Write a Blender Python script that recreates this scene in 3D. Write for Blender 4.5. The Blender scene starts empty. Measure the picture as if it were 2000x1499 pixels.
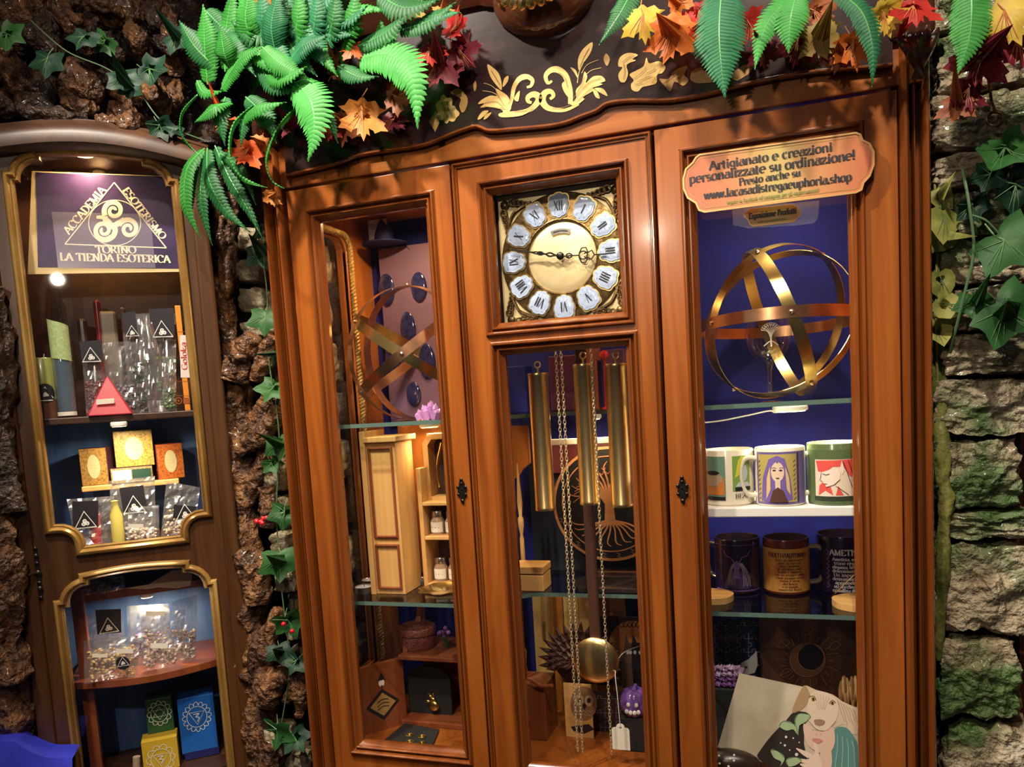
import bpy, math, random
from math import sin, cos, pi, radians, atan2, hypot, sqrt
from mathutils import Vector, Matrix, noise
from mathutils.geometry import tessellate_polygon

scene = bpy.context.scene
COL = scene.collection
random.seed(7)

# ------------------------------------------------------------------ camera
# world: X right along the big cabinet, Y into it (door fronts at Y=0), Z up
FPX, PPX, PPY = 1500.0, 1000.0, 915.0
AX = Vector((0.948292, -0.028799, -0.316089))     # world X seen in camera axes (right, down, forward)
AY = Vector((0.311416, -0.108015, 0.944115))
AZ = Vector((-0.061331, -0.993732, -0.093461))
CAM = Vector((0.0, -1.32, 1.5))
right = Vector((AX[0], AY[0], AZ[0])); down = Vector((AX[1], AY[1], AZ[1])); fwd = Vector((AX[2], AY[2], AZ[2]))
cd = bpy.data.cameras.new('camera'); cam = bpy.data.objects.new('camera', cd); COL.objects.link(cam)
cd.sensor_fit = 'HORIZONTAL'; cd.sensor_width = 36; cd.lens = 36 * FPX / 2000
cd.shift_y = (PPY - 749.5) / 2000; cd.clip_start = 0.02
cam.matrix_world = Matrix(((right.x, -down.x, -fwd.x, CAM.x), (right.y, -down.y, -fwd.y, CAM.y),
                           (right.z, -down.z, -fwd.z, CAM.z), (0, 0, 0, 1)))
scene.camera = cam

# ------------------------------------------------------------------ world, exposure, room lights, added fill lights
vs = scene.view_settings
vs.view_transform = 'Standard'; vs.look = 'None'; vs.gamma = 1; vs.use_curve_mapping = False
vs.exposure = 0.0
wd = bpy.data.worlds.new('world'); scene.world = wd; wd.use_nodes = True
wd.node_tree.nodes['Background'].inputs[0].default_value = (0.55, 0.6, 0.8, 1)
wd.node_tree.nodes['Background'].inputs[1].default_value = 0.04

def light(name, kind, loc, energy, color, target=None, size=0.1, spot=60, blend=0.5, sizey=None):
    d = bpy.data.lights.new(name, kind); d.energy = energy; d.color = color
    if kind == 'AREA':
        d.size = size
        if sizey: d.shape = 'RECTANGLE'; d.size_y = sizey
    else: d.shadow_soft_size = size
    if kind == 'SPOT': d.spot_size = radians(spot); d.spot_blend = blend
    o = bpy.data.objects.new(name, d); COL.objects.link(o); o.location = loc
    if target is not None:
        o.rotation_euler = (Vector(target) - Vector(loc)).to_track_quat('-Z', 'Y').to_euler()
    return o
WARM = (1.0, 0.80, 0.58)
light('ceiling_spot_one', 'SPOT', (-0.95, -0.78, 2.85), 165, (1, .90, .76), (-0.66, 0, 1.75), .035, 75, .6)
light('ceiling_spot_two', 'SPOT', (0.1, -0.95, 2.85), 92, (1, .88, .72), (0.0, 0, 1.5), .035, 75, .6)
light('ceiling_spot_three', 'SPOT', (-0.5, -1.5, 2.95), 88, (1, .80, .58), (-0.45, 0, .9), .06, 50, .6)
light('corner_fill_spot', 'SPOT', (-0.35, -1.2, 2.95), 42, (1, .84, .64), (-1.25, 0, 1.5), .04, 55, .6)  # added fill spot that brightens the corner cabinet
light('ambient_fill_panel', 'AREA', (-0.3, -1.3, 3.4), 7, (1, .88, .74), (-0.4, -.3, 1.3), 0.9)  # added ambient fill from an unseen area light overhead

light('room_hanging_lamp', 'POINT', (-.383, -1.626, 2.07), 15, (1, .84, .66), None, .022)

# ------------------------------------------------------------------ pixel -> place helpers
def ray(px, py):
    a, b = (px - PPX) / FPX, (py - PPY) / FPX
    return right * a + down * b + fwd
def P(px, py, Y=0.0):
    r = ray(px, py); return CAM + r * ((Y - CAM.y) / r.y)
ANG = radians(40)
P0 = Vector((-1.107, 0.05, 0.0))
ML = Matrix.Translation(P0) @ Matrix.Rotation(ANG, 4, 'Z')
MLI = ML.inverted()
def PL(px, py, t=0.0):
    """point of the corner cabinet's own frame (along front, depth, height)"""
    o = MLI @ CAM; r = MLI.to_3x3() @ ray(px, py)
    return o + r * ((t - o.y) / r.y)
def on_plane(px, py, p0, n):
    r = ray(px, py); return CAM + r * ((p0 - CAM).dot(n) / r.dot(n))

# ------------------------------------------------------------------ mesh building
class MB:
    def __init__(s): s.v = []; s.f = []; s.m = []; s.k = 0
    def lift(s, fn):
        """each flat piece a hair above the last, so that overlaps never share a plane"""
        s.k += 1; k = (s.k % 14) * .00005
        def g(u, v):
            p = Vector(fn(u, v)); n = (Vector(fn(u + .01, v)) - p).cross(Vector(fn(u, v + .01)) - p)
            if n.length < 1e-12: return p
            n.normalize(); return p + n * (k if n.y < 0 else -k)
        return g
    def add(s, vs_, fs, mi=0, xf=None):
        o = len(s.v)
        s.v.extend([tuple(xf @ Vector(p)) for p in vs_] if xf is not None else [tuple(p) for p in vs_])
        for f in fs: s.f.append(tuple(i + o for i in f)); s.m.append(mi)
        return s
    def box(s, x0, x1, y0, y1, z0, z1, mi=0, xf=None):
        v = [(x0, y0, z0), (x1, y0, z0), (x1, y1, z0), (x0, y1, z0), (x0, y0, z1), (x1, y0, z1), (x1, y1, z1), (x0, y1, z1)]
        return s.add(v, [(0, 3, 2, 1), (4, 5, 6, 7), (0, 1, 5, 4), (1, 2, 6, 5), (2, 3, 7, 6), (3, 0, 4, 7)], mi, xf)
    def tube(s, path, r, n=8, closed=False, mi=0, xf=None, squash=1.0):
        path = [Vector(p) for p in path]; k = len(path)
        if k < 2: return s
        vs_ = []; up = None
        for i, p in enumerate(path):
            a = path[(i - 1) % k] if (closed or i) else path[0]
            b = path[(i + 1) % k] if (closed or i < k - 1) else path[-1]
            t = (b - a)
            t = t.normalized() if t.length > 1e-9 else Vector((0, 0, 1))
            if up is None:
                up = Vector((0, 0, 1)) if abs(t.z) < .9 else Vector((1, 0, 0))
            up = (up - t * up.dot(t))
            up = up.normalized() if up.length > 1e-6 else t.orthogonal().normalized()
            sd = t.cross(up); rr = r[i] if isinstance(r, (list, tuple)) else r
            for j in range(n):
                q = 2 * pi * j / n
                vs_.append(p + up * (rr * cos(q)) + sd * (rr * squash * sin(q)))
        fs = []
        for i in range(k if closed else k - 1):
            for j in range(n):
                fs.append((i * n + j, i * n + (j + 1) % n, ((i + 1) % k) * n + (j + 1) % n, ((i + 1) % k) * n + j))
        if not closed:
            fs.append(tuple(range(n))[::-1]); fs.append(tuple(range((k - 1) * n, k * n)))
        return s.add(vs_, fs, mi, xf)
    def lathe(s, prof, n=24, xf=None, mi=0, sx=1.0, sy=1.0, cap=True):
        vs_ = []; fs = []; k = len(prof)
        for r, z in prof:
            for j in range(n):
                q = 2 * pi * j / n; vs_.append((r * cos(q) * sx, r * sin(q) * sy, z))
        for i in range(k - 1):
            for j in range(n):
                fs.append((i * n + j, i * n + (j + 1) % n, (i + 1) * n + (j + 1) % n, (i + 1) * n + j))
        if cap and prof[0][0] > 1e-6: fs.append(tuple(range(n))[::-1])
        if cap and prof[-1][0] > 1e-6: fs.append(tuple(range((k - 1) * n, k * n)))
        return s.add(vs_, fs, mi, xf)
    def ball(s, c, r, n=12, mi=0, sc=(1, 1, 1), xf=None):
        c = Vector(c); prof = [(sin(pi * i / (n // 2 + 2)), -cos(pi * i / (n // 2 + 2))) for i in range(n // 2 + 3)]
        m = Matrix.Translation(c) @ Matrix.Diagonal((r * sc[0], r * sc[1], r * sc[2], 1))
        return s.lathe([(max(a, 1e-4), z) for a, z in prof], n, m if xf is None else xf @ m, mi)
    def sweep(s, path, prof, closed=True, mi=0, xf=None, axis='xz'):
        """closed 2D path (x,z); profile of (inset, y): mitred moulding"""
        k = len(path); rings = []
        area = sum(path[i][0] * path[(i + 1) % k][1] - path[(i + 1) % k][0] * path[i][1] for i in range(k))
        sg = 1 if area > 0 else -1
        nrm = []
        for i in range(k):
            a = path[i - 1] if (closed or i) else None; b = path[i]; c = path[(i + 1) % k] if (closed or i < k - 1) else None
            ns = []
            for p, q in ((a, b), (b, c)):
                if p is None or q is None: continue
                dx, dz = q[0] - p[0], q[1] - p[1]; l = hypot(dx, dz) or 1
                ns.append((-dz / l * sg, dx / l * sg))
            if len(ns) == 1: nrm.append(ns[0]); continue
            mx, mz = ns[0][0] + ns[1][0], ns[0][1] + ns[1][1]; l2 = mx * mx + mz * mz
            kf = min(2 / l2, 1.6) if l2 > 1e-6 else 1
            nrm.append((mx * kf, mz * kf))
        vs_ = [(p[0] + n_[0] * d, y, p[1] + n_[1] * d) for d, y in prof for p, n_ in zip(path, nrm)]
        fs = []
        for j in range(len(prof) - 1):
            for i in range(k if closed else k - 1):
                q = (j * k + i, j * k + (i + 1) % k, (j + 1) * k + (i + 1) % k, (j + 1) * k + i)
                fs.append(q if sg > 0 else q[::-1])
        return s.add(vs_, fs, mi, xf)
    def plate(s, loops, y0, y1, mi=0, xf=None):
        """flat board in x,z with holes, from y0 (front) to y1"""
        pts = [p for l in loops for p in l]; n = len(pts)
        tr = tessellate_polygon([[Vector((p[0], p[1], 0)) for p in l] for l in loops])
        vs_ = [(p[0], y0, p[1]) for p in pts] + [(p[0], y1, p[1]) for p in pts]; fs = []
        for t in tr:
            a, b, c = t
            cr = (pts[b][0] - pts[a][0]) * (pts[c][1] - pts[a][1]) - (pts[b][1] - pts[a][1]) * (pts[c][0] - pts[a][0])
            if cr < 0: a, b, c = c, b, a
            fs.append((a, b, c)); fs.append((c + n, b + n, a + n))
        o = 0
        for l in loops:
            k = len(l)
            for i in range(k): fs.append((o + i, o + i + n, o + (i + 1) % k + n, o + (i + 1) % k))
            o += k
        return s.add(vs_, fs, mi, xf)
    def fill(s, poly, fn, mi=0, du=None):
        """2D polygon laid on a surface by fn(u,v); sliced along u when the surface curves"""
        fn = s.lift(fn)
        if du is None:
            tr = tessellate_polygon([[Vector((p[0], p[1], 0)) for p in poly]])
            return s.add([fn(*p) for p in poly], tr, mi)
        u0 = min(p[0] for p in poly); u1 = max(p[0] for p in poly)
        i = math.floor(u0 / du)
        while i * du < u1:
            q = clip(clip(poly, i * du, 1), (i + 1) * du, -1)
            if len(q) > 2:
                tr = tessellate_polygon([[Vector((p[0], p[1], 0)) for p in q]]); s.add([fn(*p) for p in q], tr, mi)
            i += 1
        return s
    def stroke(s, pts, fn, w, mi=0, closed=False):
        """flat ribbon along 2D pts; w: width, list of widths or function(t)"""
        k = len(pts); fn = s.lift(fn)
        if k < 2: return s
        vs_ = []
        for i, p in enumerate(pts):
            a = pts[(i - 1) % k] if (closed or i) else p; b = pts[(i + 1) % k] if (closed or i < k - 1) else p
            dx, dy = b[0] - a[0], b[1] - a[1]; l = hypot(dx, dy) or 1
            ww = (w(i / (k - 1), atan2(dy, dx)) if callable(w) else (w[i] if isinstance(w, (list, tuple)) else w)) / 2
            nx, ny = -dy / l * ww, dx / l * ww
            vs_ += [fn(p[0] + nx, p[1] + ny), fn(p[0] - nx, p[1] - ny)]
        fs = [(2 * i, 2 * i + 1, (2 * i + 3) % (2 * k), (2 * i + 2) % (2 * k)) for i in range(k if closed else k - 1)]
        return s.add(vs_, fs, mi)
def clip(poly, u, sg):
    out = []
    for i in range(len(poly)):
        a, b = poly[i - 1], poly[i]; da, db = (a[0] - u) * sg, (b[0] - u) * sg
        if (da >= 0) != (db >= 0):
            t = da / (da - db); out.append((u, a[1] + (b[1] - a[1]) * t))
        if db >= 0: out.append(b)
    return out

def spline(pts, n=6, closed=False):
    pts = [Vector(p) for p in pts]; k = len(pts); out = []
    for i in range(k if closed else k - 1):
        p = [pts[(i + j) % k] if closed else pts[max(0, min(k - 1, i + j))] for j in (-1, 0, 1, 2)]
        for q in range(n):
            t = q / n
            out.append(.5 * ((2 * p[1]) + (p[2] - p[0]) * t + (2 * p[0] - 5 * p[1] + 4 * p[2] - p[3]) * t * t + (3 * p[1] - p[0] - 3 * p[2] + p[3]) * t ** 3))
    if not closed: out.append(pts[-1])
    return out
def sp2(pts, n=6, closed=False): return [(p.x, p.y) for p in spline([(a, b, 0) for a, b in pts], n, closed)]
def arc(cx, cy, rx, ry, a0, a1, n=12):
    return [(cx + rx * cos(radians(a0 + (a1 - a0) * i / n)), cy + ry * sin(radians(a0 + (a1 - a0) * i / n))) for i in range(n + 1)]
def rect(x0, x1, z0, z1): return [(x0, z0), (x1, z0), (x1, z1), (x0, z1)]

W = {}
def obj(name, mb, mat, parent=None, smooth=False, bevel=0, segs=2, xf=None):
    me = bpy.data.meshes.new(name)
    v = [tuple(xf @ Vector(p)) for p in mb.v] if xf is not None else mb.v
    me.from_pydata(v, [], mb.f)
    mats = mat if isinstance(mat, (list, tuple)) else [mat]
    for m in mats: me.materials.append(m)
    if len(mats) > 1: me.polygons.foreach_set('material_index', mb.m)
    if smooth:
        me.polygons.foreach_set('use_smooth', [True] * len(me.polygons))
        me.set_sharp_from_angle(angle=radians(smooth if smooth is not True else 42))
    me.update()
    o = bpy.data.objects.new(name, me); COL.objects.link(o)
    W[o.name] = Matrix.Identity(4)
    if parent is not None:
        o.parent = parent; o.matrix_parent_inverse = W[parent.name].inverted()
    if bevel:
        b = o.modifiers.new('bevel', 'BEVEL'); b.width = bevel; b.segments = segs; b.limit_method = 'ANGLE'; b.angle_limit = radians(40)
    return o
def tag(o, label, cat, group=None, kind=None):
    if label: o['label'] = label
    if cat: o['category'] = cat
    if group: o['group'] = group
    if kind: o['kind'] = kind
    return o
def thing(name, label, cat, loc=(0, 0, 0), rotz=0.0, group=None):
    o = bpy.data.objects.new(name, None); COL.objects.link(o); o.empty_display_size = .02
    o.location = loc; o.rotation_euler = (0, 0, rotz)
    W[o.name] = Matrix.Translation(Vector(loc)) @ Matrix.Rotation(rotz, 4, 'Z')
    return tag(o, label, cat, group)
def copy_part(src, parent, xf=None):
    c = src.copy(); COL.objects.link(c); c.parent = parent
    c.matrix_parent_inverse = W[parent.name].inverted()
    c.matrix_basis = xf if xf is not None else Matrix.Identity(4)
    W[c.name] = c.matrix_basis.copy()
    return c
# ------------------------------------------------------------------ materials
def mat(name, base=(.5, .5, .5), rough=.5, metal=0, coat=0, spec=.5, emit=None, es=0, trans=0, sss=0):
    m = bpy.data.materials.new(name); m.use_nodes = True
    b = m.node_tree.nodes['Principled BSDF']
    b.inputs['Base Color'].default_value = (*base, 1); b.inputs['Roughness'].default_value = rough
    b.inputs['Metallic'].default_value = metal; b.inputs['Coat Weight'].default_value = coat
    b.inputs['Coat Roughness'].default_value = .12; b.inputs['Specular IOR Level'].default_value = spec
    if emit: b.inputs['Emission Color'].default_value = (*emit, 1); b.inputs['Emission Strength'].default_value = es
    if trans: b.inputs['Transmission Weight'].default_value = trans
    return m
def nd(m, t, **kw):
    n = m.node_tree.nodes.new(t)
    for k, v in kw.items(): setattr(n, k, v)
    return n
def lk(m, a, b): m.node_tree.links.new(a, b)
def noisy(name, stops, scale=(8, 8, 8), nscale=1.0, detail=6, rough=.5, bump=0, bscale=None, dist=.002, metal=0, coat=0, distort=0, rvar=None, spec=.5, kind='noise', wave=None):
    """principled whose colour runs over noise in object space"""
    m = mat(name, (1, 1, 1), rough, metal, coat, spec); b = m.node_tree.nodes['Principled BSDF']
    tc = nd(m, 'ShaderNodeTexCoord'); mp = nd(m, 'ShaderNodeMapping'); mp.inputs['Scale'].default_value = scale
    lk(m, tc.outputs['Object'], mp.inputs[0])
    if kind == 'noise':
        n = nd(m, 'ShaderNodeTexNoise'); n.inputs['Distortion'].default_value = distort; n.inputs['Detail'].default_value = detail
        n.inputs['Roughness'].default_value = .62; out = n.outputs[0]
    else:
        n = nd(m, 'ShaderNodeTexVoronoi'); out = n.outputs['Distance']
    n.inputs['Scale'].default_value = nscale
    lk(m, mp.outputs[0], n.inputs['Vector'])
    cr = nd(m, 'ShaderNodeValToRGB'); lk(m, out, cr.inputs[0])
    el = cr.color_ramp.elements
    while len(el) < len(stops): el.new(.5)
    for e, (p, c) in zip(el, stops): e.position = p; e.color = (*c, 1)
    lk(m, cr.outputs[0], b.inputs['Base Color'])
    if rvar:
        rr = nd(m, 'ShaderNodeMapRange'); rr.inputs[3].default_value, rr.inputs[4].default_value = rvar
        lk(m, out, rr.inputs[0]); lk(m, rr.outputs[0], b.inputs['Roughness'])
    if bump:
        n2 = nd(m, 'ShaderNodeTexNoise'); n2.inputs['Scale'].default_value = bscale or nscale * 3; n2.inputs['Detail'].default_value = 8
        lk(m, (mp if bscale is None else tc).outputs[0 if bscale is None else 'Object'], n2.inputs['Vector'])
        bp = nd(m, 'ShaderNodeBump'); bp.inputs['Strength'].default_value = bump; bp.inputs['Distance'].default_value = dist
        lk(m, n2.outputs[0], bp.inputs['Height']); lk(m, bp.outputs[0], b.inputs['Normal'])
    return m
def wood(name, dark, mid, light_, axis='z', rough=.3, coat=.35, fine=1.0):
    sc = {'z': (26, 26, 1.6), 'x': (1.6, 26, 26), 'y': (26, 1.6, 26)}[axis]
    return noisy(name, [(.28, dark), (.5, mid), (.74, light_)], tuple(s * fine for s in sc), 1.0, 5, rough, bump=.08, coat=coat, distort=.9, dist=.001)
def glass_mat(name, tint=(1, 1, 1), gl=.09, rough=.02, ior=1.45):
    """thin pane: clear through, mirror-like sheen by Fresnel"""
    m = bpy.data.materials.new(name); m.use_nodes = True; nt = m.node_tree; nt.nodes.clear()
    o = nd(m, 'ShaderNodeOutputMaterial'); t = nd(m, 'ShaderNodeBsdfTransparent'); t.inputs[0].default_value = (*tint, 1)
    g = nd(m, 'ShaderNodeBsdfGlossy'); g.inputs['Roughness'].default_value = rough
    fr = nd(m, 'ShaderNodeFresnel'); ge = nd(m, 'ShaderNodeNewGeometry'); io = nd(m, 'ShaderNodeMapRange')   # same reflectance from both sides of the thin sheet
    io.inputs[3].default_value = ior; io.inputs[4].default_value = 1 / ior; lk(m, ge.outputs['Backfacing'], io.inputs[0]); lk(m, io.outputs[0], fr.inputs[0])
    mx = nd(m, 'ShaderNodeMixShader'); lk(m, fr.outputs[0], mx.inputs[0]); lk(m, t.outputs[0], mx.inputs[1]); lk(m, g.outputs[0], mx.inputs[2])
    lk(m, mx.outputs[0], o.inputs[0]); return m
def film_mat(name, col=(.92, .92, .95), alpha=.24, gloss=.8, rough=.10):
    """crinkled cellophane: partly see-through, partly glossy and milky"""
    m = bpy.data.materials.new(name); m.use_nodes = True; nt = m.node_tree; nt.nodes.clear()
    o = nd(m, 'ShaderNodeOutputMaterial'); t = nd(m, 'ShaderNodeBsdfTransparent')
    pr = nd(m, 'ShaderNodeBsdfPrincipled'); pr.inputs['Base Color'].default_value = (*col, 1); pr.inputs['Roughness'].default_value = rough
    pr.inputs['Metallic'].default_value = gloss; pr.inputs['Coat Weight'].default_value = 1
    mx = nd(m, 'ShaderNodeMixShader'); mx.inputs[0].default_value = alpha
    lk(m, t.outputs[0], mx.inputs[1]); lk(m, pr.outputs[0], mx.inputs[2]); lk(m, mx.outputs[0], o.inputs[0]); return m

M = {}
M['wood'] = wood('cherry_wood', (.16, .036, .005), (.25, .066, .009), (.33, .098, .016), 'z', .3, .15)
M['woodx'] = wood('cherry_wood_across', (.16, .038, .006), (.25, .070, .011), (.33, .102, .018), 'x', .3, .15)
M['bead'] = wood('cherry_moulding', (.11, .026, .005), (.17, .044, .008), (.23, .065, .013), 'z', .22, .4)
M['inwood'] = wood('inside_orange_wood', (.30, .085, .014), (.42, .13, .022), (.52, .18, .032), 'z', .38, .15)
M['darkwood'] = wood('dark_polished_wood', (.028, .009, .005), (.045, .014, .008), (.065, .022, .011), 'x', .12, .8)
M['swell'] = wood('polished_walnut', (.06, .02, .010), (.10, .033, .016), (.15, .055, .026), 'x', .10, .9)
M['frieze'] = wood('walnut_frieze', (.014, .006, .006), (.022, .010, .011), (.032, .015, .015), 'x', .22, .25)
M['inlay'] = noisy('maple_inlay', [(.3, (.50, .31, .09)), (.7, (.72, .5, .19))], (20, 20, 20), 2, 4, .3, coat=.4)
M['inlay2'] = noisy('brown_inlay', [(.3, (.30, .16, .05)), (.7, (.45, .26, .09))], (20, 20, 20), 2, 4, .3, coat=.4)
M['inlay3'] = mat('inlay_line', (.20, .10, .035), .35)
M['oldwood'] = wood('old_corner_wood', (.026, .009, .003), (.058, .021, .006), (.095, .038, .011), 'z', .36, .08)
M['oldwoodx'] = wood('old_corner_wood_across', (.025, .009, .004), (.05, .018, .007), (.085, .034, .012), 'x', .45, .0)
M['oldgold'] = noisy('worn_gilt_moulding', [(.3, (.16, .075, .018)), (.55, (.33, .18, .045)), (.8, (.55, .36, .12))], (9, 9, 3), 1, 6, .3, metal=.35, coat=.2)
M['pale'] = wood('pale_wood', (.50, .25, .075), (.62, .34, .11), (.72, .43, .16), 'z', .45, .1)
M['palex'] = wood('pale_wood_across', (.50, .25, .075), (.62, .34, .11), (.72, .43, .16), 'x', .45, .1)
M['redwood'] = wood('red_wood', (.15, .035, .012), (.22, .055, .018), (.29, .085, .028), 'z', .35, .25)
M['brownwood'] = wood('burnt_wood', (.035, .013, .007), (.075, .027, .013), (.12, .045, .02), 'z', .5, 0)
M['velvet'] = noisy('blue_velvet', [(.3, (.001, .0025, .11)), (.7, (.002, .005, .21))], (6, 6, 6), 2, 5, .8)
M['bluepaint'] = noisy('worn_blue_paint', [(.3, (.05, .12, .40)), (.55, (.11, .24, .60)), (.8, (.24, .38, .68))], (22, 22, 2.5), 1, 6, .5)
M['blackblue'] = mat('black_blue', (.006, .007, .018), .6)
M['black'] = mat('black', (.008, .008, .009), .4)
M['matteblack'] = mat('matte_black', (.012, .011, .012), .75)
M['gold'] = noisy('gilt_metal', [(.3, (.62, .42, .12)), (.7, (.9, .70, .30))], (12, 12, 12), 2, 5, .28, metal=1)
M['goldmatte'] = noisy('gold_disc', [(.3, (.86, .68, .34)), (.7, (.95, .80, .46))], (12, 12, 12), 4, 5, .38, metal=.55)
M['antique'] = noisy('antique_brass', [(.3, (.06, .035, .012)), (.55, (.20, .125, .045)), (.8, (.45, .31, .12))], (60, 60, 60), 2, 6, .35, metal=.8, bump=.5, bscale=260, dist=.001)
M['brass'] = mat('polished_brass', (.95, .70, .30), .28, 1)
M['bandbrass'] = noisy('brushed_brass_band', [(.3, (.55, .37, .10)), (.7, (.86, .64, .25))], (9, 9, 9), 2, 5, .26, metal=1)
M['copper'] = noisy('brushed_copper_band', [(.3, (.60, .28, .13)), (.7, (.88, .50, .28))], (9, 9, 9), 2, 5, .28, metal=1)
M['steel'] = mat('steel', (.62, .6, .56), .25, 1)
M['chain'] = mat('brass_chain', (.92, .80, .55), .35, .85)
M['iron'] = mat('dark_iron', (.05, .045, .04), .35, .9)
M['enamel'] = noisy('pale_blue_enamel', [(.3, (.34, .43, .62)), (.7, (.48, .58, .76))], (40, 40, 40), 1, 3, .18, coat=.6)
M['glass'] = glass_mat('door_glass')
M['shelfglass'] = glass_mat('shelf_glass', (.86, .93, .90), ior=1.5)
M['glassedge'] = mat('green_glass_edge', (.10, .17, .14), .12, 0, .5)
M['goblet'] = glass_mat('goblet_glass', (.86, .88, .88), ior=2.0)
M['white'] = mat('white', (.82, .80, .76), .4)
M['paper'] = mat('paper', (.80, .74, .62), .7)
M['cream'] = mat('cream_ceramic', (.80, .74, .58), .2, 0, .5)
M['plaque'] = mat('pink_gold_plaque', (.5, .2, .1), .3, coat=.3)
def plaque_colour(m):
    tc = nd(m, 'ShaderNodeTexCoord'); sx = nd(m, 'ShaderNodeSeparateXYZ'); mr = nd(m, 'ShaderNodeMapRange'); cr = nd(m, 'ShaderNodeValToRGB')
    lk(m, tc.outputs['Object'], sx.inputs[0]); lk(m, sx.outputs[0], mr.inputs[0]); mr.inputs[1].default_value = -.12; mr.inputs[2].default_value = .17
    lk(m, mr.outputs[0], cr.inputs[0]); el = cr.color_ramp.elements
    for _ in range(3): el.new(.5)
    for e, (p, c) in zip(el, ((0, (.42, .10, .05)), (.28, (.50, .20, .09)), (.5, (.46, .36, .13)), (.68, (.50, .24, .10)), (1, (.46, .12, .06)))): e.position = p; e.color = (*c, 1)
    lk(m, cr.outputs[0], m.node_tree.nodes['Principled BSDF'].inputs['Base Color'])
plaque_colour(M['plaque'])
M['plaquerim'] = mat('plaque_gold_rim', (.62, .36, .14), .3, .3)
M['ink'] = mat('black_ink', (.012, .010, .015), .5)
M['inkgreen'] = mat('green_ink', (.16, .17, .03), .5)
M['film'] = film_mat('cellophane')
M['filmlight'] = film_mat('tape', (.7, .75, .95), .18, .2, .1)
M['leaf'] = None
def leafmat(name, a, b, vein=None, rough=.5, tr=.25):
    m = noisy(name, [(.3, a), (.7, b)], (14, 14, 14), 1, 4, rough, bump=.25, bscale=150, dist=.001, coat=.0, spec=.28)
    nt = m.node_tree; bs = nt.nodes['Principled BSDF']; out = nt.nodes['Material Output']
    t = nd(m, 'ShaderNodeBsdfTranslucent'); lk(m, bs.inputs['Base Color'].links[0].from_socket, t.inputs[0])
    mx = nd(m, 'ShaderNodeMixShader'); mx.inputs[0].default_value = tr
    lk(m, bs.outputs[0], mx.inputs[1]); lk(m, t.outputs[0], mx.inputs[2]); lk(m, mx.outputs[0], out.inputs[0]); return m
M['fern'] = leafmat('fern_green', (.016, .14, .016), (.045, .28, .04))
M['fernlight'] = leafmat('fern_bright_green', (.03, .22, .035), (.09, .42, .09))
M['ferndark'] = leafmat('fern_dark_green', (.008, .075, .018), (.025, .16, .04))
M['fernteal'] = leafmat('fern_teal', (.008, .085, .03), (.03, .20, .085))
M['fernrib'] = mat('fern_rib', (.10, .36, .10), .4)
M['ivy'] = leafmat('ivy_green', (.012, .06, .014), (.04, .15, .035))
M['ivydark'] = leafmat('ivy_dark', (.006, .026, .014), (.014, .055, .028))
M['ivyvein'] = mat('ivy_vein', (.10, .22, .08), .4)
M['ivystem'] = mat('ivy_stem', (.06, .12, .05), .5)
M['pothos'] = leafmat('yellow_green_leaf', (.16, .19, .035), (.50, .47, .13))
for k_, a_, b_ in (('red', (.33, .012, .016), (.62, .045, .03)), ('orange', (.42, .075, .012), (.70, .20, .03)), ('rust', (.22, .055, .022), (.40, .12, .04)),
                   ('yellow', (.48, .30, .02), (.75, .55, .08)), ('wine', (.11, .010, .022), (.24, .025, .04)), ('tan', (.48, .17, .035), (.66, .28, .07)), ('olive', (.22, .16, .04), (.40, .28, .07)), ('scarlet', (.70, .07, .02), (.9, .17, .04))):
    M['m_' + k_] = leafmat('maple_' + k_, a_, b_, tr=.3)
M['bark'] = noisy('wet_bark', [(.30, (.010, .005, .003)), (.45, (.07, .028, .011)), (.6, (.19, .08, .026)), (.8, (.36, .20, .085))], (11, 11, 6), 2.6, 10, .30, bump=1.0, bscale=75, dist=.022, coat=.25, distort=1.2)
M['barkdark'] = noisy('dark_wet_bark', [(.3, (.006, .004, .003)), (.55, (.035, .016, .009)), (.8, (.10, .05, .025))], (9, 9, 6), 2.4, 9, .3, bump=1.0, bscale=70, dist=.02, coat=.25)
M['cave'] = noisy('dark_crevice', [(.3, (.004, .003, .002)), (.7, (.022, .011, .006))], (8, 8, 8), 2, 6, .7, spec=.15, bump=.8, bscale=30, dist=.01)
M['stonepale'] = noisy('pale_stone', [(.25, (.10, .075, .045)), (.5, (.30, .24, .15)), (.78, (.48, .41, .28))], (7, 7, 14), 1.8, 9, .5, bump=1.0, bscale=55, dist=.014, coat=.12)
def moss_stone():
    m = noisy('mossy_stone', [(.25, (.05, .038, .026)), (.42, (.30, .23, .14)), (.6, (.45, .37, .25)), (.82, (.58, .54, .44))], (7, 7, 11), 1.8, 10, .34, bump=1.0, bscale=55, dist=.022, coat=.3)
    nt = m.node_tree; b = nt.nodes['Principled BSDF']; src = b.inputs['Base Color'].links[0].from_socket
    tc = nd(m, 'ShaderNodeTexCoord'); n = nd(m, 'ShaderNodeTexNoise'); n.inputs['Scale'].default_value = 9; n.inputs['Detail'].default_value = 6
    lk(m, tc.outputs['Object'], n.inputs['Vector'])
    cr = nd(m, 'ShaderNodeValToRGB'); cr.color_ramp.elements[0].position = .47; cr.color_ramp.elements[1].position = .62; lk(m, n.outputs[0], cr.inputs[0])
    mx = nd(m, 'ShaderNodeMix', data_type='RGBA'); lk(m, cr.outputs[0], mx.inputs[0]); lk(m, src, mx.inputs[6]); mx.inputs[7].default_value = (.07, .13, .035, 1)
    lk(m, mx.outputs[2], b.inputs['Base Color']); return m
M['mossstone'] = moss_stone()
M['berry'] = mat('red_berry', (.5, .01, .02), .15, 0, .6)
M['cloth'] = noisy('blue_cloth', [(.3, (.012, .018, .38)), (.7, (.02, .03, .55))], (9, 9, 9), 2, 4, .8)
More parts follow.
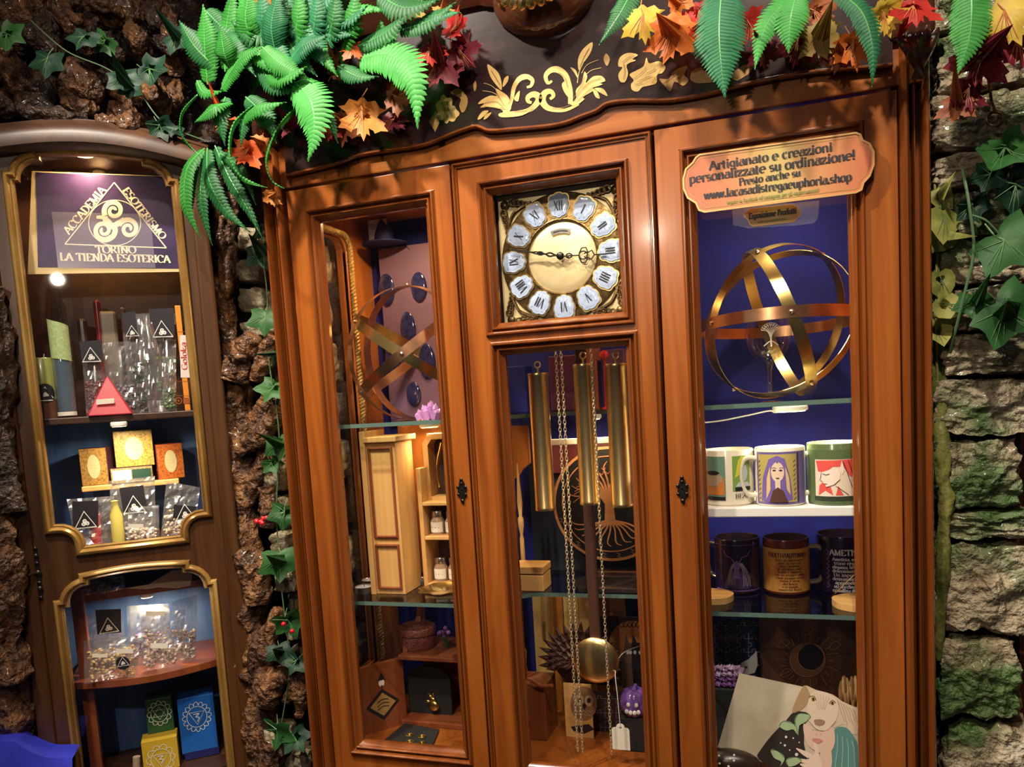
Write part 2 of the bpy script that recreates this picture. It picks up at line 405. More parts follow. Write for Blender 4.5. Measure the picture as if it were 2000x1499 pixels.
M['rope'] = noisy('gold_rope', [(.3, (.30, .18, .045)), (.7, (.62, .42, .14))], (40, 40, 40), 2, 4, .45, metal=.25)
def flat(n_, c, r=.5, **k): 
    if n_ not in M: M[n_] = mat(n_, c, r, **k)
    return M[n_]

# ------------------------------------------------------------------ lettering: pen strokes with thick stems, thin hairlines and serifs
GL = {
'A': (.64, "0,0 .3,.7 .6,0;.13,.24 .47,.24;-.06,0 .1,0;.48,0 .68,0"), 'C': (.6, "@.32,.35,.3,.36,45,315;.54,.5 .54,.68"),
'D': (.62, ".1,0 .1,.7;@.2,.35,.38,.35,-90,90;0,0 .22,0;0,.7 .22,.7"), 'E': (.56, ".1,0 .1,.7;0,.7 .5,.7 .5,.56;.1,.36 .4,.36;0,0 .52,0 .52,.15"),
'F': (.52, ".1,0 .1,.7;0,.7 .5,.7 .5,.56;.1,.36 .4,.36;0,0 .22,0"), 'I': (.28, ".12,0 .12,.7;0,0 .24,0;0,.7 .24,.7"),
'L': (.52, ".1,0 .1,.7;0,.7 .22,.7;0,0 .48,0 .48,.16"), 'M': (.8, ".08,0 .1,.7 .38,0 .66,.7 .68,0;0,0 .18,0;.58,0 .8,0"),
'N': (.68, ".1,0 .1,.7 .56,0 .56,.7;0,0 .2,0;.46,.7 .66,.7"), 'O': (.68, "@.34,.35,.32,.36,0,360"), 'G': (.66, "@.32,.35,.3,.36,45,315;.58,0 .58,.3;.42,.3 .66,.3"),
'P': (.5, ".1,0 .1,.7;@.22,.52,.24,.18,-90,90;.1,.34 .22,.34;0,.7 .22,.7;0,0 .22,0"), 'R': (.6, ".1,0 .1,.7;@.22,.52,.24,.18,-90,90;.1,.34 .22,.34;0,.7 .22,.7;0,0 .22,0;.25,.34 .56,0"),
'S': (.5, "@.24,.52,.2,.18,40,270;@.24,.17,.2,.18,90,-140"), 'T': (.6, ".3,0 .3,.7;.02,.56 .02,.7 .58,.7 .58,.56;.18,0 .42,0"),
'U': (.66, "@.32,.22,.24,.22,180,360;.08,.22 .08,.7;.56,.22 .56,.7;0,.7 .18,.7;.46,.7 .66,.7"), 'B': (.54, ".1,0 .1,.7;@.22,.53,.22,.17,-90,90;@.22,.18,.26,.18,-90,90;0,.7 .22,.7;0,0 .22,0;.1,.36 .22,.36"),
'Y': (.56, "0,.7 .27,.32 .54,.7;.27,.32 .27,0"), 'H': (.66, ".1,0 .1,.7;.54,0 .54,.7;.1,.35 .54,.35"), 'V': (.56, "0,.7 .27,0 .54,.7"),
'a': (.46, "@.2,.14,.17,.14,0,360;.38,0 .38,.32;@.22,.32,.16,.14,0,150"), 'b': (.48, ".08,0 .08,.72;@.24,.23,.2,.24,-150,150"), 'c': (.42, "@.23,.23,.2,.24,50,310"),
'd': (.5, "@.2,.23,.18,.24,30,330;.4,0 .4,.72;.3,.72 .4,.72"), 'e': (.46, "@.22,.23,.2,.24,0,310;.04,.25 .42,.25"), 'f': (.3, "@.24,.58,.12,.14,40,180;.12,0 .12,.58;0,.44 .26,.44"),
'g': (.46, "@.2,.25,.17,.2,0,360;.37,.44 .37,-.05;@.2,-.05,.17,.15,0,-150"), 'h': (.52, ".08,0 .08,.72;@.24,.28,.16,.18,0,160;.4,0 .4,.28;0,0 .16,0;.32,0 .48,0"),
'i': (.24, ".1,0 .1,.46;0,0 .2,0;.02,.46 .1,.46;.1,.58 .1,.68"), 'k': (.46, ".08,0 .08,.72;.4,.46 .1,.2 .42,0"), 'l': (.24, ".1,0 .1,.72;0,0 .2,0;.02,.72 .1,.72"),
'm': (.78, ".08,0 .08,.46;@.22,.28,.14,.18,0,160;.36,0 .36,.28;@.5,.28,.14,.18,0,160;.64,0 .64,.28;0,0 .16,0;.28,0 .44,0;.56,0 .72,0"),
'n': (.52, ".08,0 .08,.46;@.24,.28,.16,.18,0,160;.4,0 .4,.28;0,0 .16,0;.32,0 .48,0"), 'o': (.47, "@.22,.23,.2,.24,0,360"), 'p': (.5, ".08,-.22 .08,.46;@.24,.23,.2,.24,-150,150;0,-.22 .18,-.22"),
'q': (.5, "@.2,.23,.18,.24,30,330;.4,-.22 .4,.46"), 'r': (.36, ".08,0 .08,.46;@.22,.3,.14,.16,30,160;0,0 .18,0"), 's': (.36, "@.16,.34,.13,.12,40,270;@.16,.12,.14,.12,90,-140"),
't': (.3, ".1,.06 .1,.6;@.2,.07,.1,.07,180,300;0,.44 .24,.44"), 'u': (.48, ".08,.14 .08,.46;@.22,.15,.14,.15,180,330;.38,0 .38,.46;0,.46 .08,.46"), 'v': (.42, "0,.46 .2,0 .4,.46"),
'w': (.64, "0,.46 .15,0 .3,.46 .45,0 .6,.46;-.05,.46 .08,.46;.52,.46 .66,.46"), 'z': (.42, ".02,.36 .02,.46 .36,.46 0,0 .38,0 .38,.1"), '.': (.18, ".07,-.02 .07,.1"), ',': (.18, ".09,.08 .05,-.1"),
'!': (.22, ".08,.2 .08,.72;.08,-.02 .08,.09"), "'": (.14, ".06,.55 .06,.72"), '-': (.3, ".03,.25 .25,.25"), ' ': (.26, "")}
def glyph_strokes(ch):
    w, d = GL.get(ch, GL[' ']); out = []
    for s_ in d.split(';'):
        if not s_: continue
        if s_[0] == '@': out.append(arc(*[float(q) for q in s_[1:].split(',')], n=14))
        else: out.append([tuple(float(q) for q in p.split(',')) for p in s_.split()])
    return w, out
def text(mb, s_, size, fn, x=0, y=0, align='c', thick=.13, thin=.04, mi=0, track=.04, width=None):
    tw = sum(GL.get(c, GL[' '])[0] + track for c in s_) * size
    kx = (width / tw) if width else 1.0; tw *= kx
    u = x - (tw / 2 if align == 'c' else (tw if align == 'r' else 0))
    wf = lambda t, a: size * max(thin, thick * abs(sin(a - .14)))
    for c in s_:
        w, st = glyph_strokes(c)
        for q in st:
            pts = [(u + a * size * kx, y + b * size) for a, b in q]
            if len(pts) <= 6 and len(pts) > 2:
                for i in range(len(pts) - 1): mb.stroke(pts[i:i + 2], fn, wf, mi)
            else: mb.stroke(pts, fn, wf, mi)
        u += (w + track) * size * kx
    return mb
def plane_fn(o, u, v, off=0.0):
    o, u, v = Vector(o), Vector(u).normalized(), Vector(v).normalized(); n = u.cross(v).normalized()
    return lambda a, b: o + u * a + v * b + n * off
def triskele(mb, fn, cx, cy, r, w=None, mi=0):
    w = w or r * .2
    for k in range(3):
        a0 = radians(90 + 120 * k); ox, oy = cx + r * .5 * cos(a0), cy + r * .5 * sin(a0)
        pts = []
        for i in range(40):
            t = i / 39; rr = r * (.43 * (1 - t) + .05); q = a0 + pi * .75 - t * 3.6 * pi * 0.72
            pts.append((ox + rr * cos(q), oy + rr * sin(q)))
        mb.stroke([(cx, cy)] + pts, fn, lambda t, a: w * (1.1 - .55 * t), mi)
def emblem(mb, fn, cx, cy, s_, mi=0, lw=None):
    """triangle with a three-armed spiral in a ring"""
    lw = lw or s_ * .05; h = s_ * .866
    tri = [(cx - s_ / 2, cy - h * .42), (cx + s_ / 2, cy - h * .42), (cx, cy + h * .58)]
    mb.stroke(tri + tri[:2], fn, lw, mi)
    triskele(mb, fn, cx, cy - h * .12, s_ * .2, s_ * .06, mi)
# ================================================================== the setting
mb = MB().box(-3.2, 2.2, -2.6, 1.0, -.03, 0)
tag(obj('floor', mb, noisy('floor_boards', [(.3, (.05, .03, .02)), (.7, (.10, .06, .035))], (2, 14, 2), 1, 5, .5)), 'dark brown floor under the display cabinets', 'floor', kind='structure')
mb = MB().box(-3.2, 2.2, .62, .70, 0, 3.0)
wall_back = tag(obj('wall_back', mb, M['cave']), 'dark rough wall behind the tall cabinet', 'wall', kind='structure')

# ================================================================== the big cabinet
CX0, CX1 = -.916, .242
cab = thing('display_cabinet', 'tall cherry wood three-door glass display cabinet with built-in pendulum clock', 'cabinet', (-.337, .18, 0))
def bead_prof(pts, n=5):
    """(x,y) polyline where 'b' entries bulge as half rounds"""
    out = []
    for p in pts:
        if len(p) == 2: out.append(p)
        else:
            x0, x1, y, h = p
            out += [(x0 + (x1 - x0) * (1 - cos(pi * i / n)) / 2, y - h * sin(pi * i / n)) for i in range(n + 1)]
    return out
def extrude_z(prof, z0, z1):
    k = len(prof); m_ = MB()
    m_.add([(x, y, z0) for x, y in prof] + [(x, y, z1) for x, y in prof],
           [(i, (i + 1) % k, (i + 1) % k + k, i + k) for i in range(k)] + [tuple(range(k))[::-1], tuple(range(k, 2 * k))])
    return m_
Z0, ZD = .745, 1.922
post = [(0, .05), (0, 0), (0, .0105, 0, .012), (.0112, .026), (.0185, .026), (.0185, .0225, .012, .012), (.0228, .028), (.0272, .028), (.0275, .0415, 0, .012), (.042, .022), (.047, .022), (.047, .05)]
pl = bead_prof(post)
obj('corner_post', extrude_z([(CX0 + x, y) for x, y in pl], Z0, 2.0), M['bead'], cab, 40)
obj('corner_post', extrude_z([(CX1 - x, y) for x, y in pl][::-1], Z0, 1.985), M['bead'], cab, 40)
# carcass
side = MB(); OY0, OY1, OZ0, OZ1 = .05, .238, .90, 1.872
c_ = .03
hole = arc(OY1 - c_, OZ1 - c_, c_, c_, 0, 90, 6) + arc(OY0 + c_, OZ1 - c_, c_, c_, 90, 180, 6) + [(OY0, OZ0), (OY1, OZ0)]
side.plate([rect(.02, .37, Z0, 1.94), hole], -.884, -.906)
SX = Matrix(((0, 1, 0, 0), (1, 0, 0, 0), (0, 0, 1, 0), (0, 0, 0, 1)))
sp = obj('side_panel', side, M['inwood'], cab, xf=SX)
obj('side_panel', MB().box(.215, .237, .04, .37, Z0, 1.94), M['inwood'], cab)
mb = MB(); mb.sweep(hole, [(-.018, -.884), (-.016, -.879), (-.004, -.878), (0, -.882), (0, -.890)], True, 0, SX)
obj('window_bead', mb, M['inwood'], sp, 40)
mb = MB().box(-.897, -.894, OY0 - .01, OY1 + .01, OZ0 - .01, OZ1 + .01); obj('side_glass_pane', mb, M['glass'], sp)
# gilt rope round the side window
def rope(path, r, pitch, strands=2, n=6, step=6):
    L = [0]; path = [Vector(p) for p in path]
    for a, b in zip(path, path[1:]): L.append(L[-1] + (b - a).length)
    tot = L[-1]; N = int(tot / pitch * step); m_ = MB()
    for k in range(strands):
        pts = []; j = 0
        for i in range(N + 1):
            d = tot * i / N
            while j < len(L) - 2 and L[j + 1] < d: j += 1
            t = (d - L[j]) / max(L[j + 1] - L[j], 1e-9); p = path[j].lerp(path[j + 1], t)
            tg = (path[j + 1] - path[j]).normalized(); up = tg.orthogonal().normalized() if abs(tg.x) > .9 else (Vector((1, 0, 0)) - tg * tg.x).normalized()
            q = 2 * pi * (d / pitch + k / strands)
            pts.append(p + up * (r * .5 * cos(q)) + tg.cross(up) * (r * .5 * sin(q)))
        m_.tube(pts, r * .58, n)
    return m_
rp = [(-.874, y, z) for y, z in [(OY1 + .008, OZ0)] + arc(OY1 - c_ + .006, OZ1 - c_ + .006, c_, c_, 0, 90, 6) + arc(OY0 + c_ - .006, OZ1 - c_ + .006, c_, c_, 90, 180, 6) + [(OY0 - .006, OZ0)]]
obj('gilt_rope', rope(rp, .0068, .016), M['rope'], sp, True)
bp_ = obj('back_panel', MB().box(-.884, .215, .36, .372, Z0, 1.94), M['velvet'], cab)
obj('top_board', MB().box(-.90, .236, .03, .37, 1.925, 1.945), M['inwood'], cab)
obj('bottom_board', MB().box(-.90, .236, .024, .37, .750, .772), M['wood'], cab)
obj('plinth', MB().box(CX0 - .012, CX1 + .012, -.018, .375, 0, .735), M['wood'], cab, bevel=.004)
obj('plinth_moulding', MB().box(CX0 - .02, CX1 + .02, -.03, .375, .722, .745), M['bead'], cab, bevel=.006, segs=3)
# inner partitions beside the clock bay are slim posts of wood
for x in (-.523, -.164): obj('inner_stile', MB().box(x - .013, x + .013, .0225, .046, Z0, 1.925), M['bead'], cab)
# ---- doors
FP = bead_prof([(0, .0), (0, .007, -.001, .007), (.008, .0025), (.010, .004), (.010, .016, .004, .006), (.017, .006), (.023, .011), (.023, .020)])
FPr = [(d, y) for d, y in FP]
GP = [(.003, .018), (.003, .0225)]
def door(name, x0, x1, z0, z1, holes, edge=False, label=None):
    m_ = MB()
    m_.plate([rect(x0 + .0015, x1 - .0015, z0, z1)] + [rect(*h) for h in holes], 0, .022)
    d = obj(name, m_, M['wood'], cab, bevel=.0015)
    for h in holes:
        q = MB(); q.sweep(rect(*h), FPr); obj('moulding', q, M['bead'], d, 35)
        i_ = .021
        q = MB().box(h[0] + i_, h[1] - i_, .0135, .0165, h[2] + i_, h[3] - i_); obj('glass_pane', q, M['glass'], d)
    if edge:
        q = MB(); q.sweep(rect(x0 + .001, x1 - .001, z0, z1 - .001), bead_prof([(0, 0), (0, .006, 0, .006), (.007, .001), (.0075, .010, 0, .0035), (.0105, 0)]))
        obj('edge_bead', q, M['bead'], d, 35)
    return d
d1 = door('door', -.868, -.524, Z0 + .004, ZD - .003, [(-.826, -.558, .794, 1.878)])
d2 = door('clock_door', -.522, -.165, Z0 + .004, ZD - .003, [(-.474, -.206, 1.609, 1.880), (-.468, -.203, .780, 1.597)], edge=True)
d3 = door('door', -.163, .200, Z0 + .004, ZD - .003, [(-.122, .152, .780, 1.882)])
# keyhole plates
def keyplate(x, z, d):
    m_ = MB(); pts = []
    for i in range(48):
        q = 2 * pi * i / 48; r = 1 + .16 * sin(5 * q + 1) * cos(q) + .12 * cos(9 * q)
        pts.append((x + .0075 * r * cos(q), z + .0185 * (1 + .10 * cos(7 * q)) * sin(q)))
    m_.plate([pts], -.0028, 0); 
    for a, b, r in ((0, .020, .0035), (0, -.020, .004), (-.0075, .006, .0032), (.0075, .006, .0032), (-.0072, -.008, .003), (.0072, -.008, .003), (0, .013, .003)):
        m_.ball((x + a, -.003, z + b), r, 8, sc=(1, .5, 1))
    k = obj('keyhole_plate', m_, M['iron'], d, 40)
    m_ = MB(); m_.plate([arc(x, z + .002, .0026, .0026, 0, 330, 10)], -.0033, -.0028); m_.plate([rect(x - .0013, x + .0013, z - .007, z + .002)], -.0033, -.0028)
    obj('keyhole', m_, M['black'], d)
a = P(903, 958); keyplate(a.x, a.z, d1); a = P(1333, 956); keyplate(a.x, a.z, d3)
# ---- frieze board, wavy moulding, marquetry
FY = -.004
obj('top_rail', MB().box(CX0 + .008, CX1 - .008, FY + .002, .03, ZD + .002, 2.02), M['woodx'], cab, bevel=.002)
wave_px = [(640, 330), (660, 320), (708, 303), (772, 293), (820, 286), (850, 277), (886, 262), (927, 248), (942, 250), (960, 256), (1004, 253), (1070, 247), (1106, 240), (1139, 227), (1166, 217), (1188, 203), (1235, 197), (1304, 197), (1359, 189), (1400, 180), (1480, 160), (1577, 143), (1660, 136), (1745, 128)]
wv = [(P(x, y, FY).x, P(x, y, FY).z) for x, y in wave_px]
wv[0] = (CX0 + .06, wv[0][1]); wv[-1] = (CX1 - .05, wv[-1][1])
wv = sp2(wv, 4)
fr = MB(); fr.plate([wv + [(CX1 - .05, 2.30), (CX0 + .06, 2.30)]], FY - .006, FY + .03)
frieze = obj('frieze_panel', fr, M['frieze'], cab)
obj('frieze_backboard', MB().box(CX0 + .008, CX1 - .008, FY + .004, .03, 2.015, 2.32), M['woodx'], cab)
q = MB(); q.sweep(wv, bead_prof([(-.009, FY), (-.009, -.003, FY - .002, .004), (-.002, FY - .003), (-.002, .005, FY - .005, .006), (.006, FY - .006)]), closed=False)
obj('wavy_moulding', q, M['bead'], frieze, 35)
FN = lambda x, y: P(x, y, FY - .0068)          # picture position -> point of the frieze's own plane
FN2 = lambda x, y: P(x, y, FY - .0074)
def inlay(name, m_, mt=None): return obj(name, m_, mt or M['inlay'], frieze)
def crop7(pts, k=3.636): return [(850 + x / k, y / k) for x, y in pts]
# the two facing scrolls of acanthus
def scroll(pts_list, leaves, name):
    m_ = MB()
    for pts, w in pts_list: m_.stroke(sp2(crop7(pts), 6), FN, lambda t, a, w=w: w[0] + (w[1] - w[0]) * t if len(w) == 2 else (w[0] + (w[1] - w[0]) * t * 2 if t < .5 else w[1] + (w[2] - w[1]) * (t * 2 - 1)), 0)
    for pl_ in leaves: m_.fill(sp2(crop7(pl_), 4, True), FN)
    return inlay(name, m_)
scroll([([(480, 800), (580, 800), (670, 780), (725, 730), (735, 690), (700, 670), (660, 690), (660, 720), (685, 730)], (4, 14, 5)),
        ([(520, 790), (545, 700), (560, 620), (600, 560), (650, 545), (690, 570), (680, 610), (650, 620)], (5, 11, 4)),
        ([(470, 640), (465, 580), (440, 520)], (1.5, 1.2)), ([(460, 660), (400, 610), (345, 590)], (1.2, .8)), ([(450, 680), (400, 655), (335, 645)], (1.2, .8))],
       [[(500, 800), (540, 770), (520, 690), (470, 650), (430, 630), (440, 680), (390, 680), (330, 710), (305, 740), (350, 735), (320, 765), (380, 760), (460, 775)],
        [(470, 640), (430, 600), (390, 540), (370, 460), (410, 480), (450, 520), (470, 580)], [(480, 620), (490, 560), (520, 540), (515, 580)],
        [(380, 790), (340, 790), (310, 825), (303, 850), (330, 840)], [(400, 800), (360, 815), (345, 850), (375, 835)], [(560, 700), (600, 645), (590, 720)], [(490, 835), (450, 820), (480, 800), (640, 790), (700, 770), (620, 820)]], 'inlay_scroll')
scroll([([(1020, 740), (930, 780), (850, 780), (790, 760), (760, 710), (780, 660), (820, 650), (840, 680), (815, 705)], (4, 14, 5)),
        ([(960, 740), (960, 660), (945, 590), (920, 530), (870, 495), (820, 500), (785, 540), (800, 590), (830, 575)], (9, 13, 4)),
        ([(1010, 590), (1020, 520), (1050, 450), (1080, 390)], (1.5, 1.2)), ([(1040, 520), (1080, 460), (1160, 425)], (1.2, .8)), ([(1060, 540), (1110, 500), (1180, 482)], (1.2, .8))],
       [[(960, 740), (1000, 700), (1000, 640), (1040, 590), (1060, 510), (1080, 545), (1070, 590), (1120, 545), (1180, 540), (1210, 575), (1170, 590), (1190, 600), (1120, 625), (1130, 640), (1050, 690), (1060, 705), (1000, 750)],
        [(1020, 500), (1015, 420), (1050, 350), (1115, 300), (1110, 360), (1075, 420), (1050, 450)], [(1130, 630), (1190, 630), (1225, 680), (1200, 675)], [(1120, 640), (1150, 650), (1170, 700), (1140, 690)], [(900, 600), (930, 580), (970, 640), (960, 700), (920, 660)], [(960, 480), (1000, 500), (1015, 560), (990, 520)]], 'inlay_scroll')
def blob(cx, cy, rx, ry, n, amp, rot=0): return [(cx + rx * (1 + amp * cos(n * t)) * cos(t + rot), cy + ry * (1 + amp * cos(n * t)) * sin(t + rot)) for t in [2 * pi * i / 40 for i in range(40)]]
def sprig(parts):
    for nm, polys, mt in parts:
        m_ = MB()
        for p_ in polys: m_.fill(p_, FN if mt != 'l' else FN2)
        inlay(nm, m_, M['inlay'] if mt == 'i' else M['inlay2'] if mt == 'b' else M['inlay3'])
sprig([('inlay_flower', [sp2(crop7([(1380, 530), (1430, 500), (1480, 470), (1500, 410), (1520, 450), (1590, 435), (1635, 475), (1610, 520), (1575, 530), (1570, 590), (1510, 610), (1470, 620), (1440, 650), (1400, 640), (1390, 600), (1410, 570)]), 4, True)], 'i'),
       ('inlay_leaf', [sp2(crop7([(1300, 470), (1310, 410), (1370, 375), (1440, 390), (1400, 420), (1425, 430), (1360, 460), (1370, 520), (1350, 580), (1315, 580), (1300, 530), (1330, 480)]), 3, True)], 'i'),
       ('inlay_leaf', [sp2(crop7([(1590, 560), (1660, 560), (1700, 500), (1790, 470), (1770, 530), (1800, 570), (1760, 610), (1700, 580), (1670, 650), (1630, 610)]), 3, True)], 'b'),
       ('inlay_flower', [sp2(crop7([(1810, 560), (1830, 500), (1890, 480), (1920, 510), (1970, 530), (1975, 580), (1900, 590), (1850, 590)]), 3, True)], 'b'),
       ('inlay_leaf', [sp2(crop7([(1195, 420), (1215, 380), (1240, 420), (1220, 470)]), 3, True)], 'b'),
       ('inlay_leaf', [[(1420, 150), (1450, 128), (1478, 122), (1462, 145), (1440, 158)]], 'b'),
       ('inlay_flower', [blob(869, 213, 17, 26, 6, .12, .3), blob(880, 222, 16, 15, 5, .1)], 'i'),
       ('inlay_leaf', [sp2(crop7([(110, 660), (150, 630), (190, 640), (230, 700), (220, 770), (190, 800), (170, 750), (180, 700)]), 3, True)], 'b'),
       ('inlay_leaf', [[(838, 238), (852, 214), (858, 240), (850, 258)]], 'b'), ('inlay_leaf', [sp2(crop7([(270, 600), (285, 575), (295, 610), (280, 650)]), 3, True)], 'b')])
FN3 = lambda x, y: P(x, y, FY - .0084)
for pts in [[(1440, 580), (1480, 560), (1530, 540)], [(1420, 600), (1470, 590)], [(1500, 520), (1545, 500), (1560, 480)], [(1410, 560), (1460, 520), (1500, 480)], [(1540, 590), (1560, 560), (1600, 500)], [(1335, 450), (1345, 510), (1335, 560)], [(1330, 440), (1370, 410), (1420, 395)], [(1620, 590), (1680, 550), (1760, 490)], [(1030, 470), (1060, 400), (1095, 340)], [(400, 500), (430, 550), (460, 600)],
            [(480, 760), (430, 720), (350, 730)], [(490, 750), (460, 700), (440, 660)], [(500, 770), (430, 765), (350, 755)], [(985, 720), (1040, 640), (1100, 580), (1180, 555)], [(980, 700), (1030, 620), (1060, 540)], [(1010, 720), (1070, 660), (1130, 610)], [(560, 790), (640, 785), (700, 745)], [(830, 765), (900, 765), (960, 745)], [(570, 620), (610, 575), (660, 560)], [(940, 620), (920, 550), (870, 510)], [(520, 740), (545, 680)]] + [[((x - 850) * 3.636, y * 3.636) for x, y in q_] for q_ in ([(862, 200), (868, 214), (866, 232)], [(874, 198), (876, 214), (884, 228)], [(858, 216), (864, 224)])]:
    m_ = MB(); m_.stroke(sp2(crop7(pts), 5), FN3, .9); inlay('inlay_vein', m_, M['inlay3'])
# ---- crown: projecting cornice with the polished swelling and gilt shell in its middle
cxm = P(1062, 60, -.03).x
cor = MB()
path = [(CX0 - .005, 2.15), (-.50, 2.165), (-.43, 2.16), (-.40, 2.145), (-.37, 2.13), (-.34, 2.126), (-.31, 2.13), (-.285, 2.148), (-.262, 2.172), (-.235, 2.178), (-.17, 2.15), (.0, 2.135), (CX1 + .005, 2.13)]
path = sp2(path, 5)
cor.sweep(path[::-1], [(0, FY), (0, -.018), (-.010, -.026), (-.022, -.030), (-.030, -.038), (-.046, -.046), (-.062, -.050), (-.080, -.050), (-.080, .03)], closed=False)
crown = obj('crown_moulding', cor, M['darkwood'], cab, 40)
m_ = MB(); bx = Matrix.Translation((cxm, -.012, 2.155)) @ Matrix.Diagonal((1, .62, 1, 1))
m_.lathe([(.001, -.062), (.03, -.058), (.055, -.048), (.076, -.030), (.088, -.008), (.090, .010), (.080, .026), (.062, .034), (.058, .045)], 40, bx)
obj('polished_swelling', m_, M['swell'], cab, True)
m_ = MB()
for k in range(9):
    q = radians(-160 + k * 17.5); c0 = Vector((cxm - .004, -.05, 2.150))
    e = c0 + Vector((.062 * cos(q), -.030, .046 * sin(q) * .9)); mid = (c0 + e) / 2 + Vector((0, -.02, 0))
    m_.tube(spline([c0 + Vector((0, -.012, .01)), mid, e], 5), [.004, .006, .0075, .0085, .009, .0095, .0095, .009, .008, .007, .004], 8)
m_.ball((cxm, -.075, 2.150), .017, 14, sc=(1, .8, .8))
for s_ in (-1, 1):
    sc_ = [(cxm + s_ * (.058 + (.022 - .0026 * i) * cos(i * .62)), -.066, 2.158 + (.022 - .0026 * i) * sin(i * .62)) for i in range(9)]
    m_.tube(spline(sc_, 3), .006, 8)
obj('gilt_shell', m_, M['gold'], cab, True)
# carved leaf on the right-hand corner post
m_ = MB(); c0 = P(1795, 145, -.02)
for k in range(5):
    q = radians(62 + k * 16); L_ = .062
    m_.tube(spline([c0 + Vector((.004 * (k - 2), .004, -.005)), c0 + Vector((L_ * .5 * cos(q) * .7, -.016, L_ * .5 * sin(q))), c0 + Vector((L_ * cos(q) * .8, -.012, L_ * sin(q)))], 5), [.003, .0045, .006, .0065, .007, .007, .0065, .006, .005, .004, .002], 8)
obj('carved_leaf', m_, M['darkwood'], cab, True)
obj('post_cap', MB().box(CX1 - .055, CX1 + .006, -.016, .03, 1.985, 2.14), M['darkwood'], cab, bevel=.006, segs=3)
obj('post_cap', MB().box(CX0 - .006, CX0 + .055, -.016, .03, 2.0, 2.16), M['darkwood'], cab, bevel=.006, segs=3)
# ---- shelves
def glass_shelf(z, loop, th=.008):
    m_ = MB(); m_.plate([loop], z - th, z, xf=Matrix(((1, 0, 0, 0), (0, 0, 1, 0), (0, 1, 0, 0), (0, 0, 0, 1))))
    g = obj('glass_shelf', m_, M['shelfglass'], cab)
    e = MB(); k = len(loop)
    for i in range(k):
        (x0, y0), (x1, y1) = loop[i], loop[(i + 1) % k]
        if min(y0, y1) > .3: continue
        dx, dy = x1 - x0, y1 - y0; l = hypot(dx, dy)
        if abs(dx) < .2 * l: continue
        n_ = Vector((dy / l, -dx / l, 0)) * .0006
        e.add([(x0 + n_.x, y0 + n_.y, z - th), (x1 + n_.x, y1 + n_.y, z - th), (x1 + n_.x, y1 + n_.y, z), (x0 + n_.x, y0 + n_.y, z)], [(0, 1, 2, 3)])
    obj('shelf_edge', e, M['glassedge'], g)
SA, SC, SW = 1.463, 1.098, 1.284
loopN = [(-.882, .05), (-.50, .05)] + arc(-.44, .10, .05, .05, 200, 90, 6) + [(-.25, .15), (-.175, .05), (.213, .05), (.213, .358), (-.882, .358)]
glass_shelf(SA, loopN); glass_shelf(SC, loopN)
obj('mug_shelf', MB().box(-.16, .213, .048, .26, SW - .017, SW), M['white'], cab, bevel=.002)
# ================================================================== the clock in the middle door
clock = thing('pendulum_clock', 'brass dial pendulum clock with white numeral shields, weights and chains', 'clock', (-.338, .1, 1.2))
DC = Vector((-.3375, .044, 1.741)); DY = DC.y
def dfn(off): return lambda u, v: Vector((DC.x + u, DY - off, DC.z + v))
H = .116
obj('dial_plate', MB().box(DC.x - H, DC.x + H, DY, DY + .004, DC.z - H - .004, DC.z + H + .004), M['goldmatte'], clock)
obj('dial_surround', MB().box(-.50, -.18, DY + .004, DY + .012, 1.60, 1.90), M['darkwood'], clock)
m_ = MB(); m_.sweep(arc(DC.x, DC.z, .1125, .1125, 0, 360 - 7.5, 47), [(-.001, DY), (0, DY - .004), (.003, DY - .005), (.044, DY - .005), (.047, DY - .006), (.0495, DY - .004), (.050, DY)])
obj('chapter_ring', m_, M['antique'], clock, 30)
m_ = MB(); m_.lathe([(.001, .0045), (.05, .0035), (.061, .001), (.0635, 0)], 48, Matrix.Translation((DC.x, DY, DC.z)) @ Matrix.Rotation(pi / 2, 4, 'X'))
obj('dial_centre', m_, M['goldmatte'], clock, True)
num = ['I', 'II', 'III', 'IIII', 'V', 'VI', 'VII', 'VIII', 'IX', 'X', 'XI', 'XII']
def shield(sc):
    pts = []
    for i in range(60):
        q = 2 * pi * i / 60; r = .88 + .13 * abs(cos(4 * q + .0)) ** .8 + .07 * abs(sin(2 * q))
        pts.append((.0188 * sc * r * cos(q) * (1 + .17 * sin(q)), .0218 * sc * r * sin(q)))
    return pts
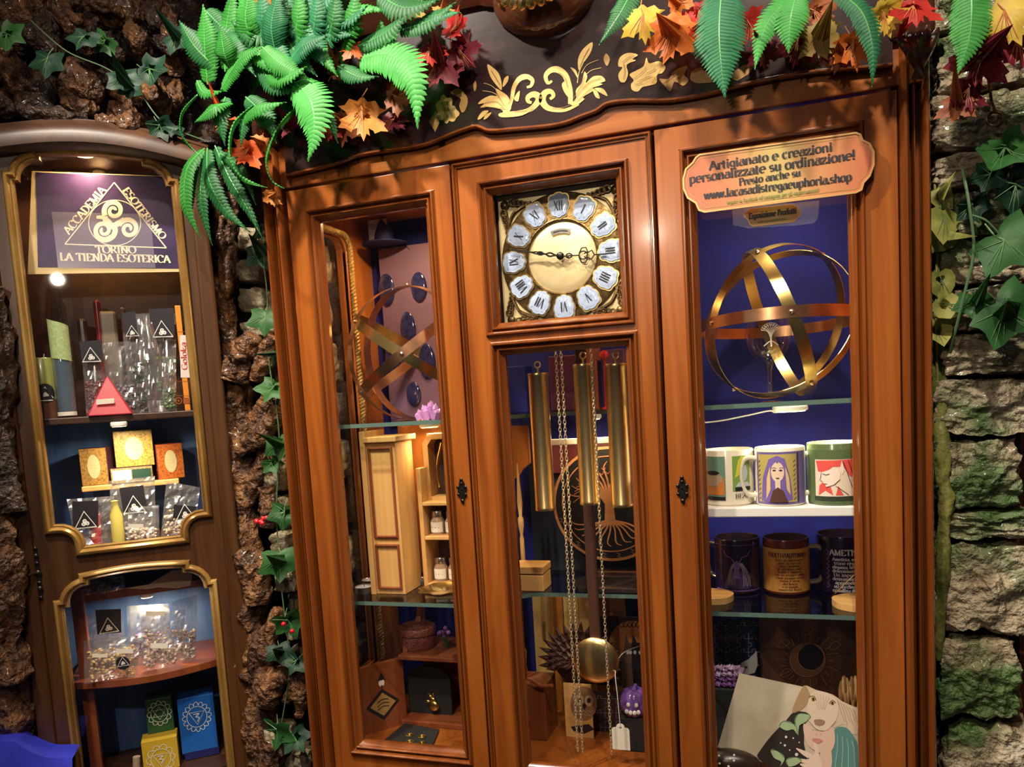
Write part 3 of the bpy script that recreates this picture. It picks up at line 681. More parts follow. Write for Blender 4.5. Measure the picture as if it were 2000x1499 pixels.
for k in range(12):
    th = pi / 2 - 2 * pi * (k + 1) / 12
    ux, uz = Vector((sin(th), -cos(th))), Vector((cos(th), sin(th)))
    def pf(u, v, off=0): 
        c = uz * .0885; return (DC.x + c.x + ux.x * u + uz.x * v, DC.z + c.y + ux.y * u + uz.y * v)
    m_ = MB(); m_.plate([[pf(*p) for p in shield(1.09)]], DY - .0065, DY - .004); sh = obj('numeral_shield', m_, M['gold'], clock)
    m_ = MB(); m_.sweep([pf(*p) for p in shield(.98)], [(0, DY - .0065), (.0008, DY - .008), (.003, DY - .0088), (.008, DY - .0092), (.013, DY - .0093)])
    m_.plate([[pf(*p) for p in shield(.93)]], DY - .0088, DY - .0075)
    obj('enamel', m_, M['enamel'], sh, 60)
    m_ = MB(); s_ = num[k]; nf = lambda u, v: Vector((pf(u, v)[0], DY - .0098, pf(u, v)[1]))
    wid = {'I': .0042, 'V': .0085, 'X': .0085}; tot = sum(wid[c] for c in s_); x = -tot / 2; h = .0085
    for c in s_:
        w_ = wid[c]
        if c == 'I': m_.stroke([(x + w_ / 2, -h), (x + w_ / 2, h)], nf, .0021)
        if c == 'V': m_.stroke([(x + .001, h), (x + w_ / 2, -h)], nf, .0021); m_.stroke([(x + w_ - .001, h), (x + w_ / 2, -h)], nf, .0009)
        if c == 'X': m_.stroke([(x + .001, h), (x + w_ - .001, -h)], nf, .0021); m_.stroke([(x + w_ - .001, h), (x + .001, -h)], nf, .0009)
        x += w_
    obj('numeral', m_, M['ink'], sh)
for sx in (-1, 1):
    for sz in (-1, 1):
        m_ = MB(); cx, cz = DC.x + sx * .101, DC.z + sz * .103; rnd = random.Random(sx * 3 + sz)
        m_.ball((cx, DY - .003, cz), .0085, 14, sc=(1, .7, 1))
        for t in range(2):
            for i in range(5):
                d = .014 + i * .0085; px_, pz_ = (cx - sx * d, cz + sz * (.003 - .002 * i)) if t == 0 else (cx + sx * (.003 - .002 * i), cz - sz * d)
                r = .0062 - i * .0007
                m_.tube([(px_ + r * cos(q * .7), DY - .004, pz_ + r * sin(q * .7)) for q in range(10)], .0018, 6)
                m_.ball((px_, DY - .003, pz_), r * .45, 8)
        m_.tube(spline([(cx - sx * .05, DY - .002, cz), (cx - sx * .022, DY - .004, cz - sz * .012), (cx - sx * .012, DY - .004, cz - sz * .022), (cx, DY - .002, cz - sz * .05)], 4), .0028, 6)
        obj('corner_ornament', m_, M['antique'], clock, True)
m_ = MB(); f_ = dfn(.0065)
m_.fill(arc(0, 0, .049, .049, 112, 66, 10) + arc(0, 0, .0405, .0405, 66, 112, 10), f_)
obj('maker_plate', m_, M['steel'], clock)
m_ = MB(); m_.stroke(arc(0, 0, .0448, .0448, 106, 72, 10), dfn(.007), .0022); obj('maker_print', m_, M['ink'], clock)
def hand(name, ang, L_, ornate, off):
    m_ = MB(); c, s_ = cos(ang), sin(ang)
    g = lambda u, v: Vector((DC.x + u * c - v * s_, DY - off, DC.z + u * s_ + v * c))
    w_ = .0021
    for pts in ornate: m_.tube([g(u * L_, v * L_) for u, v in pts], w_ * .62, 6)
    m_.ball(g(0, 0), .0068, 12, sc=(1, .5, 1))
    obj(name, m_, M['iron'], clock, True)
lp = lambda c, r, rz: [(c + r * cos(q * pi / 8), rz * sin(q * pi / 8)) for q in range(17)]
hand('minute_hand', radians(167), .092, [[(.06, 0), (.2, .03), (.34, -.01), (.48, .02), (.58, 0)], [(.06, 0), (.2, -.03), (.34, .01), (.48, -.02), (.58, 0)], lp(.2, .07, .035), lp(.4, .06, .03), [(.56, 0), (1.0, 0)], [(-.18, 0), (0, 0)]], .017)
hand('hour_hand', radians(-4), .076, [[(.05, 0), (.46, 0)], lp(.2, .07, .05), lp(.54, .10, .09), [(.44, .04), (.5, .16), (.6, .17), (.64, .08), (.56, .03)], [(.44, -.04), (.5, -.16), (.6, -.17), (.64, -.08), (.56, -.03)], [(.64, .05), (.74, .1), (.8, 0), (.74, -.1), (.64, -.05)], [(.8, 0), (1.08, 0)]], .013)
# weights, chains, pendulum
def weight(x, y, z0, z1, r):
    m_ = MB(); tr = Matrix.Translation((x, y, 0))
    m_.lathe([(.001, z0), (r * .98, z0), (r, z0 + .002), (r, z0 + .006), (r * .975, z0 + .007), (r * .975, z1 - .007), (r, z1 - .006), (r, z1 - .002), (r * .97, z1), (.001, z1)], 36, tr)
    w_ = obj('weight', m_, M['brass'], clock, 40)
    m_ = MB(); m_.tube([(x, y, z1), (x, y, z1 + .010)], .0018, 8); m_.tube([(x + .0055 * cos(q), y, z1 + .0155 + .0055 * sin(q)) for q in [pi * i / 8 for i in range(16)]], .0014, 6, True)
    obj('hook', m_, M['brass'], w_, True)
weight(-.406, .08, 1.279, 1.540, .0195); weight(-.3185, .082, 1.289, 1.551, .0195); weight(-.2575, .08, 1.284, 1.547, .0205)
def chain(x, y, z0, z1):
    m_ = MB(); n_ = int((z1 - z0) / .0068)
    for i in range(n_):
        z = z0 + (i + .5) * .0068; a_ = radians(35 if i % 2 else -55)
        pts = [(.0024 * cos(q), (.0044) * sin(q)) for q in [2 * pi * j / 10 for j in range(10)]]
        m_.tube([(x + u * cos(a_), y + u * sin(a_), z + v) for u, v in pts], .0008, 5, True)
    obj('chain', m_, M['chain'], clock, True)['kind'] = 'stuff'     # links too small to pick apart
for px, ty in ((1086, 700), (1096, 700), (1155, 700)):
    p = P(px, ty, .06); chain(p.x, .06, .81, 1.585)
m_ = MB(); rx = P(1150, 1000, .12).x
m_.box(rx - .011, rx + .011, .118, .124, 1.01, 1.60); obj('pendulum_rod', m_, M['brownwood'], clock, bevel=.002)
b_ = P(1155, 1290, .112)
m_ = MB(); m_.lathe([(.001, .010), (.02, .0095), (.036, .007), (.044, .003), (.046, 0), (.044, -.003), (.001, -.004)], 48, Matrix.Translation((rx, .112, b_.z)) @ Matrix.Rotation(pi / 2, 4, 'X'))
obj('pendulum_bob', m_, M['brass'], clock, True)
# ================================================================== corner cabinet on the left (own frame: along front, depth, height)
lab = thing('corner_cabinet', 'narrow old corner cabinet with gilt-edged shaped glass doors, left of the tall cabinet', 'cabinet', tuple(P0 + Vector((-.15, .0, 0))), ANG)
def lobj(name, m_, mt, parent=None, *a, **k): return obj(name, m_, mt, parent or lab, *a, xf=ML, **k)
def shaped(x0, x1, z0, z1, n=.042, st=.012, top=True, bottom=True, arch=.008):
    """opening with stepped, hollow corners"""
    pts = []
    if bottom: pts += [(x0, z0 + n + st * 2), (x0 + st, z0 + n + st * 2)][::1] if False else []
    c = []
    if bottom:
        c += [(x0 + n + st, z0), (x1 - n - st, z0), (x1 - n - st, z0 + st)] + [(x1 - st - n * cos(q), z0 + st + n - n * sin(q) * 0 - n + n * (1 - cos(q * 1)) * 0 + n * sin(q)) for q in [radians(18 * i) for i in range(1, 5)]] + [(x1 - st, z0 + st + n), (x1, z0 + st + n)]
    else: c += [(x0, z0), (x1, z0)]
    if top:
        c += [(x1, z1 - n - st), (x1 - st, z1 - n - st)] + [(x1 - st - n + n * cos(q), z1 - st - n + n * sin(q)) for q in [radians(18 * i) for i in range(1, 5)]] + [(x1 - st - n, z1 - st), (x1 - st - n, z1)]
        for i in range(1, 8):
            t = i / 8; c.append((x1 - st - n + (x0 - x1 + 2 * st + 2 * n) * t, z1 + arch * sin(pi * t)))
        c += [(x0 + st + n, z1), (x0 + st + n, z1 - st)] + [(x0 + st + n - n * sin(q), z1 - st - n + n * cos(q)) for q in [radians(18 * i) for i in range(1, 5)]] + [(x0 + st, z1 - n - st), (x0, z1 - n - st)]
    else: c += [(x1, z1), (x0, z1)]
    if bottom:
        c += [(x0, z0 + st + n), (x0 + st, z0 + st + n)] + [(x0 + st + n * (1 - cos(q)), z0 + st + n * (1 - sin(q)) ) for q in [radians(90 - 18 * i) for i in range(1, 5)]][::-1][::-1] + [(x0 + st + n, z0 + st)]
    return c
def shaped2(x0, x1, z0, z1, n=.040, st=.010, bottom=True, arch=.006):
    """corner pieces swell into the opening at the foot and curve away at the head"""
    hd = [radians(15 * i) for i in range(0, 7)]
    c = []
    if bottom:
        c += [(x0 + n + st, z0), (x1 - n - st, z0), (x1 - n - st, z0 + st)] + [(x1 - st - n * cos(q), z0 + st + n * sin(q) * 1.0) for q in hd[1:-1]] + [(x1 - st, z0 + st + n), (x1, z0 + st + n)]
    else: c += [(x0, z0), (x1, z0)]
    c += [(x1, z1 - n - st), (x1 - st, z1 - n - st)] + [(x1 - st - n + n * cos(q), z1 - st - n + n * sin(q)) for q in hd[1:-1]] + [(x1 - st - n, z1 - st), (x1 - st - n, z1)]
    c += [(x1 - st - n + (x0 - x1 + 2 * st + 2 * n) * i / 8, z1 + arch * sin(pi * i / 8)) for i in range(1, 8)]
    c += [(x0 + st + n, z1), (x0 + st + n, z1 - st)] + [(x0 + st + n - n * sin(q), z1 - st - n + n * cos(q)) for q in hd[1:-1]] + [(x0 + st, z1 - n - st), (x0, z1 - n - st)]
    if bottom:
        c += [(x0, z0 + st + n), (x0 + st, z0 + st + n)] + [(x0 + st + n * sin(q), z0 + st + n * cos(q)) for q in hd[1:-1]] + [(x0 + st + n, z0 + st)]
    return c
LX0, LX1 = -.388, -.004
upper = shaped2(-.338, -.048, 1.243, 2.026)
lower = shaped2(-.338, -.052, .45, 1.184, bottom=False)
zt = 2.10
outer = [(LX0, .30), (LX1, .30), (LX1, 2.065)] + [(LX1 + (LX0 - LX1) * i / 10, 2.065 + .03 * sin(pi * i / 10)) for i in range(1, 10)] + [(LX0, 2.065)]
fm = MB(); fm.plate([outer, upper, lower], 0, .022)
fdoor = lobj('door_frame', fm, M['oldwood'], bevel=.002)
GPf = [(-.012, 0), (-.012, -.004), (-.008, -.009), (-.004, -.010), (-.001, -.006), (.001, -.002), (.004, -.003), (.006, .001), (.006, .012)]
for lp_ in (upper, lower):
    m_ = MB(); m_.sweep(lp_, GPf); lobj('gilt_moulding', m_, M['oldgold'], fdoor, 40)
m_ = MB(); m_.box(-.345, -.04, .010, .0125, 1.235, 2.04); lobj('glass_pane', m_, M['glass'], fdoor)
m_ = MB(); m_.box(-.345, -.044, .010, .0125, .44, 1.195); lobj('glass_pane', m_, M['glass'], fdoor)
for x in (LX0, LX1):
    m_ = MB(); m_.box(x - .016, x + .016, -.010, .03, .0, 2.04); lobj('corner_stile', m_, M['oldwood'], bevel=.006, segs=3)
top = [(LX0 - .03 + (LX1 - LX0 + .06) * i / 16, 2.055 + .034 * sin(pi * i / 16)) for i in range(17)]
m_ = MB(); m_.sweep(top, [(0, .03), (0, -.012), (.010, -.020), (.018, -.034), (.034, -.042), (.050, -.040), (.056, -.03), (.056, .03)], closed=False)
lobj('arched_cornice', m_, M['oldwoodx'], None, 40)
# keyhole plate + key on the left stile
m_ = MB()
a = PL(75, 1120)
for dz, r in ((.05, .004), (.035, .005), (.02, .004), (0, .007), (-.02, .0045), (-.032, .006), (-.05, .004)): m_.ball((a.x, -.003, a.z + dz), r, 8, sc=(1, .5, 1))
m_.box(a.x - .004, a.x + .004, -.003, 0, a.z - .045, a.z + .045); lobj('keyhole_plate', m_, M['iron'], fdoor, True)
m_ = MB(); m_.tube([(a.x, -.002, a.z), (a.x - .01, -.02, a.z + .002), (a.x - .026, -.024, a.z - .001)], .002, 6); lobj('key', m_, M['iron'], fdoor, True)
# carcass
DB = .24
lobj('back_panel', MB().box(LX0, LX1, DB, DB + .012, .3, 1.50), M['bluepaint'])
lobj('upper_back_panel', MB().box(LX0, LX1, DB - .002, DB + .012, 1.50, 2.08), M['oldwoodx'])
for x in (LX0 + .006, LX1 - .006): lobj('side_board', MB().box(x - .006, x + .006, .022, DB, .3, 2.07), M['oldwood'])
lobj('base_board', MB().box(LX0, LX1, .0, DB + .012, .0, .30), M['oldwood'])
lobj('head_board', MB().box(LX0, LX1, .022, DB, 2.05, 2.066), M['oldwoodx'])
S1 = 1.512
lobj('shelf', MB().box(-.382, -.01, .045, DB, S1 - .014, S1), M['oldwoodx'], bevel=.002)
lobj('shelf', MB().box(-.382, -.01, .024, DB, 1.228, 1.242), M['oldwoodx'], bevel=.002)
b0, b1 = PL(160, 951, .13), PL(350, 940, .13)
lobj('small_ledge', MB().box(b0.x, b1.x, .12, DB, b0.z - .012, b0.z), M['palex'], bevel=.002)
def bowed(z, x0, x1, yf, bow, th, mt, name):
    lp_ = [(x0 + (x1 - x0) * i / 14, yf - bow * sin(pi * i / 14)) for i in range(15)] + [(x1, DB), (x0, DB)]
    m_ = MB(); m_.plate([lp_], z - th, z, xf=Matrix(((1, 0, 0, 0), (0, 0, 1, 0), (0, 1, 0, 0), (0, 0, 0, 1)))); return lobj(name, m_, mt, bevel=.003)
bowed(1.128, -.345, -.03, .105, .0, .016, M['redwood'], 'inner_shelf')
S3 = .950
bowed(S3, -.352, -.035, .075, .045, .016, M['redwood'], 'bowed_shelf')
for x in (-.322, -.045): lobj('inner_stile', MB().box(x - .012, x + .012, .09, .115, .5, 1.15), M['redwood'], bevel=.002)
lobj('bottom_shelf', MB().box(-.382, -.01, .03, DB, .70, .715), M['oldwoodx'])
# puck lamps that light the two compartments
def puck(loc, energy, col, name='puck_lamp', label=None, r=.022, xf=None):
    t = thing(name, label, 'lamp', tuple((xf @ Vector(loc)) if xf else Vector(loc)))
    m_ = MB(); m_.lathe([(.001, .010), (r * .9, .010), (r, .008), (r, .002), (r * .86, 0)], 28, Matrix.Translation(loc)); obj('housing', m_, M['white'], t, 40, xf=xf)
    m_ = MB(); m_.lathe([(.001, -.0006), (r * .84, -.0006)], 24, Matrix.Translation(loc)); obj('diffuser', m_, mat('lamp_diffuser', (.9, .85, .7), .5, emit=col, es=6), t, xf=xf)
    l = (xf @ Vector(loc)) if xf else Vector(loc)
    d = bpy.data.lights.new('puck_light', 'AREA'); d.shape = 'DISK'; d.size = r * 1.6; d.energy = energy; d.color = col; d.spread = radians(170)
    o = bpy.data.objects.new('puck_light', d); COL.objects.link(o); o.location = l - Vector((0, 0, .004))
    return t
puck((-.21, .040, 2.038), 1.0, (1, .72, .38), label='round puck lamp under the head of the corner cabinet', xf=ML)
puck((-.20, .035, 1.487), 1.1, (1, .82, .55), label='round puck lamp under the corner cabinet shelf of bagged wares', r=.016, xf=ML)
puck((-.70, .22, 1.443), 1.0, (1, .74, .40), label='round puck lamp under the glass shelf behind the left door')
puck((.04, .13, 1.443), 1.5, (1, .84, .60), label='white puck lamp with a white cable under the right-hand glass shelf', r=.03)
puck((-.20, .19, 2.039), 1.8, (1, .70, .34), label='rear puck lamp behind the violet sign', r=.014, xf=ML)
puck((-.19, .125, 1.101), .6, (1, .80, .52), label='small added fill lamp brightening the bowed shelf of herb bags', r=.014, xf=ML)  # lamp added to brighten the dim lower compartment
puck((-.70, .16, 1.912), 2.3, (1, .66, .30), label='round puck lamp at the cabinet top behind the left door')
puck((.03, .16, 1.912), 1.5, (1, .82, .55), label='round puck lamp at the cabinet top behind the right door')
puck((-.34, .22, 1.443), .8, (1, .74, .42), label='round puck lamp under the glass shelf behind the clock weights')

# ================================================================== rock, root and bark around the cabinets
def rock(c, size, seed, n=10, amp=.18, freq=2.2, square=.55, rot=0, xf=None):
    """rough boulder: rounded box with fractal relief"""
    m_ = MB(); vs_ = {}; out = []; fs = []
    for ax in range(3):
        for sg in (-1, 1):
            for i in range(n):
                for j in range(n):
                    q = []
                    for di, dj in ((0, 0), (1, 0), (1, 1), (0, 1)):
                        a, b = (i + di) / n * 2 - 1, (j + dj) / n * 2 - 1
                        p = [0, 0, 0]; p[ax] = sg; p[(ax + 1) % 3] = a; p[(ax + 2) % 3] = b
                        key = tuple(round(t, 4) for t in p)
                        if key not in vs_:
                            v = Vector(p); u = v.normalized(); w_ = v * square * .78 + u * (1 - square)
                            d = noise.fractal(u * freq + Vector((seed * 7.3, seed * 3.1, 0)), 1.0, 2.1, 5)
                            d2 = abs(noise.noise(u * freq * 2.3 + Vector((seed, 5, seed))))
                            w_ = w_ * (1 + amp * d - amp * .5 * d2)
                            vs_[key] = len(out); out.append(w_)
                        q.append(vs_[key])
                    fs.append(tuple(q) if sg > 0 else tuple(q[::-1]))
    m4 = Matrix.Translation(Vector(c)) @ Matrix.Rotation(rot, 4, 'Y') @ Matrix.Diagonal((size[0], size[1], size[2], 1))
    return m_.add(out, fs, 0, m4)
def root(pts, radii, seed, n=18, amp=.45, freq=26, sub=9, sq=1.0):
    n = int(n * 1.7); path = spline(pts, int(sub * 1.8)); k = len(path); rr = []
    for i in range(k):
        t = i / (k - 1) * (len(radii) - 1); a = int(min(t, len(radii) - 2)); rr.append(radii[a] + (radii[a + 1] - radii[a]) * (t - a))
    m_ = MB(); m_.tube(path, rr, n, squash=sq)
    out = []
    for i, p in enumerate(m_.v):
        p = Vector(p); c = path[min(i // n, k - 1)]; d = p - c
        q = noise.fractal(Vector((p.x, p.y, p.z * .6)) * freq + Vector((seed * 3.7, 0, 0)), 1.0, 2.0, 4) + .6 * noise.noise(p * freq * .35 + Vector((0, seed, 0)))
        rd = .5 - abs(noise.noise(Vector((p.x, p.y, p.z * .35)) * freq * 2.2 + Vector((seed, 2, 1)))) * 1.6
        hf = noise.fractal(p * freq * 4 + Vector((0, 0, seed)), .8, 2.0, 3)
        out.append(tuple(c + d * max(.25, 1 + amp * q + .35 * rd + .22 * hf)))
    m_.v = out; return m_
# left wall: bark and root relief round the corner cabinet
def relief(x0, x1, z0, z1, y, nx, nz, seed, amp, freq, cut=None):
    m_ = MB(); vs_ = []
    for j in range(nz + 1):
        for i in range(nx + 1):
            x = x0 + (x1 - x0) * i / nx; z = z0 + (z1 - z0) * j / nz
            p = Vector((x * freq, seed, z * freq))
            h = noise.fractal(p, .9, 2.1, 6) * .6 + (.5 - abs(noise.noise(p * .8 + Vector((3, 1, 7))))) * .8 - max(0, noise.noise(p * 1.4 + Vector((9, 2, 2))) - .15) * 1.6
            vs_.append((x, y - amp * h, z))
    fs = [(j * (nx + 1) + i, j * (nx + 1) + i + 1, (j + 1) * (nx + 1) + i + 1, (j + 1) * (nx + 1) + i) for j in range(nz) for i in range(nx)]
    return m_.add(vs_, fs)
wl0 = relief(-1.35, LX0 - .005, -.02, 2.05, .06, 70, 200, 5.1, .05, 9)
wl = obj('wall_left', relief(-1.35, .06, 2.02, 2.9, .20, 150, 260, 3.3, .075, 9), M['barkdark'], smooth=80, xf=ML)
obj('bark_face', wl0, M['barkdark'], wl, 80, xf=ML)
tag(wl, 'dark craggy bark wall around and above the corner cabinet', 'wall', kind='structure')
def LW(px, py, t): return ML @ PL(px, py, t)
tops = [((-20, 60), (60, 70), (120, 40), 28, .09), ((110, 20), (150, 60), (170, 110), 20, .08), ((170, 0), (250, 30), (330, 20), 24, .10), ((60, 150), (80, 185), (60, 200), 26, .07), ((140, 130), (165, 165), (190, 200), 27, .05),
        ((10, 105), (30, 150), (60, 190), 22, .06), ((210, 70), (225, 100), (235, 120), 18, .07), ((250, 60), (275, 85), (285, 105), 22, .07), ((285, 165), (310, 190), (325, 220), 22, .05), ((20, 215), (90, 222), (170, 232), 15, .0), ((190, 235), (240, 240), (280, 232), 17, -.01),
        ((330, 20), (335, 80), (345, 150), 22, .09), ((330, 60), (300, 40), (260, 0), 20, .09), ((0, 0), (40, 20), (90, 0), 24, .1), ((120, 185), (150, 205), (190, 215), 18, .03)]
rt_ = random.Random(5)
for i in range(26):
    x, y = rt_.uniform(-20, 345), rt_.uniform(-20, 225); q = rt_.uniform(0, 2 * pi); l = rt_.uniform(18, 42); r = rt_.uniform(10, 20)
    tops.append(((x - l * cos(q), y - l * sin(q)), (x, y), (x + l * cos(q + .5), y + l * sin(q + .5)), r, rt_.uniform(.04, .12)))
for k, (a, b, c, r, t) in enumerate(tops):
    pts = [LW(*a, t + .02), LW(*b, t), LW(*c, t + .02)]; r_ = r / 1000 * 1.05
    o = obj('root_knot', root(pts, [r_ * .7, r_ * 1.1, r_ * .6], k + 1, 16, .6, 24, 7), M['bark' if k % 3 else 'barkdark'], wl, 80)
# strip of bark at the far left edge
for k, (a, b, c, r, t) in enumerate([((-30, 560), (-15, 800), (0, 1000), 30, -.02), ((-20, 1000), (0, 1180), (12, 1330), 34, -.02), ((0, 1180), (30, 1250), (50, 1400), 26, .02), ((-10, 1320), (25, 1400), (45, 1520), 30, .0)]):
    o = obj('root_knot', root([LW(*a, t), LW(*b, t), LW(*c, t)], [r / 1000, r / 800, r / 1000], k + 40, 18, .45, 22, 10), M['barkdark' if k == 0 else 'bark'], wl, 80)
# the gnarled trunk between the two cabinets
obj('trunk', root([P(440, 380, .13), P(437, 470, .12), P(438, 620, .12), P(456, 760, .11), P(466, 900, .10), P(482, 1060, .09), P(492, 1200, .08), P(505, 1350, .07), P(520, 1520, .06)],
    [.030, .024, .024, .030, .034, .030, .032, .034, .036], 12, 22, .55, 20, 14), M['bark'], wl, 80)
br = [([(455, 740), (470, 690), (492, 655)], (.030, .026, .016), .08), ([(500, 745), (515, 700), (535, 655)], (.012, .020, .012), .07), ([(520, 690), (548, 655), (560, 640)], (.016, .014, .008), .09), ([(470, 880), (510, 850), (545, 800)], (.024, .020, .012), .07),
      ([(500, 830), (520, 790), (525, 760)], (.016, .018, .010), .09), ([(480, 1000), (520, 900), (530, 880)], (.02, .022, .014), .09), ([(500, 1330), (515, 1270), (545, 1190)], (.026, .024, .010), .05), ([(515, 1370), (530, 1330), (560, 1320)], (.026, .030, .014), .04),
      ([(575, 1320), (590, 1360), (585, 1400)], (.012, .016, .010), .05), ([(520, 1499), (535, 1455), (545, 1440)], (.024, .026, .014), .04), ([(470, 1080), (500, 1120), (505, 1180)], (.024, .028, .018), .06), ([(560, 1370), (575, 1340), (590, 1325)], (.010, .012, .006), .05), ([(520, 950), (525, 990), (520, 1030)], (.016, .02, .012), .08)]
for k, (pp, rr, Y) in enumerate(br):
    obj('branch', root([P(x, y, Y) for x, y in pp], rr, 60 + k, 16, .5, 28, 8), M['bark'], wl, 80)
for k, (x, y, w_, h, Y, ry) in enumerate([(500, 470, 36, 30, .17, .1), (505, 530, 44, 32, .16, 0), (508, 590, 42, 34, .16, .1), (512, 645, 40, 26, .15, -.1), (545, 925, 34, 44, .12, .2), (560, 990, 30, 30, .12, 0), (566, 1060, 34, 34, .11, 0), (572, 1125, 34, 36, .10, .1), (588, 1215, 30, 34, .10, 0), (590, 1480, 40, 30, .1, 0), (548, 1440, 30, 36, .06, .1)]):
    p = P(x, y, Y); o = obj('stone', rock(p, (w_ / 1000, .045, h / 1000), k + 3, 9, .2, 2.0, .7, ry), M['stonepale'], wl, 80)
# stones outside the side window
for k in range(9):
    z = .93 + k * .112; o = obj('stone', rock((-.978 - .010 * (k % 2), .215 + .01 * (k % 3), z), (.062, .13, .058), 30 + k, 10, .16, 2.4, .7), M['stonepale'], wl, 80)
# ---- right: stacked mossy stones
wr = obj('wall_right', MB().box(.262, .46, .17, .20, 0, 2.7), M['cave']); tag(wr, 'wall of stacked mossy stones right of the tall cabinet', 'wall', kind='structure')
ys = [(-60, 70), (70, 190), (190, 300), (300, 372), (372, 470), (470, 560), (560, 650), (650, 735), (735, 850), (850, 990), (990, 1045), (1045, 1232), (1232, 1395), (1395, 1600)]
for k, (a, b) in enumerate(ys):
    pa, pb = P(1925, a, .10), P(1925, b, .10); cz = (pa.z + pb.z) / 2; hz = (pa.z - pb.z) / 2 * 1.02
    wx = .058 + .006 * ((k * 7) % 3); cx = .318 + .008 * ((k * 5) % 3 - 1)
    obj('stone', rock((cx + .006, .118, cz), (wx * 1.28, .080, hz * 1.13), 50 + k * 2, 34, .15, 2.6, .90, .05 * ((k % 3) - 1)), M['mossstone'], wr, 80)
    obj('stone', rock((.268, .15, cz + .03), (.026, .06, hz * .9), 90 + k, 10, .3, 2.2, .6), M['barkdark'], wr, 80)
pn = obj('wooden_board', MB().box(.40, .62, .16, .18, 0, 2.7), M['inwood']); pn.parent = wr; pn.matrix_parent_inverse = Matrix.Identity(4)
m_ = MB(); m_.tube(spline([P(1990, 540, .13), P(1994, 680, .13), P(1994, 800, .13), P(1984, 880, .13), P(1975, 960, .14)], 8), .0045, 8)
tag(obj('black_cable', m_, M['matteblack'], None, True), 'black cable hanging at the right edge of the stone pillar', 'cable')
# hanging hook ring
m_ = MB(); c = P(1944, 232, .02)
m_.tube([c + Vector((.011 * cos(q), .004 * sin(q), .011 * sin(q))) for q in [2 * pi * i / 18 for i in range(18)]], .0026, 8, True); m_.tube([c + Vector((0, 0, .011)), P(1937, 200, .025), P(1930, 150, .03)], .0022, 6)
tag(obj('ring_hook', m_, M['antique'], None, True), 'small brass ring hook hanging from the stone pillar top', 'hook')
# ================================================================== greenery
rng = random.Random(11)
def frond(pts, hw, seed, pairs=22, cup=.25, twist=0, face=None):
    """fern frond: rib with paired toothed leaflets along a bending 3D path"""
    rnd = random.Random(seed); path = spline(pts, 10); k = len(path); m_ = MB()
    L = [0]
    for a, b in zip(path, path[1:]): L.append(L[-1] + (b - a).length)
    tot = L[-1]
    def at(s):
        d = s * tot; j = 0
        while j < k - 2 and L[j + 1] < d: j += 1
        t = (d - L[j]) / max(L[j + 1] - L[j], 1e-9); return path[j].lerp(path[j + 1], t), (path[j + 1] - path[j]).normalized()
    face = face or Vector((0, -1, .35)).normalized()
    m_.tube([p for p in path[::2]] + [path[-1]], [.0016 * (1 - .7 * i / k) for i in range(0, k, 2)] + [.0005], 5, mi=1)
    for i in range(pairs):
        s = .03 + .97 * (i + .3) / pairs; p, t = at(min(s, .995)); 
        env = (sin(pi * (s * .82 + .16)) ** .75) * (1 if s < .5 else (1 - (s - .5) / .52) ** .55 if s < 1 else 0)
        env = max(env, .06); sd = t.cross(face).normalized(); nm = sd.cross(t).normalized()
        for sg in (-1, 1):
            l = hw * env * rnd.uniform(.93, 1.07); w_ = tot / pairs * .78
            d = (sd * sg + t * .32).normalized(); bend = -nm * cup * l if False else nm * (-cup * l)
            b = p + nm * .0004
            a0 = b - t * w_ * .75; a1 = b + t * w_ * .75
            m0 = b + d * l * .55 - t * w_ * .85 + bend * .25; m1 = b + d * l * .55 + t * w_ * .6 + bend * .25; mc = b + d * l * .55 + nm * w_ * .35 + bend * .2
            e = b + d * l + bend + t * w_ * .2; c0 = b + nm * w_ * .1
            e0 = b + d * l * .88 - t * w_ * .5 + bend * .8
            m_.add([a0, c0, a1, m0, mc, m1, e, e0], [(0, 1, 4, 3), (1, 2, 5, 4), (3, 4, 6, 7), (4, 5, 6)] if sg > 0 else [(3, 4, 1, 0), (4, 5, 2, 1), (7, 6, 4, 3), (6, 5, 4)])
    return m_
def plant(name, label, cat, base): return thing(name, label, cat, tuple(base))
def add_fronds(root_, lst):
    for i, (pp, hw, mt, *ex) in enumerate(lst):
        pts = [P(x, y, Y) for x, y, Y in pp]; sc = 1.0 / 1130
        o = obj('frond', frond(pts, hw * sc, i * 7 + 3, int((ex[0] if ex else 22) * 1.15), ex[1] if len(ex) > 1 else .25, 0, ex[2] if len(ex) > 2 else None), [M[mt], M['fernrib']], root_, 60)
side_ = Vector((-.8, -.5, .25)).normalized(); sideR = Vector((.75, -.55, .2)).normalized()
f1 = plant('artificial_fern', 'bushy bright green artificial fern at the cabinet top left corner', 'fern', P(470, 130, -.03))
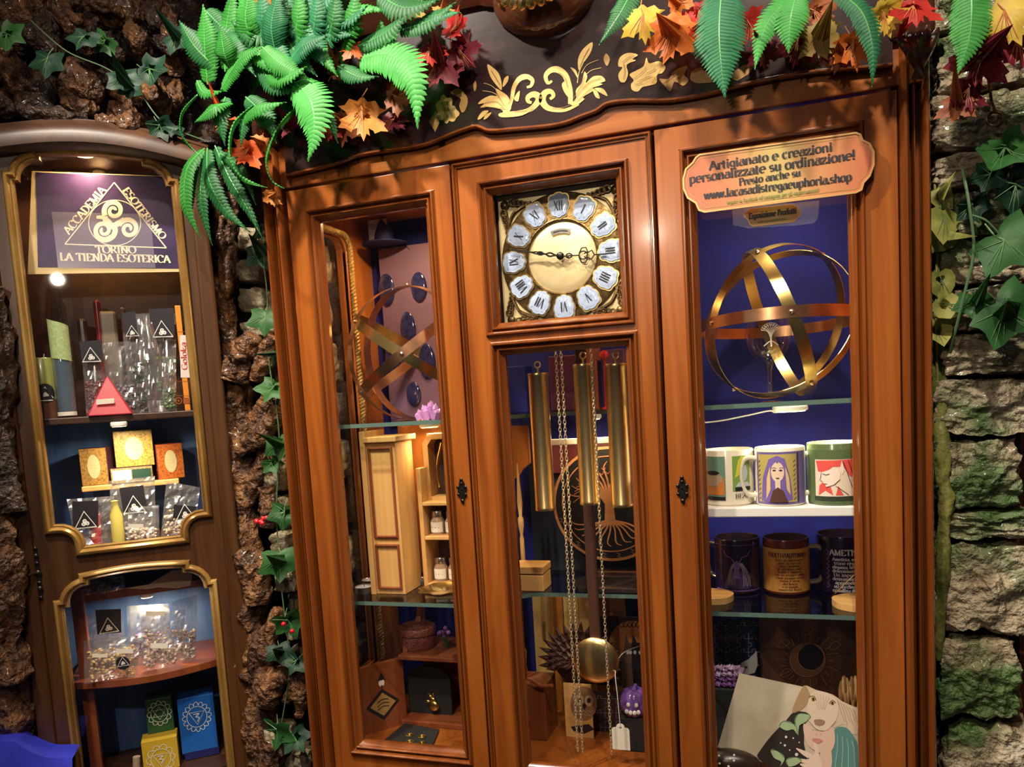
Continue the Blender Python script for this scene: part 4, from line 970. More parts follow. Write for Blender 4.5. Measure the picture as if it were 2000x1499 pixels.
add_fronds(f1, [
    ([(406, 165, -0.070), (400, 90, -0.080), (397, 8, -0.080)], 34, 'fern', 22), ([(440, 140, -0.060), (442, 60, -0.065), (458, -40, -0.060)], 30, 'fern', 24),
    ([(432, 175, -0.090), (466, 118, -0.110), (515, 92, -0.115)], 26, 'fern', 22), ([(512, 92, -0.115), (548, 125, -0.130), (607, 156, -0.130)], 24, 'fern', 22),
    ([(575, 160, -0.110), (606, 195, -0.145), (614, 250, -0.155), (602, 316, -0.155)], 44, 'fernlight', 22), 
    ([(385, 158, -0.080), (400, 182, -0.100), (440, 178, -0.110)], 13, 'fern', 12), ([(386, 185, -0.100), (355, 222, -0.110), (356, 268, -0.110), (388, 302, -0.110)], 11, 'fern', 24, .25, side_),
    ([(500, 205, -0.100), (456, 245, -0.130), (448, 305, -0.135), (470, 348, -0.135), (522, 367, -0.130)], 15, 'fernlight', 28, .25, side_),
    ([(575, 215, -0.090), (540, 255, -0.120), (520, 310, -0.120), (530, 352, -0.115), (555, 368, -0.110)], 15, 'fern', 24, .25, side_),
    ([(590, -20, -0.083), (598, 50, -0.093), (632, 128, -0.113)], 40, 'fernteal', 22), ([(470, 10, -0.073), (515, 35, -0.083), (580, 70, -0.093)], 30, 'fernteal', 18), ([(540, -30, -0.083), (560, 30, -0.093), (600, 90, -0.093)], 30, 'fernteal', 18),
    ([(460, 40, -0.063), (500, 30, -0.083), (560, 10, -0.083)], 30, 'ferndark', 18), ([(470, 240, -0.113), (500, 215, -0.143), (560, 200, -0.143)], 18, 'fern', 16), ([(620, 40, -0.073), (650, 60, -0.093), (690, 70, -0.103)], 24, 'fernteal', 16),
    ([(400, 20, -0.043), (430, 50, -0.063), (470, 90, -0.073)], 30, 'ferndark', 16), ([(500, 120, -0.083), (540, 170, -0.113), (580, 180, -0.123)], 24, 'ferndark', 16), ([(650, 20, -0.073), (680, 40, -0.103), (720, 10, -0.113)], 20, 'fernteal', 14),
    ([(500, 100, -0.083), (480, 40, -0.103), (490, -30, -0.103)], 36, 'fern', 22), ([(540, 110, -0.093), (530, 50, -0.113), (545, -20, -0.113)], 36, 'fernteal', 22), ([(420, 130, -0.073), (380, 90, -0.083), (350, 40, -0.083)], 26, 'ferndark', 18), ([(560, 130, -0.093), (590, 90, -0.123), (640, 70, -0.123)], 30, 'fernteal', 20),
    ([(450, 200, -0.093), (420, 210, -0.123), (380, 240, -0.123)], 20, 'fern', 16), ([(480, 190, -0.093), (520, 230, -0.123), (540, 280, -0.123)], 26, 'ferndark', 18), ([(440, 190, -0.083), (430, 230, -0.113), (440, 285, -0.113)], 22, 'ferndark', 16), ([(560, 160, -0.093), (600, 190, -0.123), (650, 190, -0.123)], 24, 'ferndark', 18), ([(610, 100, -0.073), (640, 60, -0.093), (650, -10, -0.093)], 36, 'fernteal', 20),
    ([(460, 150, -0.083), (440, 110, -0.113), (430, 50, -0.118)], 30, 'fern', 20), ([(520, 140, -0.093), (560, 150, -0.133), (600, 130, -0.138)], 26, 'fern', 18), ([(520, 200, -0.093), (480, 230, -0.123), (470, 290, -0.123)], 20, 'ferndark', 18), ([(600, 20, -0.043), (630, 0, -0.063), (680, -20, -0.063)], 34, 'fernteal', 14), ([(560, 60, -0.063), (500, 70, -0.093), (450, 40, -0.093)], 28, 'ferndark', 16), ([(600, 210, -0.093), (640, 230, -0.113), (660, 280, -0.113)], 18, 'ferndark', 16), ([(660, 130, -0.083), (700, 150, -0.113), (740, 150, -0.113)], 20, 'ferndark', 14)])
add_fronds(f1, [([(470 + 32 * i, 120 - 8 * (i % 3), -.06), (478 + 34 * i, 50, -.10), (470 + 38 * i, -30, -.10)], 30, ['fern', 'fernteal', 'ferndark'][i % 3], 20) for i in range(7)] +
    [([(430 + 40 * i, 60, -.05), (460 + 40 * i, 95 + 10 * (i % 2), -.10), (500 + 40 * i, 150, -.11)], 28, ['ferndark', 'fern', 'fernteal'][i % 3], 20) for i in range(5)])
f2 = plant('hanging_fern', 'dark green drooping fern fronds hanging between the two cabinets', 'fern', P(400, 290, -.02))
add_fronds(f2, [([(400, 290, -.02), (366, 330, -.045), (362, 400, -.05), (392, 465, -.04)], 22, 'fern', 22), ([(405, 290, -.02), (408, 350, -.05), (440, 410, -.05), (490, 455, -.04)], 22, 'ferndark', 24),
    ([(400, 300, -.015), (392, 390, -.03), (415, 480, -.02)], 18, 'ferndark', 20), ([(420, 285, -.01), (450, 350, -.03), (485, 410, -.03), (515, 470, -.03)], 18, 'ferndark', 22), ([(390, 295, 0), (375, 350, -.02), (375, 420, -.02)], 18, 'ferndark', 20), ([(430, 300, -.02), (470, 330, -.04), (500, 400, -.03)], 16, 'ferndark', 18)])
f3 = plant('fern_spray', 'bright fern spray with one broad drooping frond over the frieze left of centre', 'fern', P(720, 90, -.03))
add_fronds(f3, [([(700, 118, -.08), (760, 108, -.11), (805, 150, -.13), (816, 252, -.13)], 42, 'fernlight', 24), ([(712, 60, -.04), (672, 50, -.06), (700, 18, -.07), (765, 22, -.07)], 16, 'fernlight', 18), ([(740, 110, -.05), (742, 70, -.06), (745, 35, -.06)], 16, 'fern', 9), ([(745, 100, -.06), (770, 70, -.07), (778, 45, -.07)], 14, 'fern', 9), ([(690, 40, -.02), (720, 20, -.02), (760, -20, -.02)], 26, 'fernteal', 14),
    ([(740, -10, -.08), (790, 15, -.10), (860, 0, -.10)], 30, 'ferndark', 16), ([(780, 60, -.08), (840, 40, -.10), (890, 5, -.10)], 24, 'ferndark', 16), ([(700, 90, -.08), (760, 60, -.10), (800, 20, -.10)], 26, 'ferndark', 16), ([(820, 40, -.08), (850, 30, -.10), (900, 25, -.10)], 18, 'fernteal', 14), ([(720, 130, -.04), (690, 150, -.06), (650, 160, -.06)], 14, 'ferndark', 12)])
f4 = plant('fern_spray', 'glossy fern spray hanging over the frieze right of the gilt shell', 'fern', P(1410, -10, -.04))
add_fronds(f4, [([(1412, -40, -.08), (1405, 50, -.10), (1408, 120, -.105), (1416, 190, -.105)], 46, 'fernteal', 28), ([(1245, -40, -.06), (1215, 20, -.08), (1170, 88, -.08)], 24, 'ferndark', 22), ([(1590, -30, -.08), (1530, 10, -.10), (1492, 60, -.105), (1474, 136, -.105)], 26, 'fernlight', 24), ([(1560, -20, -.09), (1545, 30, -.11), (1540, 104, -.11)], 30, 'fernlight', 18), ([(1625, -20, -.08), (1680, 20, -.10), (1704, 90, -.11), (1703, 170, -.105)], 20, 'fernteal', 26)])
f5 = plant('fern_spray', 'single pale fern frond hanging beyond the right corner post', 'fern', P(1895, -20, -.06))
add_fronds(f5, [([(1895, -50, -.08), (1898, 20, -.09), (1892, 80, -.09), (1870, 146, -.085)], 32, 'fernlight', 24)])
# ---- autumn leaves
MAPLE = [(0, 1), (.10, .74), (.20, .80), (.17, .55), (.33, .62), (.36, .70), (.55, .60), (.78, .62), (.66, .42), (.72, .34), (.46, .16), (.52, .06), (.74, -.06), (.54, -.12), (.40, -.30), (.16, -.24), (.05, -.34)]
MAPLE = MAPLE + [(-x, y) for x, y in MAPLE[::-1][:-1]]
IVY = [(0, 1), (.14, .80), (.26, .60), (.44, .54), (.66, .54), (.90, .46), (.80, .26), (.68, .04), (.66, -.14), (.74, -.36), (.50, -.42), (.22, -.38), (0, -.24)]
IVY = IVY + [(-x, y) for x, y in IVY[::-1][1:-1]]
POTH = [(0, 1), (.22, .72), (.46, .40), (.56, .05), (.46, -.25), (.22, -.38), (0, -.28)]
POTH = POTH + [(-x, y) for x, y in POTH[::-1][1:-1]]
def leaf(shape, c, size, rot, tilt=(0, 0), cup=.2, seed=0, veins=True, fold=.18):
    """thin lobed leaf: outline fan with cupping, lifted midrib veins"""
    rnd = random.Random(seed); m_ = MB(); n = len(shape)
    rx = Matrix.Translation(c) @ Matrix.Rotation(tilt[1], 4, 'Z') @ Matrix.Rotation(tilt[0], 4, 'X') @ Matrix.Rotation(rot, 4, 'Y')
    def z3(x, y): 
        d = hypot(x, y); return -(-fold * abs(x) + cup * d * d * .5 + .06 * sin(7 * x + seed) * d + .08 * sin(5 * y + seed * 2))
    v = [(0, z3(0, 0), 0)]; rings = (.35, .7, 1.0)
    for r in rings:
        for x, y in shape: v.append((x * r * size, z3(x * r, y * r) * size, y * r * size))
    f = [(0, 1 + i, 1 + (i + 1) % n) for i in range(n)]
    for k in range(2):
        for i in range(n): f.append((1 + k * n + i, 1 + (k + 1) * n + i, 1 + (k + 1) * n + (i + 1) % n, 1 + k * n + (i + 1) % n))
    m_.add(v, f, 0, rx)
    if veins:
        tips = [p for p in shape if hypot(*p) > .7][:12:1]; tips = [shape[0]] + [p for p in tips if p != shape[0]]
        for x, y in tips[:6]:
            q = [(x * t * .92 * size, (z3(x * t * .92, y * t * .92)) * size - .0006, y * t * .92 * size) for t in (0, .35, .7, 1)]
            m_.tube(q, [size * .018, size * .013, size * .009, size * .003], 4, mi=1, xf=rx)
    sl = rnd.uniform(.5, .9)
    m_.tube([(0, -.0005, 0), (rnd.uniform(-.1, .1) * size, .004, -.3 * size * sl), (rnd.uniform(-.2, .2) * size, .012, -.8 * size * sl)], size * .02, 5, mi=1, xf=rx)
    return m_
def leaves(root_, shape, lst, veinmat, name='leaf'):
    for i, (x, y, Y, s_, rot, mt, *ex) in enumerate(lst):
        t = ex[0] if ex else (rng.uniform(-.5, .3), rng.uniform(-.5, .5))
        p = P(x, y, Y); obj(name, leaf(shape, p, s_ / 1130, radians(rot), t, rng.uniform(.15, .5), i, True), [M[mt], M[veinmat] if isinstance(veinmat, str) else veinmat], root_, 70)
mv = mat('maple_vein', (.45, .16, .06), .5)
g1 = plant('autumn_leaf_garland', 'garland of red, orange and brown autumn leaves left of the gilt shell', 'garland', P(700, 120, -.03))
leaves(g1, MAPLE, [(690, 90, -.08, 40, 160, 'm_scarlet', (-.4, .3)), (652, 138, -.07, 40, 60, 'm_rust', (-.3, .4)), (708, 215, -.09, 62, 183, 'm_tan', (.1, .55)), (768, 185, -.06, 46, 120, 'm_rust', (0, .2)), (858, 112, -.06, 66, 200, 'm_wine', (-.1, .3)), (880, 60, -.075, 46, 30, 'm_red', (-.3, -.4)), (838, 96, -.07, 46, 170, 'm_red', (-.4, .2)),
    (436, 240, -.075, 42, 95, 'm_scarlet', (-.9, .2)), (486, 290, -.06, 52, 210, 'm_scarlet', (-.2, .6)), (645, 245, -.05, 36, 190, 'm_red', (0, .4)), (665, 235, -.04, 56, 180, 'm_rust', (0, .1)), (800, 8, -.05, 48, 190, 'm_olive', (-.3, .2)), (770, 230, -.035, 44, 200, 'm_wine'), (510, 275, -.05, 34, 200, 'm_tan', (.2, .3)), (530, 380, -.03, 30, 180, 'm_tan', (0, 1.1)), (895, 95, -.05, 50, 140, 'm_wine'), (865, 30, -.05, 30, 10, 'm_tan', (-.3, .5)), (565, 240, -.03, 40, 150, 'm_wine')], mv)
g2 = plant('autumn_leaf_garland', 'garland of yellow, orange and red autumn leaves right of the gilt shell', 'garland', P(1450, 20, -.03))
leaves(g2, MAPLE, [(1256, 28, -.08, 52, 178, 'm_yellow', (0, .2)), (1312, 52, -.085, 62, 195, 'm_orange', (.1, -.2)), (1365, 18, -.07, 46, 150, 'm_red'), (1350, 40, -.06, 40, 210, 'm_scarlet'), (1600, 62, -.07, 52, 170, 'm_olive'), (1668, 82, -.075, 48, 175, 'm_orange', (.1, .5)), (1560, 75, -.055, 50, 190, 'm_wine'), (1492, 90, -.05, 40, 180, 'm_wine'), (1725, 22, -.08, 48, 165, 'm_yellow', (.1, -.4)), (1785, 8, -.08, 56, 190, 'm_red'), (1640, 100, -.06, 36, 195, 'm_rust'), (1460, 40, -.05, 44, 160, 'm_red'), (1590, 20, -.05, 44, 130, 'm_rust'), (1320, 10, -.06, 40, 60, 'm_orange')], mv)
g3 = plant('autumn_leaf_garland', 'cluster of yellow and dark red autumn leaves at the top right corner', 'garland', P(1930, 40, -.03))
leaves(g3, MAPLE, [(1962, 20, -.07, 66, 160, 'm_yellow', (0, -.3)), (1925, 95, -.05, 66, 200, 'm_wine', (0, .2)), (1895, 170, -.05, 44, 185, 'm_wine', (0, .4)), (1985, 80, -.05, 60, 170, 'm_wine'), (1870, 200, -.045, 40, 190, 'm_rust'), (1920, 60, -.045, 44, 140, 'm_red')], mv)
# ---- ivy
def vine(pts, r=.0014): 
    m_ = MB(); m_.tube(spline([P(*p) for p in pts], 8), r, 6); return m_
iv1 = plant('ivy_vine', 'dark ivy vine trailing over the craggy bark above the corner cabinet', 'ivy', P(200, 120, -.1))
def LY(px, py, t): return LW(px, py, t)
m_ = MB(); m_.tube(spline([LW(60, 40, .0), LW(130, 100, -.02), (LW(210, 135, -.02)), LW(270, 180, -.02), LW(320, 240, -.03), LW(400, 275, -.03)], 8), .0014, 6); obj('stem', m_, M['ivystem'], iv1, True)
for i, (x, y, t, s_, rot, mt) in enumerate([(93, 115, -.02, 42, 190, 'ivydark'), (240, 150, -.03, 42, 170, 'ivydark'), (290, 132, -.03, 46, 110, 'ivydark'), (165, 70, -.01, 40, 200, 'ivydark'), (345, 70, 0, 44, 140, 'ivydark'), (312, 245, -.04, 36, 160, 'ivydark'), (12, 65, -.02, 40, 120, 'ivy'), (255, 170, -.03, 32, 190, 'ivydark'), (205, 80, .0, 34, 220, 'ivy'), (340, 250, -.04, 26, 200, 'ivydark')]):
    obj('leaf', leaf(IVY, LW(x, y, t), s_ / 1050, radians(rot), (rng.uniform(-.4, .2), rng.uniform(0, .7)), .25, i), [M[mt], M['ivyvein']], iv1, 70)
iv2 = plant('ivy_vine', 'green ivy with red berries climbing the trunk beside the tall cabinet', 'ivy', P(540, 900, .05))
obj('stem', vine([(500, 440, .08), (520, 560, .07), (525, 700, .06), (545, 850, .05), (540, 1000, .05), (550, 1150, .04), (565, 1300, .04), (545, 1440, .03)]), M['ivystem'], iv2, True)
leaves(iv2, IVY, [(518, 618, .06, 50, 185, 'ivy', (-.2, .4)), (512, 490, .06, 52, 170, 'ivydark'), (505, 450, .06, 36, 190, 'ivydark'), (535, 755, .05, 50, 200, 'ivy', (-.5, .2)), (545, 865, .05, 48, 170, 'ivy'), (530, 905, .045, 31, 160, 'ivy'), (556, 1000, .04, 48, 190, 'ivy'), (545, 1092, .03, 60, 175, 'ivy', (-.3, .3)), (562, 1212, .03, 52, 160, 'ivy'), (578, 1292, .03, 36, 200, 'ivydark'), (545, 1270, .03, 40, 170, 'ivydark'), (540, 1425, .02, 55, 185, 'ivy'), (575, 1440, .03, 45, 150, 'ivydark'), (540, 690, .06, 31, 150, 'ivydark')], 'ivyvein')
for c_, n_ in ((P(512, 1016, .03), 8), (P(567, 1226, .02), 2)):
    for i in range(n_):
        m_ = MB(); m_.ball(c_ + Vector((rng.uniform(-.011, .011), rng.uniform(-.008, .004), rng.uniform(-.011, .011))), .0052, 10); obj('berry', m_, M['berry'], iv2, True)
iv3 = plant('ivy_vine', 'large-leaved green ivy hanging in front of the mossy stones', 'ivy', P(1900, 480, .03))
obj('stem', vine([(1880, 330, .02), (1893, 400, .0), (1902, 490, .0), (1885, 570, .0), (1868, 640, .01), (1856, 690, .03)], .0022), M['ivystem'], iv3, True)
obj('stem', vine([(1896, 420, .0), (1925, 430, -.01), (1950, 455, -.01)], .0014), M['ivystem'], iv3, True)
obj('stem', vine([(1885, 570, .0), (1915, 565, -.01), (1945, 585, -.01)], .0014), M['ivystem'], iv3, True)
leaves(iv3, IVY, [(1962, 470, -.01, 66, 140, 'ivy', (-.1, -.2)), (1962, 605, -.01, 68, 130, 'ivy', (-.1, -.2)), (1965, 285, .0, 60, 150, 'ivy'), (1935, 340, .02, 36, 200, 'ivydark'), (1905, 590, .02, 40, 190, 'ivy'), (1900, 400, .02, 34, 160, 'ivydark'), (1985, 360, .0, 50, 120, 'ivydark')], 'ivyvein')
iv4 = plant('pothos_vine', 'yellow-green leafy vine squeezed between corner post and mossy stones', 'vine', P(1840, 500, .04))
obj('stem', vine([(1826, 360, .06), (1830, 480, .05), (1828, 620, .05), (1832, 760, .06)], .002), M['pothos'], iv4, True)
leaves(iv4, POTH, [(1842, 425, .03, 52, 190, 'pothos', (-.2, .3)), (1850, 460, .04, 44, 230, 'pothos'), (1845, 592, .03, 48, 120, 'pothos', (-.3, .2)), (1838, 545, .04, 42, 170, 'pothos'), (1835, 380, .05, 36, 150, 'pothos'), (1832, 640, .05, 44, 180, 'pothos')], 'ivystem')
m_ = root([P(1830, 640, .07), P(1835, 760, .07), P(1841, 900, .06), P(1846, 1000, .06), P(1840, 1120, .06), P(1834, 1290, .06)], [.007, .010, .011, .012, .009, .004], 77, 12, .35, 30, 8)
obj('thick_stalk', m_, noisy('mottled_stalk', [(.3, (.03, .04, .012)), (.5, (.16, .17, .035)), (.75, (.40, .36, .12))], (18, 18, 8), 1.5, 6, .4, bump=.6, bscale=80, dist=.006), iv4, 80)
# ================================================================== things inside the tall cabinet
def Pz(px, py, z):
    r = ray(px, py); return CAM + r * ((z - CAM.z) / r.z)
def one(name, m_, mt, label, cat, smooth=False, bevel=0, group=None, xf=None, segs=2):
    return tag(obj(name, m_, mt, None, smooth, bevel, segs, xf), label, cat, group)
# ---- metal strip spheres: four great circles, rivets where they cross
def strip_sphere(c, R, rot, axes, label, mats):
    t = thing('strip_sphere', label, 'sculpture', (c.x, c.y, c.z - R), group='metal strip spheres')
    wb = .0104; nseg = 60
    for k, ax in enumerate(axes):
        m_ = MB(); u = ax.orthogonal().normalized(); v = ax.cross(u); vs_ = []
        rr = R * (1 - .004 * k)
        for i in range(nseg):
            q = 2 * pi * i / nseg; d = u * cos(q) + v * sin(q)
            for hgt, ro in ((-wb, rr), (wb, rr), (wb, rr - .0009), (-wb, rr - .0009)): vs_.append(Vector(c) + rot @ (d * ro + ax * hgt))
        fs = [(i * 4 + j, i * 4 + (j + 1) % 4, ((i + 1) % nseg) * 4 + (j + 1) % 4, ((i + 1) % nseg) * 4 + j) for i in range(nseg) for j in range(4)]
        m_.add(vs_, fs); obj('strip', m_, M[mats[k]], t, 40)
    done = []
    for i in range(4):
        for j in range(i + 1, 4):
            x = axes[i].cross(axes[j]).normalized()
            for s_ in (-1, 1):
                p = Vector(c) + rot @ (x * s_ * (R + .0006)); n_ = (p - Vector(c)).normalized()
                m_ = MB(); m_.lathe([(.0042, 0), (.0042, .0012), (.003, .0024), (.001, .003)], 12, Matrix.Translation(p) @ n_.to_track_quat('Z', 'Y').to_matrix().to_4x4())
                m_.ball(p + n_ * .0015, .003, 8); obj('rivet', m_, M['steel' if (i + j) % 2 else 'brass'], t, True)
    return t
def sphere_place(px, py, Y, R): 
    p = P(px, py, Y); return Vector((p.x, p.y, SA + R * .985))
R_ = .143
BA = math.acos(1 / 3)
AXT = [Vector((0, 0, 1))] + [Vector((sin(BA) * cos(q), sin(BA) * sin(q), cos(BA))) for q in (0, 2 * pi / 3, 4 * pi / 3)]
AXC = [Vector(q).normalized() for q in ((1, 1, 1), (-1, 1, 1), (1, -1, 1), (-1, -1, 1))]
def rot_to(front, up):
    front = Vector(front).normalized(); up = Vector(up); up = (up - front * up.dot(front)).normalized(); rt = front.cross(up)
    a = Matrix((front, up, rt)).transposed(); e1 = Vector((1, 1, 0)).normalized(); e2 = Vector((1, -1, 0)).normalized(); e3 = e1.cross(e2)
    return a @ Matrix((e1, e2, e3))
ROTL = rot_to((.30, -1, -.06), (-.03, .1, 1))
strip_sphere(sphere_place(1519, 615, .20, R_), R_, Matrix.Rotation(radians(8), 3, 'Z') @ Matrix.Rotation(radians(-3), 3, 'X'), AXT, 'large brass and copper strip sphere holding an etched goblet, right door', ['copper', 'bandbrass', 'bandbrass', 'bandbrass'])
strip_sphere(Vector((-.718, .20, SA + R_ * .985)), R_, ROTL, AXC, 'copper strip sphere half hidden by the left door frame', ['copper', 'copper', 'bandbrass', 'copper'])
# goblet in the right sphere
gp = P(1500, 740, .18); gx = Vector((gp.x + .003, .18, SA + .006))
t = thing('goblet', 'clear stemmed goblet with etched white tree inside the large strip sphere', 'glass', tuple(gx))
m_ = MB(); m_.lathe([(.001, .112), (.018, .114), (.030, .124), (.0385, .142), (.0405, .160), (.039, .178), (.0365, .192)], 36, Matrix.Translation(gx) @ Matrix.Translation((0, 0, -.045)), cap=False); obj('bowl', m_, M['goblet'], t, True)
m_ = MB(); m_.lathe([(.030, .0), (.030, .002), (.008, .006), (.0045, .012), (.004, .045), (.005, .06), (.012, .068)], 24, Matrix.Translation(gx)); obj('stem', m_, M['goblet'], t, True)
m_ = MB(); a0 = atan2(CAM.y - gx.y, CAM.x - gx.x) + .1
fn = lambda u, v: gx + Vector((.0415 * cos(a0 + u / .04), .0415 * sin(a0 + u / .04), .112 + v))
for k in range(9):
    q = radians(20 + k * 17.5); m_.stroke(sp2([(0, -.008), (.006 * cos(q), .004 + .004 * sin(q)), (.017 * cos(q), .004 + .015 * sin(q))], 5), fn, .0009); m_.stroke(arc(.014 * cos(q), .006 + .012 * sin(q), .0028, .0028, 0, 360, 8), fn, .0006)
m_.stroke([(0, -.018), (0, 0)], fn, .0026); m_.stroke(sp2([(-.012, -.02), (0, -.012), (.012, -.02)], 4), fn, .0015)
obj('etched_tree', m_, M['white'], t)
# hanging mauve board with dark ovals
Yb = .335; a, b = P(738, 487, Yb), P(885, 815, Yb)
t = thing('hanging_board', 'mauve board with dark blue oval stones behind the left copper sphere', 'board', (a.x, Yb, b.z))
obj('board', MB().box(a.x, b.x, Yb, Yb + .006, SA, a.z), mat('mauve_board', (.15, .085, .16), .6), t, bevel=.001)
ovm = noisy('dark_agate', [(.3, (.008, .008, .04)), (.7, (.03, .035, .14))], (40, 40, 40), 2, 5, .1, coat=.8)
for x, y, rx, ry in ((755, 566, 19, 33), (818, 560, 18, 30), (797, 642, 18, 35), (766, 705, 17, 34), (834, 706, 19, 37), (808, 770, 17, 26)):
    p = P(x, y, Yb - .004); m_ = MB(); m_.ball(p, 1, 20, sc=(rx / 900, .005, ry / 900)); obj('oval_stone', m_, ovm, t, True)
m_ = MB(); m_.tube([P(750, 440, Yb), P(742, 490, Yb)], .0008, 5); m_.tube([P(752, 440, Yb), P(800, 488, Yb)], .0008, 5); obj('string', m_, M['matteblack'], t)
a, b = P(718, 432, .30), P(757, 466, .30); one('clear_card', MB().box(a.x, b.x, .30, .303, b.z, a.z), film_mat('pale_card', (.5, .55, .85), .5, .1), 'pale translucent card hanging above the mauve board', 'card')
# dark witch hat on top
m_ = MB(); p = P(752, 478, .31); m_.lathe([(.052, 0), (.050, .003), (.024, .006), (.020, .03), (.010, .055), (.001, .065)], 24, Matrix.Translation(p) @ Matrix.Scale(1, 4)); one('pointed_hat', m_, mat('hat_blue', (.006, .008, .08), .7), 'small dark blue pointed hat above the mauve board', 'hat', True)
# amethyst
t = thing('crystal_cluster', 'pale purple crystal cluster on the glass shelf under the left sphere', 'crystal', (-.66, .13, SA))
for k in range(16):
    q = rng.uniform(0, 2 * pi); r = rng.uniform(0, .03); h = .012 + .022 * (1 - r / .03) + rng.uniform(0, .008); c = P(840, 800, .12)
    m_ = MB(); m_.lathe([(.006, 0), (.006, h * .7), (.0005, h)], 6, Matrix.Translation((c.x + r * cos(q), c.y + r * sin(q) * .6, SA)) @ Matrix.Rotation(r * 14 * (1 if cos(q) > 0 else -1), 4, 'Y'))
    obj('crystal', m_, flat('amethyst', (.42, .20, .45), .12, coat=.6), t)
# ---- left door, middle shelf: wooden incense cabinet, board, jar rack
zC = SC
def prow(px0, px1, py0, Y): return P(px0, py0, Y).x, P(px1, py0, Y).x
x0, x1 = prow(730, 786, 1165, .10); zt_ = P(745, 842, .10).z
t = thing('incense_cabinet', 'tall narrow pale wooden case with panelled front on the left glass shelf', 'box', ((x0 + x1) / 2, .14, zC))
obj('body', MB().box(x0, x1 + .004, .108, .19, zC, zt_ - .02), M['pale'], t, bevel=.002)
obj('side_board', MB().box(x0 - .006, x0 + .006, .10, .192, zC, zt_), M['pale'], t, bevel=.002)
obj('cap', MB().box(x0 + .004, x1 + .012, .098, .196, zt_ - .024, zt_ - .012), M['pale'], t, bevel=.002)
for z0_, z1_ in ((zC + .012, zC + .108), (zC + .122, zt_ - .034)):
    q = MB(); q.sweep(rect(x0 + .010, x1 - .002, z0_, z1_), [(0, .108), (0, .103), (.003, .102), (.005, .106)]); obj('panel_moulding', q, M['redwood'], t)
a, b = P(775, 828, .30), P(902, 1115, .30); one('wooden_board', MB().box(a.x, b.x, .30, .312, zC, a.z - .006), M['inwood'], 'orange wooden board standing behind the panelled wooden case', 'board', bevel=.002)
m_ = MB(); pp = [(778, 985), (785, 988), (783, 1020), (795, 1035), (790, 1062), (797, 1072), (792, 1100), (786, 1120), (788, 1145), (778, 1145), (776, 1110), (782, 1080), (770, 1060), (772, 1020)]
m_.plate([[(P(x, y, .15).x, P(x, y, .15).z) for x, y in pp]], .15, .162); one('carved_figure', m_, M['pale'], 'small carved pale wood figure right of the panelled case', 'figurine', bevel=.002)
# jar rack
x0, x1 = P(826, 1115, .17).x, P(915, 1115, .17).x; zt_ = P(830, 850, .17).z; zs = [P(850, y, .17).z for y in (1112, 1052, 985)]
t = thing('jar_rack', 'pale wooden rack with open window on top and small labelled jars', 'rack', ((x0 + x1) / 2, .20, zC))
zb = zC + .001
obj('side_board', MB().box(x0, x0 + .010, .17, .24, zb, P(826, 915, .17).z), M['pale'], t, bevel=.0015); obj('side_board', MB().box(x1 - .010, x1, .17, .24, zb, P(826, 915, .17).z), M['pale'], t, bevel=.0015)
obj('back_board', MB().box(x0, x1, .24, .246, zb, zt_), M['brownwood'], t)
for z in (zb, zs[1] - .004, zs[2] - .004): obj('shelf', MB().box(x0 + .010, x1 - .010, .17, .24, z, z + .008), M['palex'], t, bevel=.0015)
q = MB(); q.sweep([(x0 + .004, zs[2]), (x1 - .004, zs[2]), (x1 - .004, zt_ - .02), (x1 - .02, zt_), (x0 + .02, zt_), (x0 + .004, zt_ - .02)], [(0, .24), (0, .205), (.012, .205), (.012, .24)]); obj('window_frame', q, M['pale'], t)
for i, (z, w_) in enumerate(((zs[0] + .006, 0), (zs[1] + .004, 0))):
    for j in range(2):
        c = Vector((x0 + .030 + j * .034, .20, z if i else zb + .008))
        j_ = thing('spice_jar', ['white-labelled jar on the lower rack shelf, left one', 'white-labelled jar on the lower rack shelf, right one', 'white-labelled jar on the upper rack shelf, left one', 'white-labelled jar on the upper rack shelf, right one'][i * 2 + j], 'jar', tuple(c), group='jars in the pale rack')
        m_ = MB(); m_.lathe([(.001, 0), (.0145, 0), (.0155, .003), (.0155, .030), (.012, .036), (.012, .040)], 20, Matrix.Translation(c)); obj('glass_body', m_, mat('jar_brown', (.35, .22, .14), .15, coat=.6), j_, True)
        m_ = MB(); m_.lathe([(.013, .040), (.013, .050), (.012, .052), (.001, .052)], 20, Matrix.Translation(c)); obj('lid', m_, M['steel'], j_, True)
        m_ = MB(); fn = lambda u, v: c + Vector((.0158 * sin(u / .0158), -.0158 * cos(u / .0158), v)); m_.fill(rect(-.017, .017, .006, .028), fn, 0, .003); lb = obj('paper_label', m_, M['paper'], j_)
        m_ = MB(); fn2 = lambda u, v: c + Vector((.0160 * sin(u / .016), -.0160 * cos(u / .016), v)); m_.stroke([(-.008, .016), (0, .0165), (.008, .016)], fn2, .0015); obj('label_print', m_, M['ink'], lb)
m_ = MB(); m_.tube(spline([(x0 + .03, .22, zs[2] + .03), (x0 + .034, .21, zs[2] + .08), (x0 + .05, .205, zt_ - .02)], 5), [.003] * 11, 8); one('gold_spoon', m_, M['gold'], 'small gilt spoon hanging in the window of the jar rack', 'spoon', True)
m_ = MB(); m_.tube(spline([(x0 + .055, .22, zs[2] + .03), (x0 + .058, .21, zs[2] + .08), (x0 + .072, .205, zt_ - .02)], 5), [.003] * 11, 8); one('gold_spoon', m_, M['gold'], 'second gilt spoon, right in the jar rack window', 'spoon', True)
